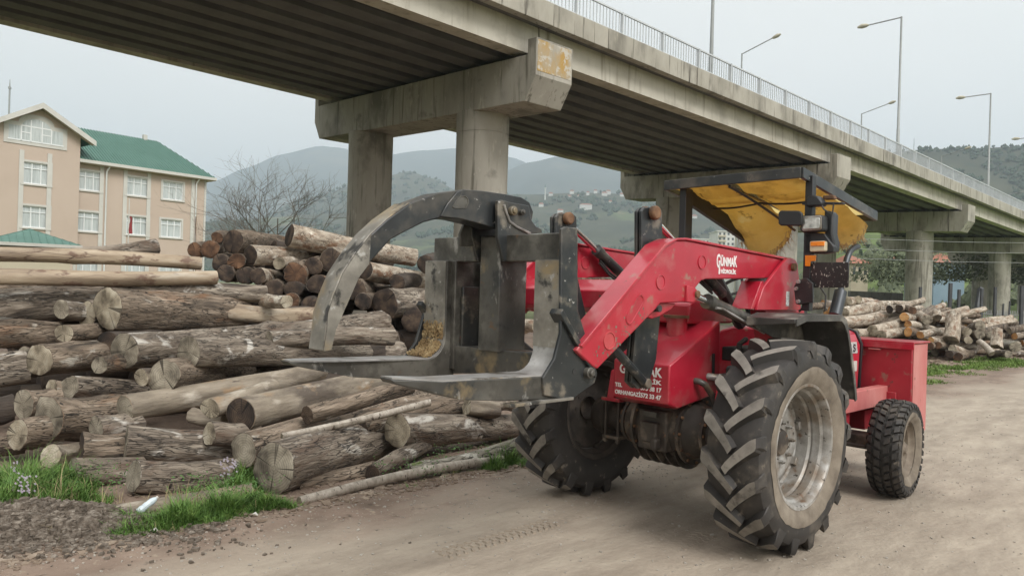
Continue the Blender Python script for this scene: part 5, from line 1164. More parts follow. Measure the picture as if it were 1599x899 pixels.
# ------------------------------------------------------------------ viaduct
VF = Frame(-3.19, 24.91, R_(43.14)); SPAN = 18.98
SL, SE = -.020, -.037                       # fall along the deck and across it
def vz(a, b, z): return z+SL*a+SE*b
V = tag(empty('viaduct', (VF.o[0], VF.o[1], 0), VF.a), 'long grey concrete road viaduct on round columns crossing above the yard', 'viaduct')
def vb(mb, a0, a1, b0, b1, z0, z1, mi=0):   # sloping box
    P_ = [(a, -b, vz(a, b, z)) for z in (z0, z1) for b in (b0, b1) for a in (a0, a1)]
    return mb.add(P_, [(0, 2, 3, 1), (4, 5, 7, 6), (0, 1, 5, 4), (2, 6, 7, 3), (0, 4, 6, 2), (1, 3, 7, 5)], mi)
def vsec(mb, sec, a0, a1, mi=0):            # a cross-section (b, z) run along the deck
    mb.prism([(a0, -b, vz(a0, b, z)) for b, z in sec], [(a1, -b, vz(a1, b, z)) for b, z in sec], mi); return mb
PIERS = range(-2, 9)
for k in PIERS:
    a = k*SPAN; hw = .72
    c = MB(); o1 = [(-6.12, 8.55), (-6.12, 7.6), (-5.72, 6.93), (5.72, 6.93), (6.12, 7.6), (6.12, 8.62), (5.78, 8.62), (5.78, 8.2), (-5.85, 8.2), (-5.85, 8.55)]
    P1 = [(a-hw, -b, vz(a, b, z)) for b, z in o1]; P2 = [(a+hw, -b, vz(a, b, z)) for b, z in o1]
    c.prism(P1, P2); co_ = c.build('pier_cap', 'concrete_stained' if k != 0 else 'concrete', V, bevel=.015, smooth=0)
    if k == 0:
        c = MB(); c.add([(a-hw+.05, -6.128, vz(a, 6.1, 7.72)), (a+hw-.05, -6.128, vz(a, 6.1, 7.72)), (a+hw-.05, -6.128, vz(a, 6.1, 8.57)), (a-hw+.05, -6.128, vz(a, 6.1, 8.57)),
               (a-hw+.05, -6.121, vz(a, 6.1, 7.72)), (a+hw-.05, -6.121, vz(a, 6.1, 7.72)), (a+hw-.05, -6.121, vz(a, 6.1, 8.57)), (a-hw+.05, -6.121, vz(a, 6.1, 8.57))],
              [(0, 1, 2, 3), (0, 4, 5, 1), (1, 5, 6, 2), (2, 6, 7, 3), (3, 7, 4, 0)]); c.build('peeling_paint', 'lichen', co_)
    for s_ in (-1, 1):
        b = s_*3.15; col = MB(); top = vz(a, b, 6.95); n = 40; zs = [-.1, top-.62, top-.60, top-3.2, top-3.215, top]
        segs = [(-.1, top-3.24, .80), (top-3.22, top-.62, .80), (top-.60, top+.02, .805)]
        for z0_, z1_, r in segs: col.lathe([(r, 0), (r, 0)], C=(0, 0, 0), n=3) if False else col.tube([(a, -b, z0_), (a, -b, z1_)], r, n)
        col.tube([(a, -b, top-3.25), (a, -b, top-3.2)], .79, n); col.tube([(a, -b, top-.63), (a, -b, top-.59)], .79, n)
        col.build('column', 'concrete', V, smooth=40)
for k in list(PIERS)[:-1]:
    a0, a1 = k*SPAN+.03, (k+1)*SPAN-.03
    for i in range(11):
        b = -5.22+i*1.044; g_ = MB()
        sec = [(b-.30, 8.34), (b+.30, 8.34), (b+.30, 8.50), (b+.11, 8.62), (b+.11, 9.0), (b+.38, 9.08), (b+.38, 9.16), (b-.38, 9.16), (b-.38, 9.08), (b-.11, 9.0), (b-.11, 8.62), (b-.30, 8.50)]
        if i == 10: sec = [(b-.30, 8.34), (b+.26, 8.34), (b+.26, 8.50), (b+.24, 9.16), (b-.38, 9.16), (b-.38, 9.08), (b-.11, 9.0), (b-.11, 8.62), (b-.30, 8.50)]
        if i == 0: sec = [(-q_ - 10.44+2*5.22, z_) for q_, z_ in [(5.22-.30, 8.34), (5.22+.26, 8.34), (5.22+.26, 8.50), (5.22+.24, 9.16), (5.22-.38, 9.16), (5.22-.38, 9.08), (5.22-.11, 9.0), (5.22-.11, 8.62), (5.22-.30, 8.50)]]
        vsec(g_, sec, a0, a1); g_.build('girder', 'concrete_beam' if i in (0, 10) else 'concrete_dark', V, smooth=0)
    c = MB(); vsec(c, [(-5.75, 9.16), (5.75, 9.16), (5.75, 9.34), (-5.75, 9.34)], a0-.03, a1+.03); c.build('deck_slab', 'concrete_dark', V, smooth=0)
    # cross beams between girders over the pier
    for i in range(10):
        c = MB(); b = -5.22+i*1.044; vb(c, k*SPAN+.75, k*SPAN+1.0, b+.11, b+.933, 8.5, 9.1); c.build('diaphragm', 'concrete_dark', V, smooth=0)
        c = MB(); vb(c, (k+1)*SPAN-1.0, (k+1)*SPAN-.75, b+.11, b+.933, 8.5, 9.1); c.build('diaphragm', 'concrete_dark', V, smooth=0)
    for i in range(11):
        b = -5.22+i*1.044
        for aa in (k*SPAN-.42, k*SPAN+.22): c = MB(); vb(c, aa, aa+.3, b-.2, b+.2, 8.2, 8.345); c.build('bearing', 'engine_dark', V, smooth=0)
NP = 8
for k in list(PIERS)[:-1]:
    for j in range(NP):
        a0 = k*SPAN+j*SPAN/NP+.008; a1 = k*SPAN+(j+1)*SPAN/NP-.008; jj = rf.uniform(-.01, .012)
        for s_ in (1, -1):
            c = MB(); b0, b1 = (5.76, 6.04+jj) if s_ > 0 else (-6.04, -5.76)
            vb(c, a0, a1, b0, b1, 9.10+jj*.5, 9.72); c.build('parapet_panel', 'concrete_stained', V, bevel=.012)
# railing
RL = tag(empty('railing', (VF.o[0], VF.o[1], 0), VF.a), 'grey steel railing with thin upright bars on top of the viaduct parapet', 'railing')
bal = None; bay = SPAN/9; z0r, z1r = 9.72, 10.42
def bay_mesh(which):
    c = MB()
    if which == 'p': vb(c, -.03, .03, 5.85, 5.95, z0r, z1r+.02)
    elif which == 'b':
        for i in range(1, 14): a = bay*i/14; vb(c, a-.011, a+.011, 5.89, 5.915, z0r+.07, z1r-.03)
    else:
        vb(c, 0, bay, 5.87, 5.93, z1r-.03, z1r+.02); vb(c, 0, bay, 5.88, 5.92, z0r+.05, z0r+.08)
    return c
protos = {}
for k in range(0, 9*9):
    a = -SPAN*.5+k*bay
    for wch, nm in (('p', 'railing_post'), ('b', 'upright_bars'), ('r', 'rail')):
        if wch not in protos: o = bay_mesh(wch).build(nm, 'rail_steel', RL, smooth=0); protos[wch] = o
        else: o = protos[wch].copy(); COL.objects.link(o); o.parent = RL
        if wch == 'b': o['kind'] = 'stuff'
        o.location = (a, 0, SL*a)
RF_ = tag(empty('railing', (VF.o[0], VF.o[1], 0), VF.a), 'far side steel railing of the viaduct, hidden by its deck', 'railing')
c = MB(); vb(c, -19, 130, -5.93, -5.87, z1r-.03, z1r+.02); c.build('rail', 'rail_steel', RF_, smooth=0)
# lamps on the deck
def lamp(a, b, ztop, reach, rise, head_dir, label, r=.075):
    zb = vz(a, b, 9.35); t_ = tag(empty('street_lamp', VF.w(a, b, zb), VF.a), label, 'street lamp', 'street lamps on the viaduct'); H_ = ztop-zb
    c = MB(); c.tube([(0, 0, 0), (0, 0, H_*.25), (0, 0, H_*.252), (0, 0, H_)], [r*1.15, r*1.1, r*.95, r*.6], 10); c.build('pole', 'lamp_steel', t_, smooth=40)
    c = MB(); c.tube([(0, 0, H_-.04), (0, head_dir*reach, H_+rise)], .035, 8); c.build('arm', 'lamp_steel', t_, smooth=40)
    c = MB(); y0 = head_dir*reach; d = head_dir; pts = [(0, y0-d*.08, H_+rise), (0, y0+d*.05, H_+rise+.01), (0, y0+d*.3, H_+rise+.03+.2*rise/reach), (0, y0+d*.52, H_+rise+.02+.4*rise/reach)]
    c.tube(pts, [.04, .10, .13, .05], 12); c.build('lamp_head', 'lamp_head', t_, smooth=60)
for (pb, pt_, rch, ris, lb) in (((1110, 112), (1118, -60), 1.9, .05, 'nearest street lamp, its pole leaving the top edge of the picture'),
    ((1402, 226), (1409, 27), 1.75, -.05, 'tall street lamp with its arm to the left, right of the middle of the viaduct'),
    ((1543, 290), (1548, 146), 1.6, -.02, 'street lamp with its arm to the left near the right edge'), ((1622, 330), (1624, 212), 1.5, 0, 'street lamp whose head just enters at the right edge')):
    a_ = VF.onq(*pb, 5.6)[0]; lamp(a_, 5.6, VF.onq(*pt_, 5.6)[1], rch, ris, 1, lb)
lamp(30.1, -5.6, 17.75, 2.2, .55, -1, 'street lamp with its rising arm pointing right above the canopy, highest of its row')
lamp(49.9, -5.6, 17.35, 2.2, .5, -1, 'street lamp with its rising arm pointing right, between the two tall left armed lamps')
lamp(70.5, -5.6, 16.7, 2.2, .5, -1, 'small far street lamp with its rising arm pointing right, in front of the wooded hill')
lamp(97, -5.6, 15.6, 2.0, .3, -1, 'farthest small street lamp seen just over the railing at the right')

# ------------------------------------------------------------------ building at the left
(bx0, by0, _) = atY(36, 330, 50.0)
BF = Frame(bx0, by0, R_(51.0))
B = tag(empty('building', (bx0, by0, 0), BF.a), 'peach coloured three storey building with white trim and a green sheet roof', 'building')
def bq(pts, q=0.): return [BF.onq(x, y, q) for x, y in pts]
def bbox(mb, x0, x1, y0, y1, z0, z1): return mb.box(x0, x1, y0, y1, z0, z1)
gq = .7                                        # the gabled block stands forward
xg1 = bq([(126, 210)], gq)[0][0]; xe = bq([(321, 300)])[0][0]; xg0 = -5.6
(xa, za_), = bq([(62, 166)], gq); zg_e = bq([(134, 214)], gq)[0][1]
ze_ = bq([(125, 250)], 0)[0][1]                # eave height of the long wing
def P_q(mb, poly, q0, q1): return mb.prism([(p, -q0, z) for p, z in poly], [(p, -q1, z) for p, z in poly])
gl = 2*xa-xg1
# window openings (px boxes), front wall built in pieces around them
def wall_with_holes(name, x0, x1, z0, z1, q, thick, holes, matn='wall_peach'):
    xs = sorted({x0, x1} | {h[0] for h in holes} | {h[1] for h in holes}); zs = sorted({z0, z1} | {h[2] for h in holes} | {h[3] for h in holes})
    m_ = MB()
    for i in range(len(xs)-1):
        for j in range(len(zs)-1):
            cx_, cz_ = (xs[i]+xs[i+1])/2, (zs[j]+zs[j+1])/2
            if any(h[0] < cx_ < h[1] and h[2] < cz_ < h[3] for h in holes): continue
            m_.box(xs[i], xs[i+1], -q, -q+thick, zs[j], zs[j+1])
    return m_.build(name, matn, B, smooth=0)
def window(x0, x1, z0, z1, q, n=3, label=None):
    t_ = empty('window', ((x0+x1)/2, -q, z0), 0, B); W_, H_ = x1-x0, z1-z0; cx_ = 0
    fw = .07; m_ = MB()
    for (a, b, c, d) in ((-W_/2, W_/2, 0, fw), (-W_/2, W_/2, H_-fw, H_), (-W_/2, -W_/2+fw, fw, H_-fw), (W_/2-fw, W_/2, fw, H_-fw)): m_.box(a, b, .03, .10, c, d)
    for i in range(1, n): x = -W_/2+W_*i/n; m_.box(x-fw*.45, x+fw*.45, .035, .10, fw, H_-fw)
    m_.box(-W_/2+fw, W_/2-fw, .04, .10, H_*.72-.03, H_*.72+.03); m_.build('frame', 'upvc', t_, smooth=0)
    m_ = MB(); m_.box(-W_/2+.02, W_/2-.02, .085, .09, .02, H_-.02); m_.build('pane', 'curtain', t_, smooth=0)
    m_ = MB(); tw = .14
    for (a, b, c, d) in ((-W_/2-tw, W_/2+tw, H_, H_+tw), (-W_/2-tw, -W_/2, 0, H_), (W_/2, W_/2+tw, 0, H_)): m_.box(a, b, -.05, .02, c, d)
    m_.build('surround', 'trim_white', t_, smooth=0)
    m_ = MB(); m_.box(-W_/2-tw, W_/2+tw, -.09, .08, -.10, -.001); m_.build('sill', 'trim_white', t_, smooth=0)
wing = []
for (l, r, t0, b0) in ((121, 154, 269, 299), (198, 229, 281, 308), (254, 283.5, 287, 314), (119, 151.5, 334, 362), (197, 227, 341, 368), (251, 281, 346, 372)):
    (x0, z1_), (x1, z0_) = bq([(l, t0)], 0)[0], bq([(r, b0)], 0)[0]
    zt = bq([((l+r)/2, (t0+1))], 0)[0][1]
    wing.append([x0, x1, z0_, z0_+1.55])
rows = [sum(w_[2] for w_ in wing[:3])/3, sum(w_[2] for w_ in wing[3:])/3]
wing = [[w_[0], w_[0]+1.62, rows[i//3], rows[i//3]+1.38] for i, w_ in enumerate(wing)]
dz_ = rows[0]-rows[1]
lower = [[w_[0], w_[1], w_[2]-dz_, w_[3]-dz_] for w_ in wing[3:]]
wall_with_holes('wall', xg1, xe, 0, ze_, 0, .3, wing+lower)
for w_ in wing+lower: window(*w_, 0)
gwin = []
for (l, r, t0, b0) in ((36, 72.5, 258, 290), (33.5, 70, 327, 357)):
    (x0, z1_), (x1, z0_) = bq([(l, t0)], gq)[0], bq([(r, b0)], gq)[0]; gwin.append([x0, x0+1.62, z0_, z0_+1.45])
gwin[1][0], gwin[1][1] = gwin[0][0], gwin[0][1]
gd = gwin[0][2]-gwin[1][2]; gwin.append([gwin[1][0], gwin[1][1], gwin[1][2]-gd, gwin[1][3]-gd])
ga = [bq([(12, 190)], gq)[0][0], bq([(99, 220)], gq)[0][0], bq([(14, 217)], gq)[0][1], bq([(60, 186)], gq)[0][1]]
zeg = zg_e-.1
wall_with_holes('wall', gl, xg1, 0, ga[2]-.05, gq, .3, gwin)
for w_ in gwin: window(*w_, gq)
m_ = MB(); P_q(m_, [(gl, ga[2]-.05), (xg1, ga[2]-.05), (xg1, zeg), (xa, za_-.15), (gl, zeg)], gq, gq-.3); m_.build('gable_wall', 'wall_peach', B, smooth=0)
m_ = MB(); m_.box(xg1-.3, xg1, -gq+.3, .0, 0, zeg); m_.box(gl, gl+.3, -gq+.3, 9, 0, zeg); m_.box(xe-.3, xe, .3, 9, 0, ze_); m_.box(gl, xe, 9, 9.3, 0, ze_); m_.build('wall', 'wall_peach', B, smooth=0)
# arched attic window
aw = empty('arched_window', ((ga[0]+ga[1])/2, -gq, ga[2]), 0, B); W_ = ga[1]-ga[0]; H_ = ga[3]-ga[2]
def archpoly(w_, h_, e=0.):
    o = [(-w_/2-e, -e), (w_/2+e, -e), (w_/2+e, h_*.62+e)]
    for i in range(0, 11): a = math.pi*i/10; o.append((w_*.27*math.cos(a)+(e if i < 5 else -e)*.8, h_*.62+e+(h_*.38)*math.sin(a)))
    o.append((-w_/2-e, h_*.62+e)); return o
m_ = MB(); m_.prism([(p, -.05, z) for p, z in archpoly(W_, H_, .22)], [(p, .02, z) for p, z in archpoly(W_, H_, .22)]); m_.build('surround', 'trim_white', aw, smooth=0)
m_ = MB(); m_.prism([(p, -.055, z) for p, z in archpoly(W_*.97, H_*.96, 0)], [(p, -.052, z) for p, z in archpoly(W_*.97, H_*.96, 0)]); m_.build('pane', 'curtain', aw, smooth=0)
m_ = MB()
for x in (-.27, -.10, .10, .27): m_.box(W_*x-.035, W_*x+.035, -.075, -.057, 0, H_*(.62 if abs(x) > .2 else .9))
m_.box(-W_*.27, W_*.27, -.07, -.057, H_*.60, H_*.65); m_.box(-W_*.27, -W_*.1, -.07, -.057, H_*.34, H_*.38); m_.box(W_*.1, W_*.27, -.07, -.057, H_*.34, H_*.38); m_.box(-W_/2, W_/2, -.075, -.057, 0, .08); m_.build('frame', 'upvc', aw, smooth=0)
# pilaster strips, string course and downpipes
st = MB
for (x, q, zt_) in [(bq([(v, 300)], 0)[0][0], 0, ze_-.02) for v in (118.5, 158, 195, 232, 301)]+[(bq([(v, 300)], gq)[0][0], gq, gwin[0][3]+.75) for v in (32, 76)]:
    m_ = MB(); m_.box(x-.14, x+.14, -q-.06, -q-.001, 0, zt_); m_.build('pilaster_strip', 'trim_white', B, smooth=0)
for v in (162, 303):
    x = bq([(v, 300)], 0)[0][0]; m_ = MB(); m_.tube([(x+.12, -.12, 0), (x+.12, -.12, ze_-.6), (x+.25, -.5, ze_-.1)], .06, 8); m_.build('downpipe', 'upvc', B, smooth=40)
m_ = MB(); m_.box(xe-.12, xe+.04, -.05, .3, 0, ze_-.02); m_.build('pilaster_strip', 'trim_white', B, smooth=0)
# green hipped roof of ribbed sheets
ov = .55; dep = 9.3; zr_ = bq([(246, 221)], -4.6)[0][1]; xr1 = bq([(246, 221)], -4.6)[0][0]
rfm = MB(); e0, e1 = xg1-.3, xe+ov
rfm.add([(e0, -ov, ze_), (e1, -ov, ze_), (xr1, 4.6, zr_), (e0, 4.6, zr_), (e1, dep+ov, ze_), (e0, dep+ov, ze_)], [(0, 1, 2, 3), (1, 4, 2), (3, 2, 4, 5)])
ro_ = rfm.build('roof', 'roof_green', B, smooth=0)
rb_ = MB(); x = e0+.12
def zroof(x, y): 
    s_ = (zr_-ze_)/(4.6+ov); return ze_+(y+ov)*s_
while x < e1:
    ymax = 4.6 if x < xr1 else -ov+(e1-x)/(e1-xr1)*(4.6+ov)
    if ymax > -ov+.1: rb_.prism([(x-.025, -ov, ze_+.01), (x+.025, -ov, ze_+.01), (x+.02, -ov, ze_+.06), (x-.02, -ov, ze_+.06)], [(x-.025, ymax, zroof(x, ymax)+.01), (x+.025, ymax, zroof(x, ymax)+.01), (x+.02, ymax, zroof(x, ymax)+.06), (x-.02, ymax, zroof(x, ymax)+.06)])
    x += .22
tag(rb_.build('sheet_ribs', 'roof_green', ro_, smooth=0), kind='stuff')
m_ = MB(); m_.box(e0, e1, -ov-.08, -ov+.04, ze_-.20, ze_+.02); m_.box(e1-.04, e1+.08, -ov, dep+ov, ze_-.2, ze_+.02); m_.build('gutter', 'trim_white', B, smooth=0)
m_ = MB(); m_.box(e0, e1, -ov, .0, ze_-.24, ze_-.2); m_.box(xe, e1, 0, dep, ze_-.24, ze_-.2); m_.build('soffit', 'wall_peach', B, smooth=0)
# roof of the gabled block, with white barge boards
xo = xg1+.75; sl_ = (za_-zg_e)/(xg1-xa); zo = zg_e-sl_*(xo-xg1)
for sgn in (1, -1):
    m_ = MB(); X = lambda v: xa+sgn*(v-xa)
    A_ = [(xa, za_+.12), (X(xo), zo+.12), (X(xo), zo-.02), (xa, za_-.02)]
    m_.prism([(p, -gq-.55, z) for p, z in A_], [(p, 9.6, z) for p, z in A_]); m_.build('roof', 'roof_green', B, smooth=0)
    m_ = MB(); A_ = [(xa, za_+.16), (X(xo+.05), zo+.16), (X(xo+.05), zo-.20), (xa, za_-.22)]
    m_.prism([(p, -gq-.66, z) for p, z in A_], [(p, -gq-.552, z) for p, z in A_]); m_.build('barge_board', 'trim_white', B, smooth=0)
    m_ = MB(); A_ = [(xa, za_-.03), (X(xo), zo-.03), (X(xo), zo-.12), (xa, za_-.12)]; m_.prism([(p, -gq-.55, z) for p, z in A_], [(p, -gq-.001, z) for p, z in A_]); m_.build('soffit', 'wall_peach', B, smooth=0)
m_ = MB(); m_.box(xr1-1.2, xr1-.9, 4.45, 4.75, zr_-.1, zr_+.35); m_.build('vent_cowl', 'trim_white', B, smooth=0)
# mast behind the gable
p_ = atY(14, 176, 58); tm = tag(empty('mast', (p_.x, p_.y, 0)), 'thin mast standing behind the gabled roof at the left edge', 'mast'); ztm = atY(15, 124, 58).z
m_ = MB(); m_.tube([(0, 0, 0), (0, 0, ztm-.8), (0, 0, ztm)], [.09, .06, .015], 8); m_.build('mast_pole', 'lamp_steel', tm)
m_ = MB(); m_.tube([(0, 0, ztm-.75), (0, 0, ztm-.6)], .11, 8); m_.build('collar', 'lamp_steel', tm)
# flag pole before the wing
p_ = atY(200, 380, 44); tf = tag(empty('flag_pole', (p_.x, p_.y, 0)), 'white flag pole with a limp red flag in front of the building', 'flag pole'); zf = atY(199, 310, 44).z; zq1 = atY(200, 338, 44).z
m_ = MB(); m_.tube([(0, 0, 0), (0, 0, zf)], [.05, .03], 8); m_.build('pole', 'trim_white', tf)
m_ = MB()
for i in range(7):
    for j in range(3): m_.v.append((.03+j*.09+.03*math.sin(i*1.3), .05*math.sin(i*.9+j*2), zq1-i*.17))
for i in range(6):
    for j in range(2): m_.f.append((i*3+j, i*3+j+1, (i+1)*3+j+1, (i+1)*3+j)); m_.m.append(0)
m_.build('flag', 'flag_red', tf, smooth=60, normals=False)
p_ = atY(305, 375, 46); m_ = MB(); zt_ = atY(305, 338, 46).z
m_.tube([(-.07, 0, 0), (-.02, 0, zt_)], .02, 6); m_.tube([(.1, 0, 0), (0, 0, zt_)], .02, 6); tl_ = m_.build('pole_pair', 'rust', loc=(p_.x, p_.y, 0)); tl_.name = 'leaning_pole'; tag(tl_, 'pair of thin rusty poles leaning together before the building corner', 'pole')
# green roofed pavilion
pc_ = atY(52, 388, 36); ztp = atY(52, 358, 36).z; zep = atY(52, 382, 36).z
PV = tag(empty('pavilion', (pc_.x-.2, pc_.y, 0), R_(38)), 'small pavilion with a green pyramid roof between the log pile and the building', 'pavilion')
hw = 1.95; m_ = MB(); m_.add([(-hw, -hw, zep), (hw, -hw, zep), (hw, hw, zep), (-hw, hw, zep), (0, 0, ztp)], [(0, 1, 4), (1, 2, 4), (2, 3, 4), (3, 0, 4), (0, 3, 2, 1)]); po = m_.build('roof', 'roof_green', PV, smooth=0)
m_ = MB()
for sg in range(4):
    M = Matrix.Rotation(sg*math.pi/2, 4, 'Z')
    for i in range(13):
        x = -hw+.15+i*(2*hw-.3)/12; t = 1-abs(x)/hw
        A0 = M @ Vector((x, -hw, zep+.02)); A1 = M @ Vector((x, -hw+hw*t, zep+(ztp-zep)*t+.02)); m_.tube([A0, A1], .02, 4)
tag(m_.build('sheet_ribs', 'roof_green', po, smooth=0), kind='stuff')
for sg in range(4):
    M = Matrix.Rotation(sg*math.pi/2, 4, 'Z'); m_ = MB(); m_.box(-hw, hw, -hw-.05, -hw+.02, zep-.14, zep+.01, M=M); m_.build('fascia', 'trim_white', PV, smooth=0)
    m_ = MB(); m_.tube([M @ Vector((-hw+.25, -hw+.25, 0)), M @ Vector((-hw+.25, -hw+.25, zep))], .07, 8); m_.build('post', 'trim_white', PV)
m_ = MB(); m_.box(-hw+.4, hw-.4, -hw+.4, hw-.4, 0, zep-.35); m_.build('wall', 'plaster_cream', PV, smooth=0)

# ------------------------------------------------------------------ trees
def bare_tree(px, py, Y, ztop, width, label, seed, nbr=7, lean=0):
    r = random.Random(seed); b = atY(px, py, Y); t_ = tag(empty('bare_tree', (b.x, Y, 0)), label, 'tree'); m_ = MB(); tw = MB(); H_ = ztop
    def grow(p, d, L, rad, dep):
        n = 4; pts = [Vector(p)]; dd = Vector(d).normalized()
        for i in range(n):
            dd = (dd+Vector((r.uniform(-.22, .22), r.uniform(-.22, .22), r.uniform(-.05, .16)))).normalized(); pts.append(pts[-1]+dd*L/n)
        mm = m_ if dep < 2 else tw
        mm.tube(pts, [rad*(1-.45*i/n) for i in range(n+1)], 8 if dep < 1 else (5 if dep < 2 else 3), caps=False)
        if dep >= 5 or rad < .003: return
        for i in range(r.choice((3, 3, 4)) if dep < 4 else 3):
            f = r.uniform(.35, 1); k = min(n-1, int(f*n)); q = pts[k].lerp(pts[k+1], f*n-k); a = r.uniform(0, 6.28); sp = r.uniform(.45, .95)
            ax_ = dd.orthogonal().normalized(); sd = Matrix.Rotation(a, 3, dd) @ ax_
            nd = (dd*math.cos(sp)+sd*math.sin(sp)); nd.x *= width; nd.z += .08
            grow(q, nd, L*r.uniform(.55, .80), rad*.56, dep+1)
    m_.tube([(0, 0, -.2), (.04, 0, H_*.18), (.0, 0, H_*.34)], [.15, .12, .09], 8)
    grow((0, 0, H_*.32), (.1, 0, 1), H_*.40, .05, 1); grow((0, 0, H_*.30), (-.35, 0, 1), H_*.38, .045, 1)
    for i in range(nbr):
        a = 6.28*i/nbr+r.random(); grow((lean*H_*.3, 0, H_*.30), (math.cos(a)*width, math.sin(a)*.8, r.uniform(.6, 1.3)), H_*.42, .036, 1)
    m_.build('trunk', 'branch', t_, smooth=60, normals=False); tw.build('twigs', 'branch', t_, smooth=60, normals=False); return t_
bare_tree(432, 360, 33, 6.1, 1.4, 'wide bare tree with fine twigs standing behind the dark ended stack', 11, 8)
def leafy(name, loc, h, w_, label, matn, seed, n=420, cone=False, cat='tree', group=None):
    r = random.Random(seed); t_ = tag(empty(name, loc), label, cat, group); m_ = MB()
    for i in range(n):
        f = r.random(); 
        if cone: rad = w_*(1-f)*.5*(.5+.5*r.random()); z = h*(.12+.88*f)
        else: rad = w_*.5*math.sqrt(max(0, 1-(2*f-1)**2))*(.55+.5*r.random()); z = h*(.22+.78*f)
        a = r.random()*6.28; p = Vector((rad*math.cos(a), rad*math.sin(a), z)); s_ = w_*r.uniform(.05, .11)
        u1 = Vector((r.uniform(-1, 1), r.uniform(-1, 1), r.uniform(-1, 1))).normalized()*s_; u2 = u1.orthogonal().normalized()*s_*.8
        m_.add([p-u1, p+u2, p+u1, p-u2], [(0, 1, 2, 3)])
    m_.build('crown', matn, t_, smooth=0, normals=False); c = MB(); c.tube([(0, 0, 0), (0, 0, h*.7)], [w_*.05, w_*.02], 6); c.build('trunk', 'branch', t_); return t_

# ------------------------------------------------------------------ hills
def hillmat(name, cols, sc, layers=()):
    m = mat(name, cols, sc, (1, 1, 1.4), 1.0, bump=.0, rand=False, layers=layers, det=12, spec=.1)
hillmat('far_forest', [(.03, .042, .035), (.045, .058, .045), (.07, .075, .055)], .006, [((.10, .10, .07), .004, .56, .66, V1)])
hillmat('hill_fields', [(.04, .047, .034), (.065, .07, .046), (.095, .093, .064)], .012,
        [((.10, .125, .06), .008, .58, .66, V1), ((.04, .052, .035), .03, .55, .62, V1), ((.19, .16, .11), .016, .63, .70, V1)])
hillmat('near_slope', [(.07, .095, .035), (.11, .15, .05), (.15, .20, .07)], .05,
        [((.07, .075, .045), .12, .55, .62, V1), ((.20, .17, .12), .07, .64, .7, V1)])
def hill(name, prof, Yr, Yf, matn, amp, rough, nx=150, ny=44, xo=0, back=True):
    """ridge surveyed in the photo at distance Yr, falling to the foot at Yf and away behind"""
    pts = [atY(px, py, Yr) for px, py in prof]; m_ = MB(); x0, x1 = pts[0].x, pts[-1].x
    def ridge(x):
        for i in range(len(pts)-1):
            if x <= pts[i+1].x or i == len(pts)-2:
                f = max(0, min(1, (x-pts[i].x)/(pts[i+1].x-pts[i].x))); f = f*f*(3-2*f)*.5+f*.5; return pts[i].z+(pts[i+1].z-pts[i].z)*f
    tot = ny+10
    for j in range(tot):
        t = j/(ny-1)
        for i in range(nx):
            x = x0+(x1-x0)*i/(nx-1); rz = ridge(x)
            if j < ny: y = Yf+(Yr-Yf)*t; z = rz*(t**1.15)*(1) ; xx = x*(y/Yr) if True else x
            else: tb = (j-ny+1)/10; y = Yr+(Yr-Yf)*.6*tb; z = rz*(1-tb)**1.3; xx = x
            edge = min(1, t*3, max(0, (1.18-abs(t))*4)); nn = noise.fractal(Vector((xx*rough, y*rough*.7, seedh[0])), 1.0, 2.1, 6)
            ph = math.sin(min(1, t)*math.pi); z += amp*nn*(.25+ph) if j < ny-1 else amp*nn*.22
            z = min(z, rz*1.0+amp*.25) if j < ny else z
            m_.v.append((xx, y, max(z, -3)-(1.5 if t < .01 else 0)))
    for j in range(tot-1):
        for i in range(nx-1): m_.f.append((j*nx+i, j*nx+i+1, (j+1)*nx+i+1, (j+1)*nx+i)); m_.m.append(0)
    seedh[0] += 5
    return tag(m_.build(name, matn, smooth=180), kind='structure')
seedh = [1]
hill('far_mountain', [(-900, 330), (-300, 300), (100, 300), (330, 284), (380, 262), (440, 240), (500, 227), (535, 231), (575, 246), (600, 241), (660, 234), (720, 231), (770, 240), (805, 247), (900, 300), (1200, 400), (1500, 440)], 3600, 1900, 'far_forest', 35, .0022, 200)
hill('right_mountain', [(600, 400), (700, 330), (760, 280), (830, 252), (870, 243), (940, 250), (985, 266), (1060, 275), (1200, 262), (1350, 250), (1500, 260), (1900, 300), (2500, 420)], 2700, 1500, 'far_forest', 30, .003, 190)
hill('wooded_spur', [(300, 420), (400, 345), (470, 310), (560, 288), (610, 274), (640, 269), (675, 280), (715, 300), (760, 335), (820, 350), (900, 380)], 1750, 1100, 'hill_fields', 20, .006, 150)
hill('terraced_hillside', [(-700, 430), (100, 400), (330, 345), (500, 335), (620, 325), (720, 312), (800, 304), (900, 300), (1000, 305), (1100, 322), (1200, 330), (1350, 300), (1500, 330), (1800, 360)], 1250, 620, 'hill_fields', 16, .008, 220)
hill('wooded_ridge', [(1150, 400), (1250, 300), (1330, 252), (1400, 236), (1450, 232), (1520, 231), (1600, 228), (1750, 235), (2100, 290), (2600, 420)], 760, 430, 'hill_fields', 9, .012, 150)
hill('green_slope', [(1180, 470), (1250, 420), (1300, 372), (1350, 350), (1400, 340), (1480, 345), (1560, 352), (1700, 350), (2100, 440)], 300, 120, 'near_slope', 3.5, .03, 120)
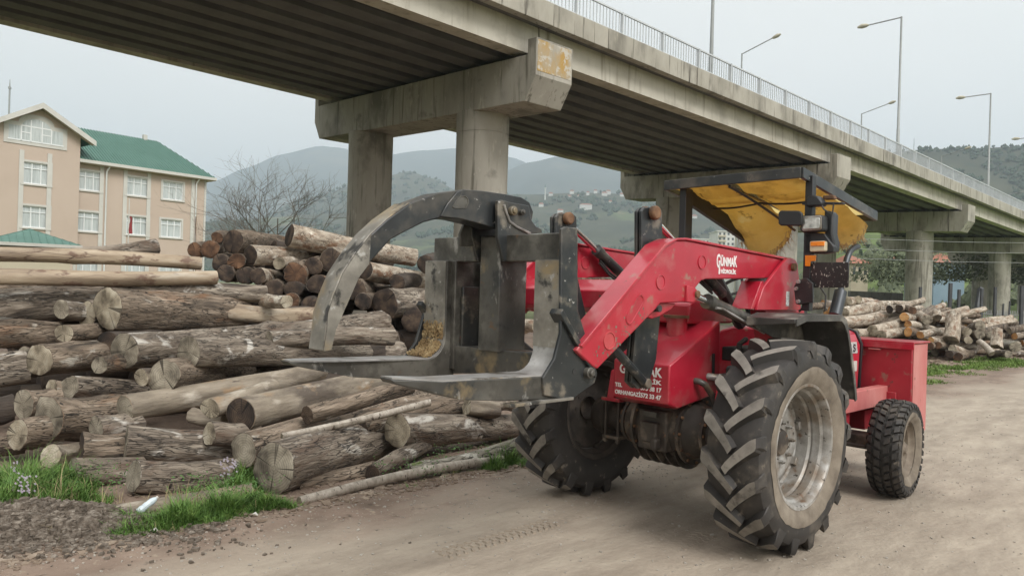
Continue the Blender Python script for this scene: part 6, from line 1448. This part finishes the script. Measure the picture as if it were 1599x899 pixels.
# trees scattered over the slopes: too many to count
def scatter_trees(name, n, fn, matn, label, cat='trees'):
    r = random.Random(hash(name) % 1000 if False else len(name)); m_ = MB(); 
    for i in range(n):
        p, h = fn(r)
        if p is None: continue
        for k in range(3):
            c = Vector(p)+Vector((r.uniform(-.35, .35)*h, r.uniform(-.35, .35)*h, h*r.uniform(.2, .5))); w_ = h*r.uniform(.22, .42); hh = h*r.uniform(.3, .5); a0 = r.random()*6
            ring = [c+Vector((w_*math.cos(a0+1.26*j), w_*math.sin(a0+1.26*j), -hh*.25*r.random())) for j in range(5)]; b = len(m_.v)
            m_.v += [tuple(v) for v in ring]+[tuple(c+Vector((0, 0, hh))), tuple(c-Vector((0, 0, hh)))]
            for j in range(5): m_.f += [(b+j, b+(j+1) % 5, b+5), (b+(j+1) % 5, b+j, b+6)]; m_.m += [0, 0]
    return tag(m_.build(name, matn, smooth=0, normals=False), label, cat, kind='stuff')
dg_ = bpy.context.evaluated_depsgraph_get()
def drop(hill_o, x, y):
    ok, loc, nor, idx = hill_o.ray_cast(Vector((x, y, 2000)), Vector((0, 0, -1))); return loc if ok else None
hd_ = {o.name: o for o in SC.objects if o.type == 'MESH' and o.name in ('wooded_spur', 'terraced_hillside', 'wooded_ridge', 'green_slope')}
bpy.context.view_layer.update()
def f_terr(r):
    y = r.uniform(640, 1250); x = r.uniform(-.45, .75)*y; l = drop(hd_['terraced_hillside'], x, y)
    if l is None or noise.noise(Vector((x*.012, y*.012, 3))) < -.02: return None, 0
    return l, r.uniform(5, 11)
scatter_trees('hillside_trees', 5200, f_terr, 'conifer', 'dull green and brown trees dotted over the terraced hillside')
def f_rid(r):
    y = r.uniform(440, 770); x = r.uniform(.40, .80)*y; l = drop(hd_['wooded_ridge'], x, y)
    if l is None or noise.noise(Vector((x*.02, y*.02, 9))) < -.15: return None, 0
    return l, r.uniform(3, 6.5)
scatter_trees('ridge_trees', 2600, f_rid, 'conifer', 'dark trees covering the ridge at the upper right')
def f_grn(r):
    y = r.uniform(95, 300); x = r.uniform(.34, .75)*y; l = drop(hd_['green_slope'], x, y) or Vector((x, y, 0))
    if noise.noise(Vector((x*.06, y*.06, 2))) < .08: return None, 0
    return l, r.uniform(1.6, 4.2)
scatter_trees('slope_bushes', 1100, f_grn, 'shrub', 'grey green bushes and small bare trees behind the viaduct columns')
def f_spur(r):
    y = r.uniform(1150, 1760); x = r.uniform(-.4, .1)*y; l = drop(hd_['wooded_spur'], x, y)
    if l is None: return None, 0
    return l, r.uniform(7, 14)
scatter_trees('spur_trees', 1200, f_spur, 'conifer', 'woodland on the low spur between the first two columns')
for (px, py, Y, h, lab) in ((1449, 240, 640, 8, 'left dark conifer on the skyline of the ridge'), (1471, 240, 640, 7.5, 'right dark conifer of the pair on the ridge skyline'), (1560, 232, 700, 9, 'skyline conifer nearest to the right edge')):
    b = atY(px, py, Y); l = drop(hd_['wooded_ridge'], b.x, b.y) or b; leafy('conifer', (l.x, l.y, l.z-.5), h, h*.7, lab, 'conifer', px, 260, True)
b = atY(1344, 400, 150); leafy('conifer', (b.x, b.y, 3.0), 8.5, 4, 'dark conifer beside the orange roofed house', 'conifer', 4, 300, True)
p_ = atY(1427, 235, 650); l = drop(hd_['wooded_ridge'], p_.x, p_.y) or p_
m_ = MB(); zt_ = atY(1427, 216, 650).z; m_.tube([(0, 0, 0), (0, 0, zt_-l.z)], [.8, .2], 4); tag(m_.build('radio_mast', 'lamp_steel', loc=l), 'thin radio mast on the skyline of the ridge', 'mast')

# ------------------------------------------------------------------ houses and blocks beyond
def block(l, r_, t0, b0, Y, depth, matn, floors, cols, label, roof=None, cat='building', name='apartment_block'):
    A = atY(l, b0, Y); C_ = atY(r_, t0, Y); w_ = C_.x-A.x; H_ = C_.z; h0 = A.z
    t_ = tag(empty(name, (A.x, Y, 0)), label, cat); m_ = MB(); m_.box(0, w_, 0, depth, -4, H_); m_.build('wall', matn, t_, smooth=0)
    fh = (H_-h0)/floors; ww = w_/cols
    proto = None
    for f in range(floors):
        for c in range(cols):
            if proto is None: m_ = MB(); m_.box(0, ww*.45, -.06, .0, 0, fh*.45); proto = m_.build('window', 'window_dark', t_, smooth=0); o = proto
            else: o = proto.copy(); COL.objects.link(o); o.parent = t_
            o.location = (ww*(c+.28), 0, h0+fh*(f+.32))
    for f in range(1, floors) if name == 'apartment_block' else ():
        m_ = MB(); m_.box(w_*.05, w_*.45, -1.0, -.001, h0+fh*f-.15, h0+fh*f+.6); m_.build('balcony', 'plaster_cream', t_, smooth=0)
    if roof:
        m_ = MB(); e = .5; rh = roof; m_.add([(-e, -e, H_), (w_+e, -e, H_), (w_+e, depth+e, H_), (-e, depth+e, H_), (w_*.25, depth/2, H_+rh), (w_*.75, depth/2, H_+rh)], [(0, 1, 5, 4), (1, 2, 5), (2, 3, 4, 5), (3, 0, 4), (0, 3, 2, 1)]); m_.build('roof', 'roof_red', t_, smooth=0)
    else: m_ = MB(); m_.box(-.4, w_+.4, -.4, depth+.4, H_, H_+.4); m_.build('roof_edge', 'plaster_white', t_, smooth=0)
    return t_
block(1120, 1148, 362, 400, 330, 14, 'plaster_white', 5, 4, 'white apartment block seen just right of the canopy post between the posts')
block(1150, 1163, 370, 400, 345, 12, 'plaster_cream', 4, 2, 'cream coloured narrow block squeezed between the two white ones')
block(1165, 1196, 371, 402, 320, 14, 'plaster_white', 4, 5, 'white apartment block with rows of windows under the torn yellow liner')
block(1078, 1108, 374, 400, 380, 14, 'plaster_white', 3, 5, 'low white block just over the red loader arm')
block(1329, 1356, 412, 436, 95, 7, 'plaster_cream', 1, 3, 'small house with an orange tiled roof right of the exhaust pipe', 1.2, 'house', 'house')
block(1458, 1507, 411, 440, 120, 9, 'plaster_blue', 2, 6, 'blue house with a reddish roof between two viaduct columns', 1.8, 'house', 'house')
block(1391, 1402, 404, 414, 170, 6, 'plaster_cream', 1, 2, 'tiny pale house left of the third pair of columns', 1.0, 'house', 'house')
def bush_row(name, spec, label, matn='shrub'):
    r = random.Random(len(label)); m_ = MB()
    for (px, py, Y, h, n) in spec:
        b_ = atY(px, py, Y)
        for i in range(n):
            a_ = r.random()*6.28; q_ = math.sqrt(r.random()); p = Vector((b_.x+q_*h*.75*math.cos(a_), Y+q_*h*.6*math.sin(a_), max(0, b_.z)+h*r.random()*(1-.5*q_))); s_ = h*r.uniform(.025, .07)
            u1 = Vector((r.uniform(-1, 1), r.uniform(-1, 1), r.uniform(-1, 1))).normalized()*s_; u2 = u1.orthogonal().normalized()*s_*.7; m_.add([p-u1, p+u2, p+u1, p-u2], [(0, 1, 2, 3)])
    return tag(m_.build(name, matn, smooth=0, normals=False), label, 'bushes', kind='stuff')
bush_row('roadside_bushes', [(x, 440+rf.uniform(-6, 4), rf.uniform(70, 100), rf.uniform(2.2, 4.2), 260) for x in range(1345, 1600, 9)]+[(x, 425, 125, rf.uniform(3.5, 6), 260) for x in range(1340, 1600, 12)], 'greyish budding bushes in front of the far houses under the viaduct')
def hpos(px, py):      # where the line of sight meets the hillside
    d = (atY(px, py, 1)-Vector((0, 0, CAMH))); ok, loc, n_2, i_ = hd_['terraced_hillside'].ray_cast(Vector((0, 0, CAMH)), d.normalized())
    return loc if ok else None
vill = [(860, 305), (878, 300), (893, 302), (905, 299), (918, 304), (930, 301), (944, 305), (950, 303), (966, 300), (972, 306), (1010, 308), (905, 310), (888, 309), (640, 312), (652, 318), (612, 330), (915, 327), (845, 322), (953, 318), (1120, 335), (985, 331), (875, 332), (1085, 340), (1022, 345)]
for i, (px, py) in enumerate(vill):
    l = hpos(px, py+1)
    if l is None: continue
    big_ = px == 915; k = l.y/1000; m_ = MB(); w_ = (16 if big_ else rf.uniform(4, 8))*k; hh = (7.5 if big_ else rf.uniform(3, 5))*k; m_.box(-w_/2, w_/2, 0, w_*.7, -3, hh)
    t_ = tag(empty('village_house', l), 'white hillside house, number %s from the left among the far village houses' % (i+1) if False else 'tiny pale house of the village on the hillside', 'house', 'village houses on the hillside')
    if big_: t_['label'] = 'large white building alone on the green hillside right of the claw'; del t_['group']
    m_.build('wall', 'plaster_white', t_, smooth=0); m_ = MB(); m_.add([(-w_*.55, -.5, hh), (w_*.55, -.5, hh), (w_*.55, w_*.75, hh), (-w_*.55, w_*.75, hh), (-w_*.3, w_*.35, hh+2*k), (w_*.3, w_*.35, hh+2*k)], [(0, 1, 5, 4), (1, 2, 5), (2, 3, 4, 5), (3, 0, 4)]); m_.build('roof', 'roof_red', t_, smooth=0)
l = hpos(851, 312) or atY(851, 312, 1100)
t_ = tag(empty('minaret', l), 'thin white minaret rising over the village on the hillside', 'minaret'); m_ = MB(); m_.tube([(0, 0, -2), (0, 0, 17), (0, 0, 18), (0, 0, 20)], [1.3, 1.1, 1.6, 1.6], 8); m_.build('shaft', 'plaster_white', t_); m_ = MB(); m_.tube([(0, 0, 20), (0, 0, 26)], [1.2, .1], 8); m_.build('spire', 'roof_green', t_)

# retaining wall and bright meadow behind the right heap
p0, p1 = atY(1328, 431, 62), atY(1412, 428, 70)
m_ = MB(); d = (p1-p0); 
for i in range(8):
    a, b = p0+d*i/8, p0+d*((i+1)/8-.004); m_.add([(a.x, a.y, 0), (b.x, b.y, 0), (b.x, b.y+.4, 0), (a.x, a.y+.4, 0), (a.x, a.y, 2.2), (b.x, b.y, 2.2), (b.x, b.y+.4, 2.2), (a.x, a.y+.4, 2.2)], [(0, 1, 5, 4), (1, 2, 6, 5), (2, 3, 7, 6), (3, 0, 4, 7), (4, 5, 6, 7)])
tag(m_.build('retaining_wall', 'concrete_dark', smooth=0), 'low grey retaining wall in the field behind the right heap', 'wall')
mm = MB(); nx = 60
for j in range(20):
    for i in range(nx): x = 14+i*1.1; y = 33+j*1.9; mm.v.append((x, y, -.02+.45*max(0, j/19)**1.0*1.6+.12*noise.noise(Vector((x*.2, y*.2, 0)))))
for j in range(19):
    for i in range(nx-1): mm.f.append((j*nx+i, j*nx+i+1, (j+1)*nx+i+1, (j+1)*nx+i)); mm.m.append(0)
mat('spring_grass', [(.08, .11, .035), (.13, .175, .055), (.20, .24, .09)], .8, V1, .95, bump=.3, bs=10, bd=.04, rand=False, layers=[((.30, .32, .12), 2.2, .62, .68, V1), ((.20, .17, .12), .5, .60, .68, V1)])
tag(mm.build('meadow_bank', 'spring_grass', smooth=180), kind='structure')

# ------------------------------------------------------------------ log trailer and fence at the far right
TR = tag(empty('log_trailer', (0, 0, 0)), 'dark steel log trailer with upright stakes parked under the viaduct', 'trailer')
ty = 25.0
bA, bB = atY(1494, 507, ty), atY(1612, 513, ty+1.5)
m_ = MB(); A_, C_ = bA, bB; m_.prism([(A_.x, A_.y-.06, A_.z-.12), (A_.x, A_.y+.06, A_.z-.12), (A_.x, A_.y+.06, A_.z+.06), (A_.x, A_.y-.06, A_.z+.06)], [(C_.x, C_.y-.06, C_.z-.12), (C_.x, C_.y+.06, C_.z-.12), (C_.x, C_.y+.06, C_.z+.06), (C_.x, C_.y-.06, C_.z+.06)]); m_.build('side_rail', 'roadside_steel', TR)
m_ = MB(); m_.prism([(A_.x, A_.y+2.2, A_.z-.12), (A_.x, A_.y+2.3, A_.z-.12), (A_.x, A_.y+2.3, A_.z+.06), (A_.x, A_.y+2.2, A_.z+.06)], [(C_.x, C_.y+2.2, C_.z-.12), (C_.x, C_.y+2.3, C_.z-.12), (C_.x, C_.y+2.3, C_.z+.06), (C_.x, C_.y+2.2, C_.z+.06)]); m_.build('side_rail', 'roadside_steel', TR)
for (px, y0, y1, dy, r) in ((1436.5, 448, 504, 0, .055), (1483.5, 442, 492, 1.5, .07), (1497, 452, 504, 0, .055), (1532.5, 450, 506, .2, .055), (1553.5, 448, 508, .4, .055), (1595, 446, 512, 1.0, .07), (1576, 470, 508, .7, .03), (1566, 474, 508, .7, .03)):
    a, b = atY(px-1, y1, ty+dy), atY(px+1, y0, ty+dy); m_ = MB(); m_.tube([a, b], r, 4); m_.build('stake', 'roadside_steel', TR)
a, b = atY(1521, 512, ty), atY(1532, 450, ty+.8); m_ = MB(); m_.tube([a, b], .10, 4); m_.build('leaning_stake', 'roadside_steel', TR)
for px in (1508, 1590):
    for dy in (0, 2.1):
        w0 = atY(px, 518, ty+dy); m_ = MB(); m_.lathe([(.0, -.1), (.25, -.1), (.42, -.09), (.45, 0), (.42, .09), (.25, .1), (0, .1)], C=(w0.x, w0.y+.3, .44), n=24); m_.build('wheel', 'rubber', TR, smooth=30)
FN = tag(empty('fence', (0, 0, 0)), 'grey steel bar fence behind the trailer at the right edge', 'fence')
fa, fb = atY(1488, 530, 29), atY(1640, 545, 27); n = 46
proto = None
for i in range(n):
    t = i/(n-1); x, y = fa.x+(fb.x-fa.x)*t, fa.y+(fb.y-fa.y)*t
    if proto is None: m_ = MB(); m_.box(-.018, .018, -.01, .01, 0, 1.25); proto = m_.build('bar', 'fence_steel', FN, smooth=0); o = proto
    else: o = proto.copy(); COL.objects.link(o); o.parent = FN
    o.location = (x, y, .05)
for zz in (.2, 1.15): m_ = MB(); m_.tube([(fa.x, fa.y, zz), (fb.x, fb.y, zz)], .025, 4); m_.build('rail', 'fence_steel', FN)
a, b = atY(1578, 540, 24), atY(1583, 450, 24)
# overhead cables crossing under the deck
for k, (y0, y1, lab) in enumerate(((372, 380, 'upper thin grey cable crossing in front of the far columns'), (388, 396, 'middle thin grey cable crossing in front of the far columns'), (403, 411, 'lower thin grey cable crossing in front of the far columns'))):
    a, b = atY(1330, y0, 34), atY(1660, y1, 34); m_ = MB(); m_.tube([a, a.lerp(b, .5)-Vector((0, 0, .05)), b], .011, 4); tag(m_.build('cable', 'lamp_steel', smooth=0), lab, 'cable')

# ------------------------------------------------------------------ grass, weeds, soil and litter
def blades(name, places, matn, label, hmin, hmax, wd, seed, cat='grass'):
    """places: (x, y, radius x, radius y, count, scale)"""
    r = random.Random(seed); m_ = MB()
    for (x0, y0, rx, ry, n, sc) in places:
        for i in range(n):
            a = r.random()*6.28; q = math.sqrt(r.random()); x, y = x0+rx*q*math.cos(a), y0+ry*q*math.sin(a); h = r.uniform(hmin, hmax)*sc*(1.25-.75*q)*(.55+.9*max(0, .5+noise.noise(Vector((x*5, y*5, 1)))))
            d = r.random()*6.28; ln = r.uniform(.1, 1.0)*h; cx_, cy_ = math.cos(d), math.sin(d); w_ = wd*r.uniform(.7, 1.3); px_, py_ = -cy_*w_, cx_*w_; z0 = -.02
            m_.add([(x-px_, y-py_, z0), (x+px_, y+py_, z0), (x+px_*.7+cx_*ln*.35, y+py_*.7+cy_*ln*.35, z0+h*.6), (x-px_*.7+cx_*ln*.35, y-py_*.7+cy_*ln*.35, z0+h*.6), (x+cx_*ln, y+cy_*ln, z0+h*r.uniform(.75, 1))], [(0, 1, 2, 3), (3, 2, 4)])
    return tag(m_.build(name, matn, smooth=0, normals=False), label, cat, kind='stuff')
def gp(px, py): 
    dx, dz = un(px, py); Y = CAMH/dz; return dx*Y, Y
def spots(lst): return [(*gp(px, py), rx, ry, n, sc) for px, py, rx, ry, n, sc in lst]
blades('tall_grass', spots([(10, 800, .35, .3, 2200, .8), (50, 780, .35, .33, 3000, .95), (88, 772, .26, .26, 2000, .9), (132, 785, .18, .16, 1000, .5), (20, 770, .4, .3, 1800, 1.0),
    (200, 838, .22, .14, 1500, .45), (245, 828, .26, .15, 2200, .5), (290, 818, .28, .16, 2800, .6), (335, 806, .28, .17, 3000, .62), (375, 797, .26, .15, 2800, .62), (415, 795, .2, .12, 2000, .5), (445, 797, .14, .08, 800, .4), (365, 772, .22, .12, 1500, .7), (400, 768, .10, .08, 500, .8), (330, 778, .2, .08, 700, .5), (205, 825, .2, .12, 900, .45), (165, 838, .16, .09, 600, .35),
    (795, 728, .22, .18, 1500, .75), (770, 735, .16, .12, 700, .55), (700, 738, .25, .06, 500, .4), (620, 765, .3, .05, 350, .3), (385, 745, .10, .10, 300, .8)]),
    'grass_blade', 'bright green grass growing along the foot of the log pile', .10, .30, .0042, 3)
blades('dead_stems', spots([(60, 790, .6, .4, 500, 1.0), (330, 795, .5, .25, 420, .8), (200, 835, .4, .15, 300, .5), (100, 840, .5, .15, 200, .4), (500, 790, .4, .08, 120, .35), (700, 745, .4, .08, 160, .4)]),
    'straw', 'dry yellow stems mixed into the grass by the log pile', .08, .26, .003, 9)
blades('sparse_grass', spots([(180, 845, .3, .10, 260, .35), (480, 785, .25, .06, 220, .3), (560, 775, .3, .05, 160, .25), (350, 815, .35, .06, 500, .4), (130, 815, .3, .15, 260, .4), (60, 850, .4, .1, 140, .3), (430, 800, .2, .05, 260, .35)]),
    'grass_blade', 'thin short grass spreading from the pile toward the track', .08, .2, .0035, 10)
wl = MB(); r = random.Random(8)
for (px, py, rx, ry, n) in ((140, 770, .3, .2, 500), (370, 790, .3, .12, 380), (640, 752, .3, .08, 200), (720, 732, .25, .08, 220), (330, 785, .3, .12, 250), (820, 640, .3, .3, 150)):
    x0, y0 = gp(px, py)
    for i in range(n):
        x, y, z = x0+rx*r.uniform(-1, 1), y0+ry*r.uniform(-1, 1), r.uniform(.02, .22); s_ = r.uniform(.004, .012); u1 = Vector((r.uniform(-1, 1), r.uniform(-1, 1), r.uniform(-.5, .5))).normalized()*s_; u2 = u1.orthogonal().normalized()*s_*.6; p = Vector((x, y, z)); wl.add([p-u1, p+u2, p+u1, p-u2], [(0, 1, 2, 3)])
tag(wl.build('weeds', 'weed_leaf', smooth=0, normals=False), 'small leafy weeds among the grass and the lowest logs', 'weeds', kind='stuff')
fw = MB()
for (px, py) in ((30, 770), (40, 776), (35, 782), (355, 738), (362, 745), (352, 750), (24, 748)):
    x0, y0 = gp(px, py+30)
    for i in range(12): p = Vector((x0+r.uniform(-.05, .05), y0+r.uniform(-.05, .05), .2+r.uniform(-.04, .06))); s_ = .009; fw.add([p+Vector((-s_, 0, 0)), p+Vector((0, s_*.3, -s_)), p+Vector((s_, 0, 0)), p+Vector((0, -s_*.3, s_))], [(0, 1, 2, 3)])
tag(fw.build('wild_flowers', 'petal', smooth=0, normals=False), 'pale lilac wild flowers in the grass', 'flowers', kind='stuff')
gx, gy = gp(1500, 590)
gl_ = []
for i in range(46): s_ = rf.uniform(13, 24); t = rf.uniform(-.35, -1.6); p = RD.w(s_, t); gl_.append((p.x, p.y, .6, .4, 420, .9))
for i in range(16): s_ = rf.uniform(15, 27); t = rf.uniform(-2.8, -3.8); p = RD.w(s_, t); gl_.append((p.x, p.y, .9, .6, 160, .7))
blades('verge_grass', gl_, 'grass_far', 'short grass on the verge between the track and the right heap', .05, .14, .009, 12)
# chips, bark litter, stones
def road_z(x, y):
    dx, dy = x-RD.o[0], y-RD.o[1]; s_ = dx*RD.u[0]+dy*RD.u[1]; t = dx*RD.n[0]+dy*RD.n[1]
    return road_h(s_, t) if t > -.95 else yard_h(s_, t)
def bits(name, gen, n, matn, label, cat, seed, flat=.35, zf=road_z):
    r = random.Random(seed); m_ = MB()
    for i in range(n):
        x, y, s_ = gen(r)
        if x is None: continue
        M = Matrix.Translation((x, y, zf(x, y)+s_*.12)) @ Matrix.Rotation(r.random()*6.28, 4, 'Z') @ Matrix.Rotation(r.uniform(-.35, .35), 4, 'X'); e = r.uniform(.25, .9)
        vs = [Vector((sx*s_*r.uniform(.6, 1), sy*s_*e*r.uniform(.6, 1), sz*s_*flat*r.uniform(.4, 1))) for sz in (-1, 1) for sx, sy in ((-1, -1), (1, -1), (1, 1), (-1, 1))]
        m_.add([M @ v for v in vs], [(0, 3, 2, 1), (4, 5, 6, 7), (0, 1, 5, 4), (1, 2, 6, 5), (2, 3, 7, 6), (3, 0, 4, 7)])
    return tag(m_.build(name, matn, smooth=0, normals=False), label, cat, kind='stuff')
def g1(r):
    p = RD.w(r.uniform(-2.5, 9), -.1-abs(r.gauss(0, .55))+.25); return p.x, p.y, r.choice((.006, .009, .013, .02, .03))*r.uniform(.6, 1.3)
bits('bark_litter', g1, 7000, 'chip', 'flakes of bark and wood chips littering the edge of the track', 'bark litter', 4, .25)
def g2(r):
    p = RD.w(r.uniform(-3, 14), r.uniform(0, 6)); return p.x, p.y, r.choice((.003, .004, .006, .011))*r.uniform(.7, 1.3)
bits('pebbles', g2, 3000, 'pebble_grey', 'small pebbles scattered over the dusty track', 'pebbles', 5, .6)
def mound_h(a, b): q = max(0, 1-a*a-b*b); return .15*q**.8+.05*noise.noise(Vector((a*5, b*4, 2)))*q+.02*noise.noise(Vector((a*14, b*9, 2)))*q
mx0, my0 = gp(70, 830)
def mz(x, y):
    a, b = (x-mx0+.1)/.95, (y-my0-.1)/.36; return max(mound_h(a, b)-.03, road_z(x, y))
def g3(r): return mx0+r.gauss(-.1, .48), my0+r.gauss(.0, .2), r.choice((.004, .006, .009, .013, .022))*r.uniform(.6, 1.3)
o = bits('rubble', g3, 9000, 'rubble_soil', 'grey rubble and soil heaped at the lower left corner', 'rubble', 6, .8, mz)
def g5(r):
    p = RD.w(r.uniform(-3, 9), r.uniform(-.5, 5)*r.random()); return p.x, p.y, r.choice((.002, .003, .004, .008))*r.uniform(.7, 1.3)
bits('grit', g5, 9000, 'pebble_grey', 'fine grit scattered on the near part of the dirt track', 'grit', 15, .7)
def g4(r):
    p = RD.w(r.uniform(12.5, 27), -1.3-abs(r.gauss(0, .9))); return p.x, p.y, r.uniform(.02, .10)
bits('bark_debris', g4, 4200, 'chip', 'brown bark debris between the right heap and the track', 'bark debris', 7, .22)
# mounded soil under the rubble
mo = MB(); x0, y0 = gp(70, 830); n = 26
for j in range(n):
    for i in range(n):
        a, b = (i/(n-1)-.5)*2, (j/(n-1)-.5)*2; mo.v.append((x0-.1+a*.95, y0+.1+b*.36, mound_h(a, b)-.03))
for j in range(n-1):
    for i in range(n-1): mo.f.append((j*n+i, j*n+i+1, (j+1)*n+i+1, (j+1)*n+i)); mo.m.append(0)
mat('heap_soil', [(.05, .038, .03), (.11, .088, .068), (.20, .165, .135)], 14, V1, .95, bump=1, bs=26, bd=.03, rand=False)
tag(mo.build('soil_mound', 'heap_soil', smooth=180), kind='structure')
# tyre print pressed in the dust
tp = MB()
for i in range(17):
    for s_ in (-1, 0, 1):
        a = i*.058; M = Matrix.Translation((*gp(690, 868), .007)) @ Matrix.Rotation(RD.a+.03, 4, 'Z') @ Matrix.Translation((a+(.02 if s_ else 0), s_*.058, 0)) @ Matrix.Rotation(s_*.5, 4, 'Z')
        vs = [M @ Vector(v) for v in ((-.014, -.026, -.02), (.014, -.026, -.02), (.014, .026, -.02), (-.014, .026, -.02), (-.009, -.021, .010), (.009, -.021, .010), (.009, .021, .010), (-.009, .021, .010))]
        tp.add(vs, [(4, 5, 6, 7), (0, 1, 5, 4), (1, 2, 6, 5), (2, 3, 7, 6), (3, 0, 4, 7)])
for (px9, py9, n9) in ((840, 822, 14), (1010, 872, 12)):
    for i in range(n9):
        for s_ in (-1, 0, 1):
            a = i*.058; M = Matrix.Translation((*gp(px9, py9), .001)) @ Matrix.Rotation(RD.a+.02, 4, 'Z') @ Matrix.Translation((a+(.02 if s_ else 0), s_*.058, 0)) @ Matrix.Rotation(s_*.5, 4, 'Z')
            tp.add([M @ Vector(v) for v in ((-.014, -.026, -.02), (.014, -.026, -.02), (.014, .026, -.02), (-.014, .026, -.02), (-.009, -.021, .010), (.009, -.021, .010), (.009, .021, .010), (-.009, .021, .010))], [(4, 5, 6, 7), (0, 1, 5, 4), (1, 2, 6, 5), (2, 3, 7, 6), (3, 0, 4, 7)])
mat('print_dust', [(.24, .20, .155), (.31, .26, .205), (.37, .315, .25)], 6, V1, .95, bump=.4, bs=40, bd=.01, rand=False)
tag(tp.build('tyre_print', 'print_dust', smooth=0, normals=False), 'line of tyre tread marks pressed into the dust in front of the tractor', 'tyre print', kind='stuff')
# plastic bottle
x0, y0 = gp(229, 812); b_ = tag(empty('plastic_bottle', (x0, y0, .07), R_(60)), 'crushed white plastic bottle lying in the grass at the track edge', 'bottle')
m_ = MB(); m_.tube([(-.085, 0, 0), (-.08, 0, 0), (-.04, 0, .002), (-.035, 0, .002), (0, 0, .003), (.005, 0, .003), (.045, 0, 0), (.07, 0, 0), (.085, 0, 0)], [.022, .030, .031, .027, .029, .026, .030, .022, .012], 12); b_.rotation_euler = (0, R_(-32), R_(48)); b_.location.z = .10; b_.scale = (.8, .8, .8); m_.build('body', 'bottle', b_, smooth=60)
m_ = MB(); m_.tube([(.085, 0, 0), (.10, 0, 0)], .013, 10); m_.build('cap', 'trim_white', b_)
for (px, py, s_, lab) in ((237, 838, .035, 'scrap of white paper on the track below the plastic bottle'), (71, 808, .03, 'pale chip of plastic on the grass at the lower left'), (395, 812, .03, 'white scrap on the track edge right of the grass')):
    x0, y0 = gp(px, py); m_ = MB(); m_.add([(x0-s_*1.4, y0, .02), (x0, y0-s_*.6, .045), (x0+s_*1.5, y0, .025), (x0+s_*.2, y0+s_, .05), (x0-.2*s_, y0+s_*.2, .03)], [(0, 1, 4), (1, 2, 4), (2, 3, 4), (3, 0, 4)]); tag(m_.build('litter', 'trim_white', smooth=0, normals=False), lab, 'litter')

# ------------------------------------------------------------------ haze
hz = MB(); hz.box(-3900, 3900, -60, 6200, -4.5, 905); ho_ = hz.build('haze', 'curtain', smooth=0)
hm = bpy.data.materials.new('haze'); hm.use_nodes = True; N = hm.node_tree.nodes; N.clear()
vo = N.new('ShaderNodeVolumePrincipled'); vo.inputs['Color'].default_value = (.79, .895, 1, 1); vo.inputs['Density'].default_value = 3.4e-4; vo.inputs['Anisotropy'].default_value = .2
ou = N.new('ShaderNodeOutputMaterial'); hm.node_tree.links.new(vo.outputs[0], ou.inputs['Volume'])
ho_.data.materials.clear(); ho_.data.materials.append(hm); tag(ho_, kind='stuff')
ho_.hide_select = True
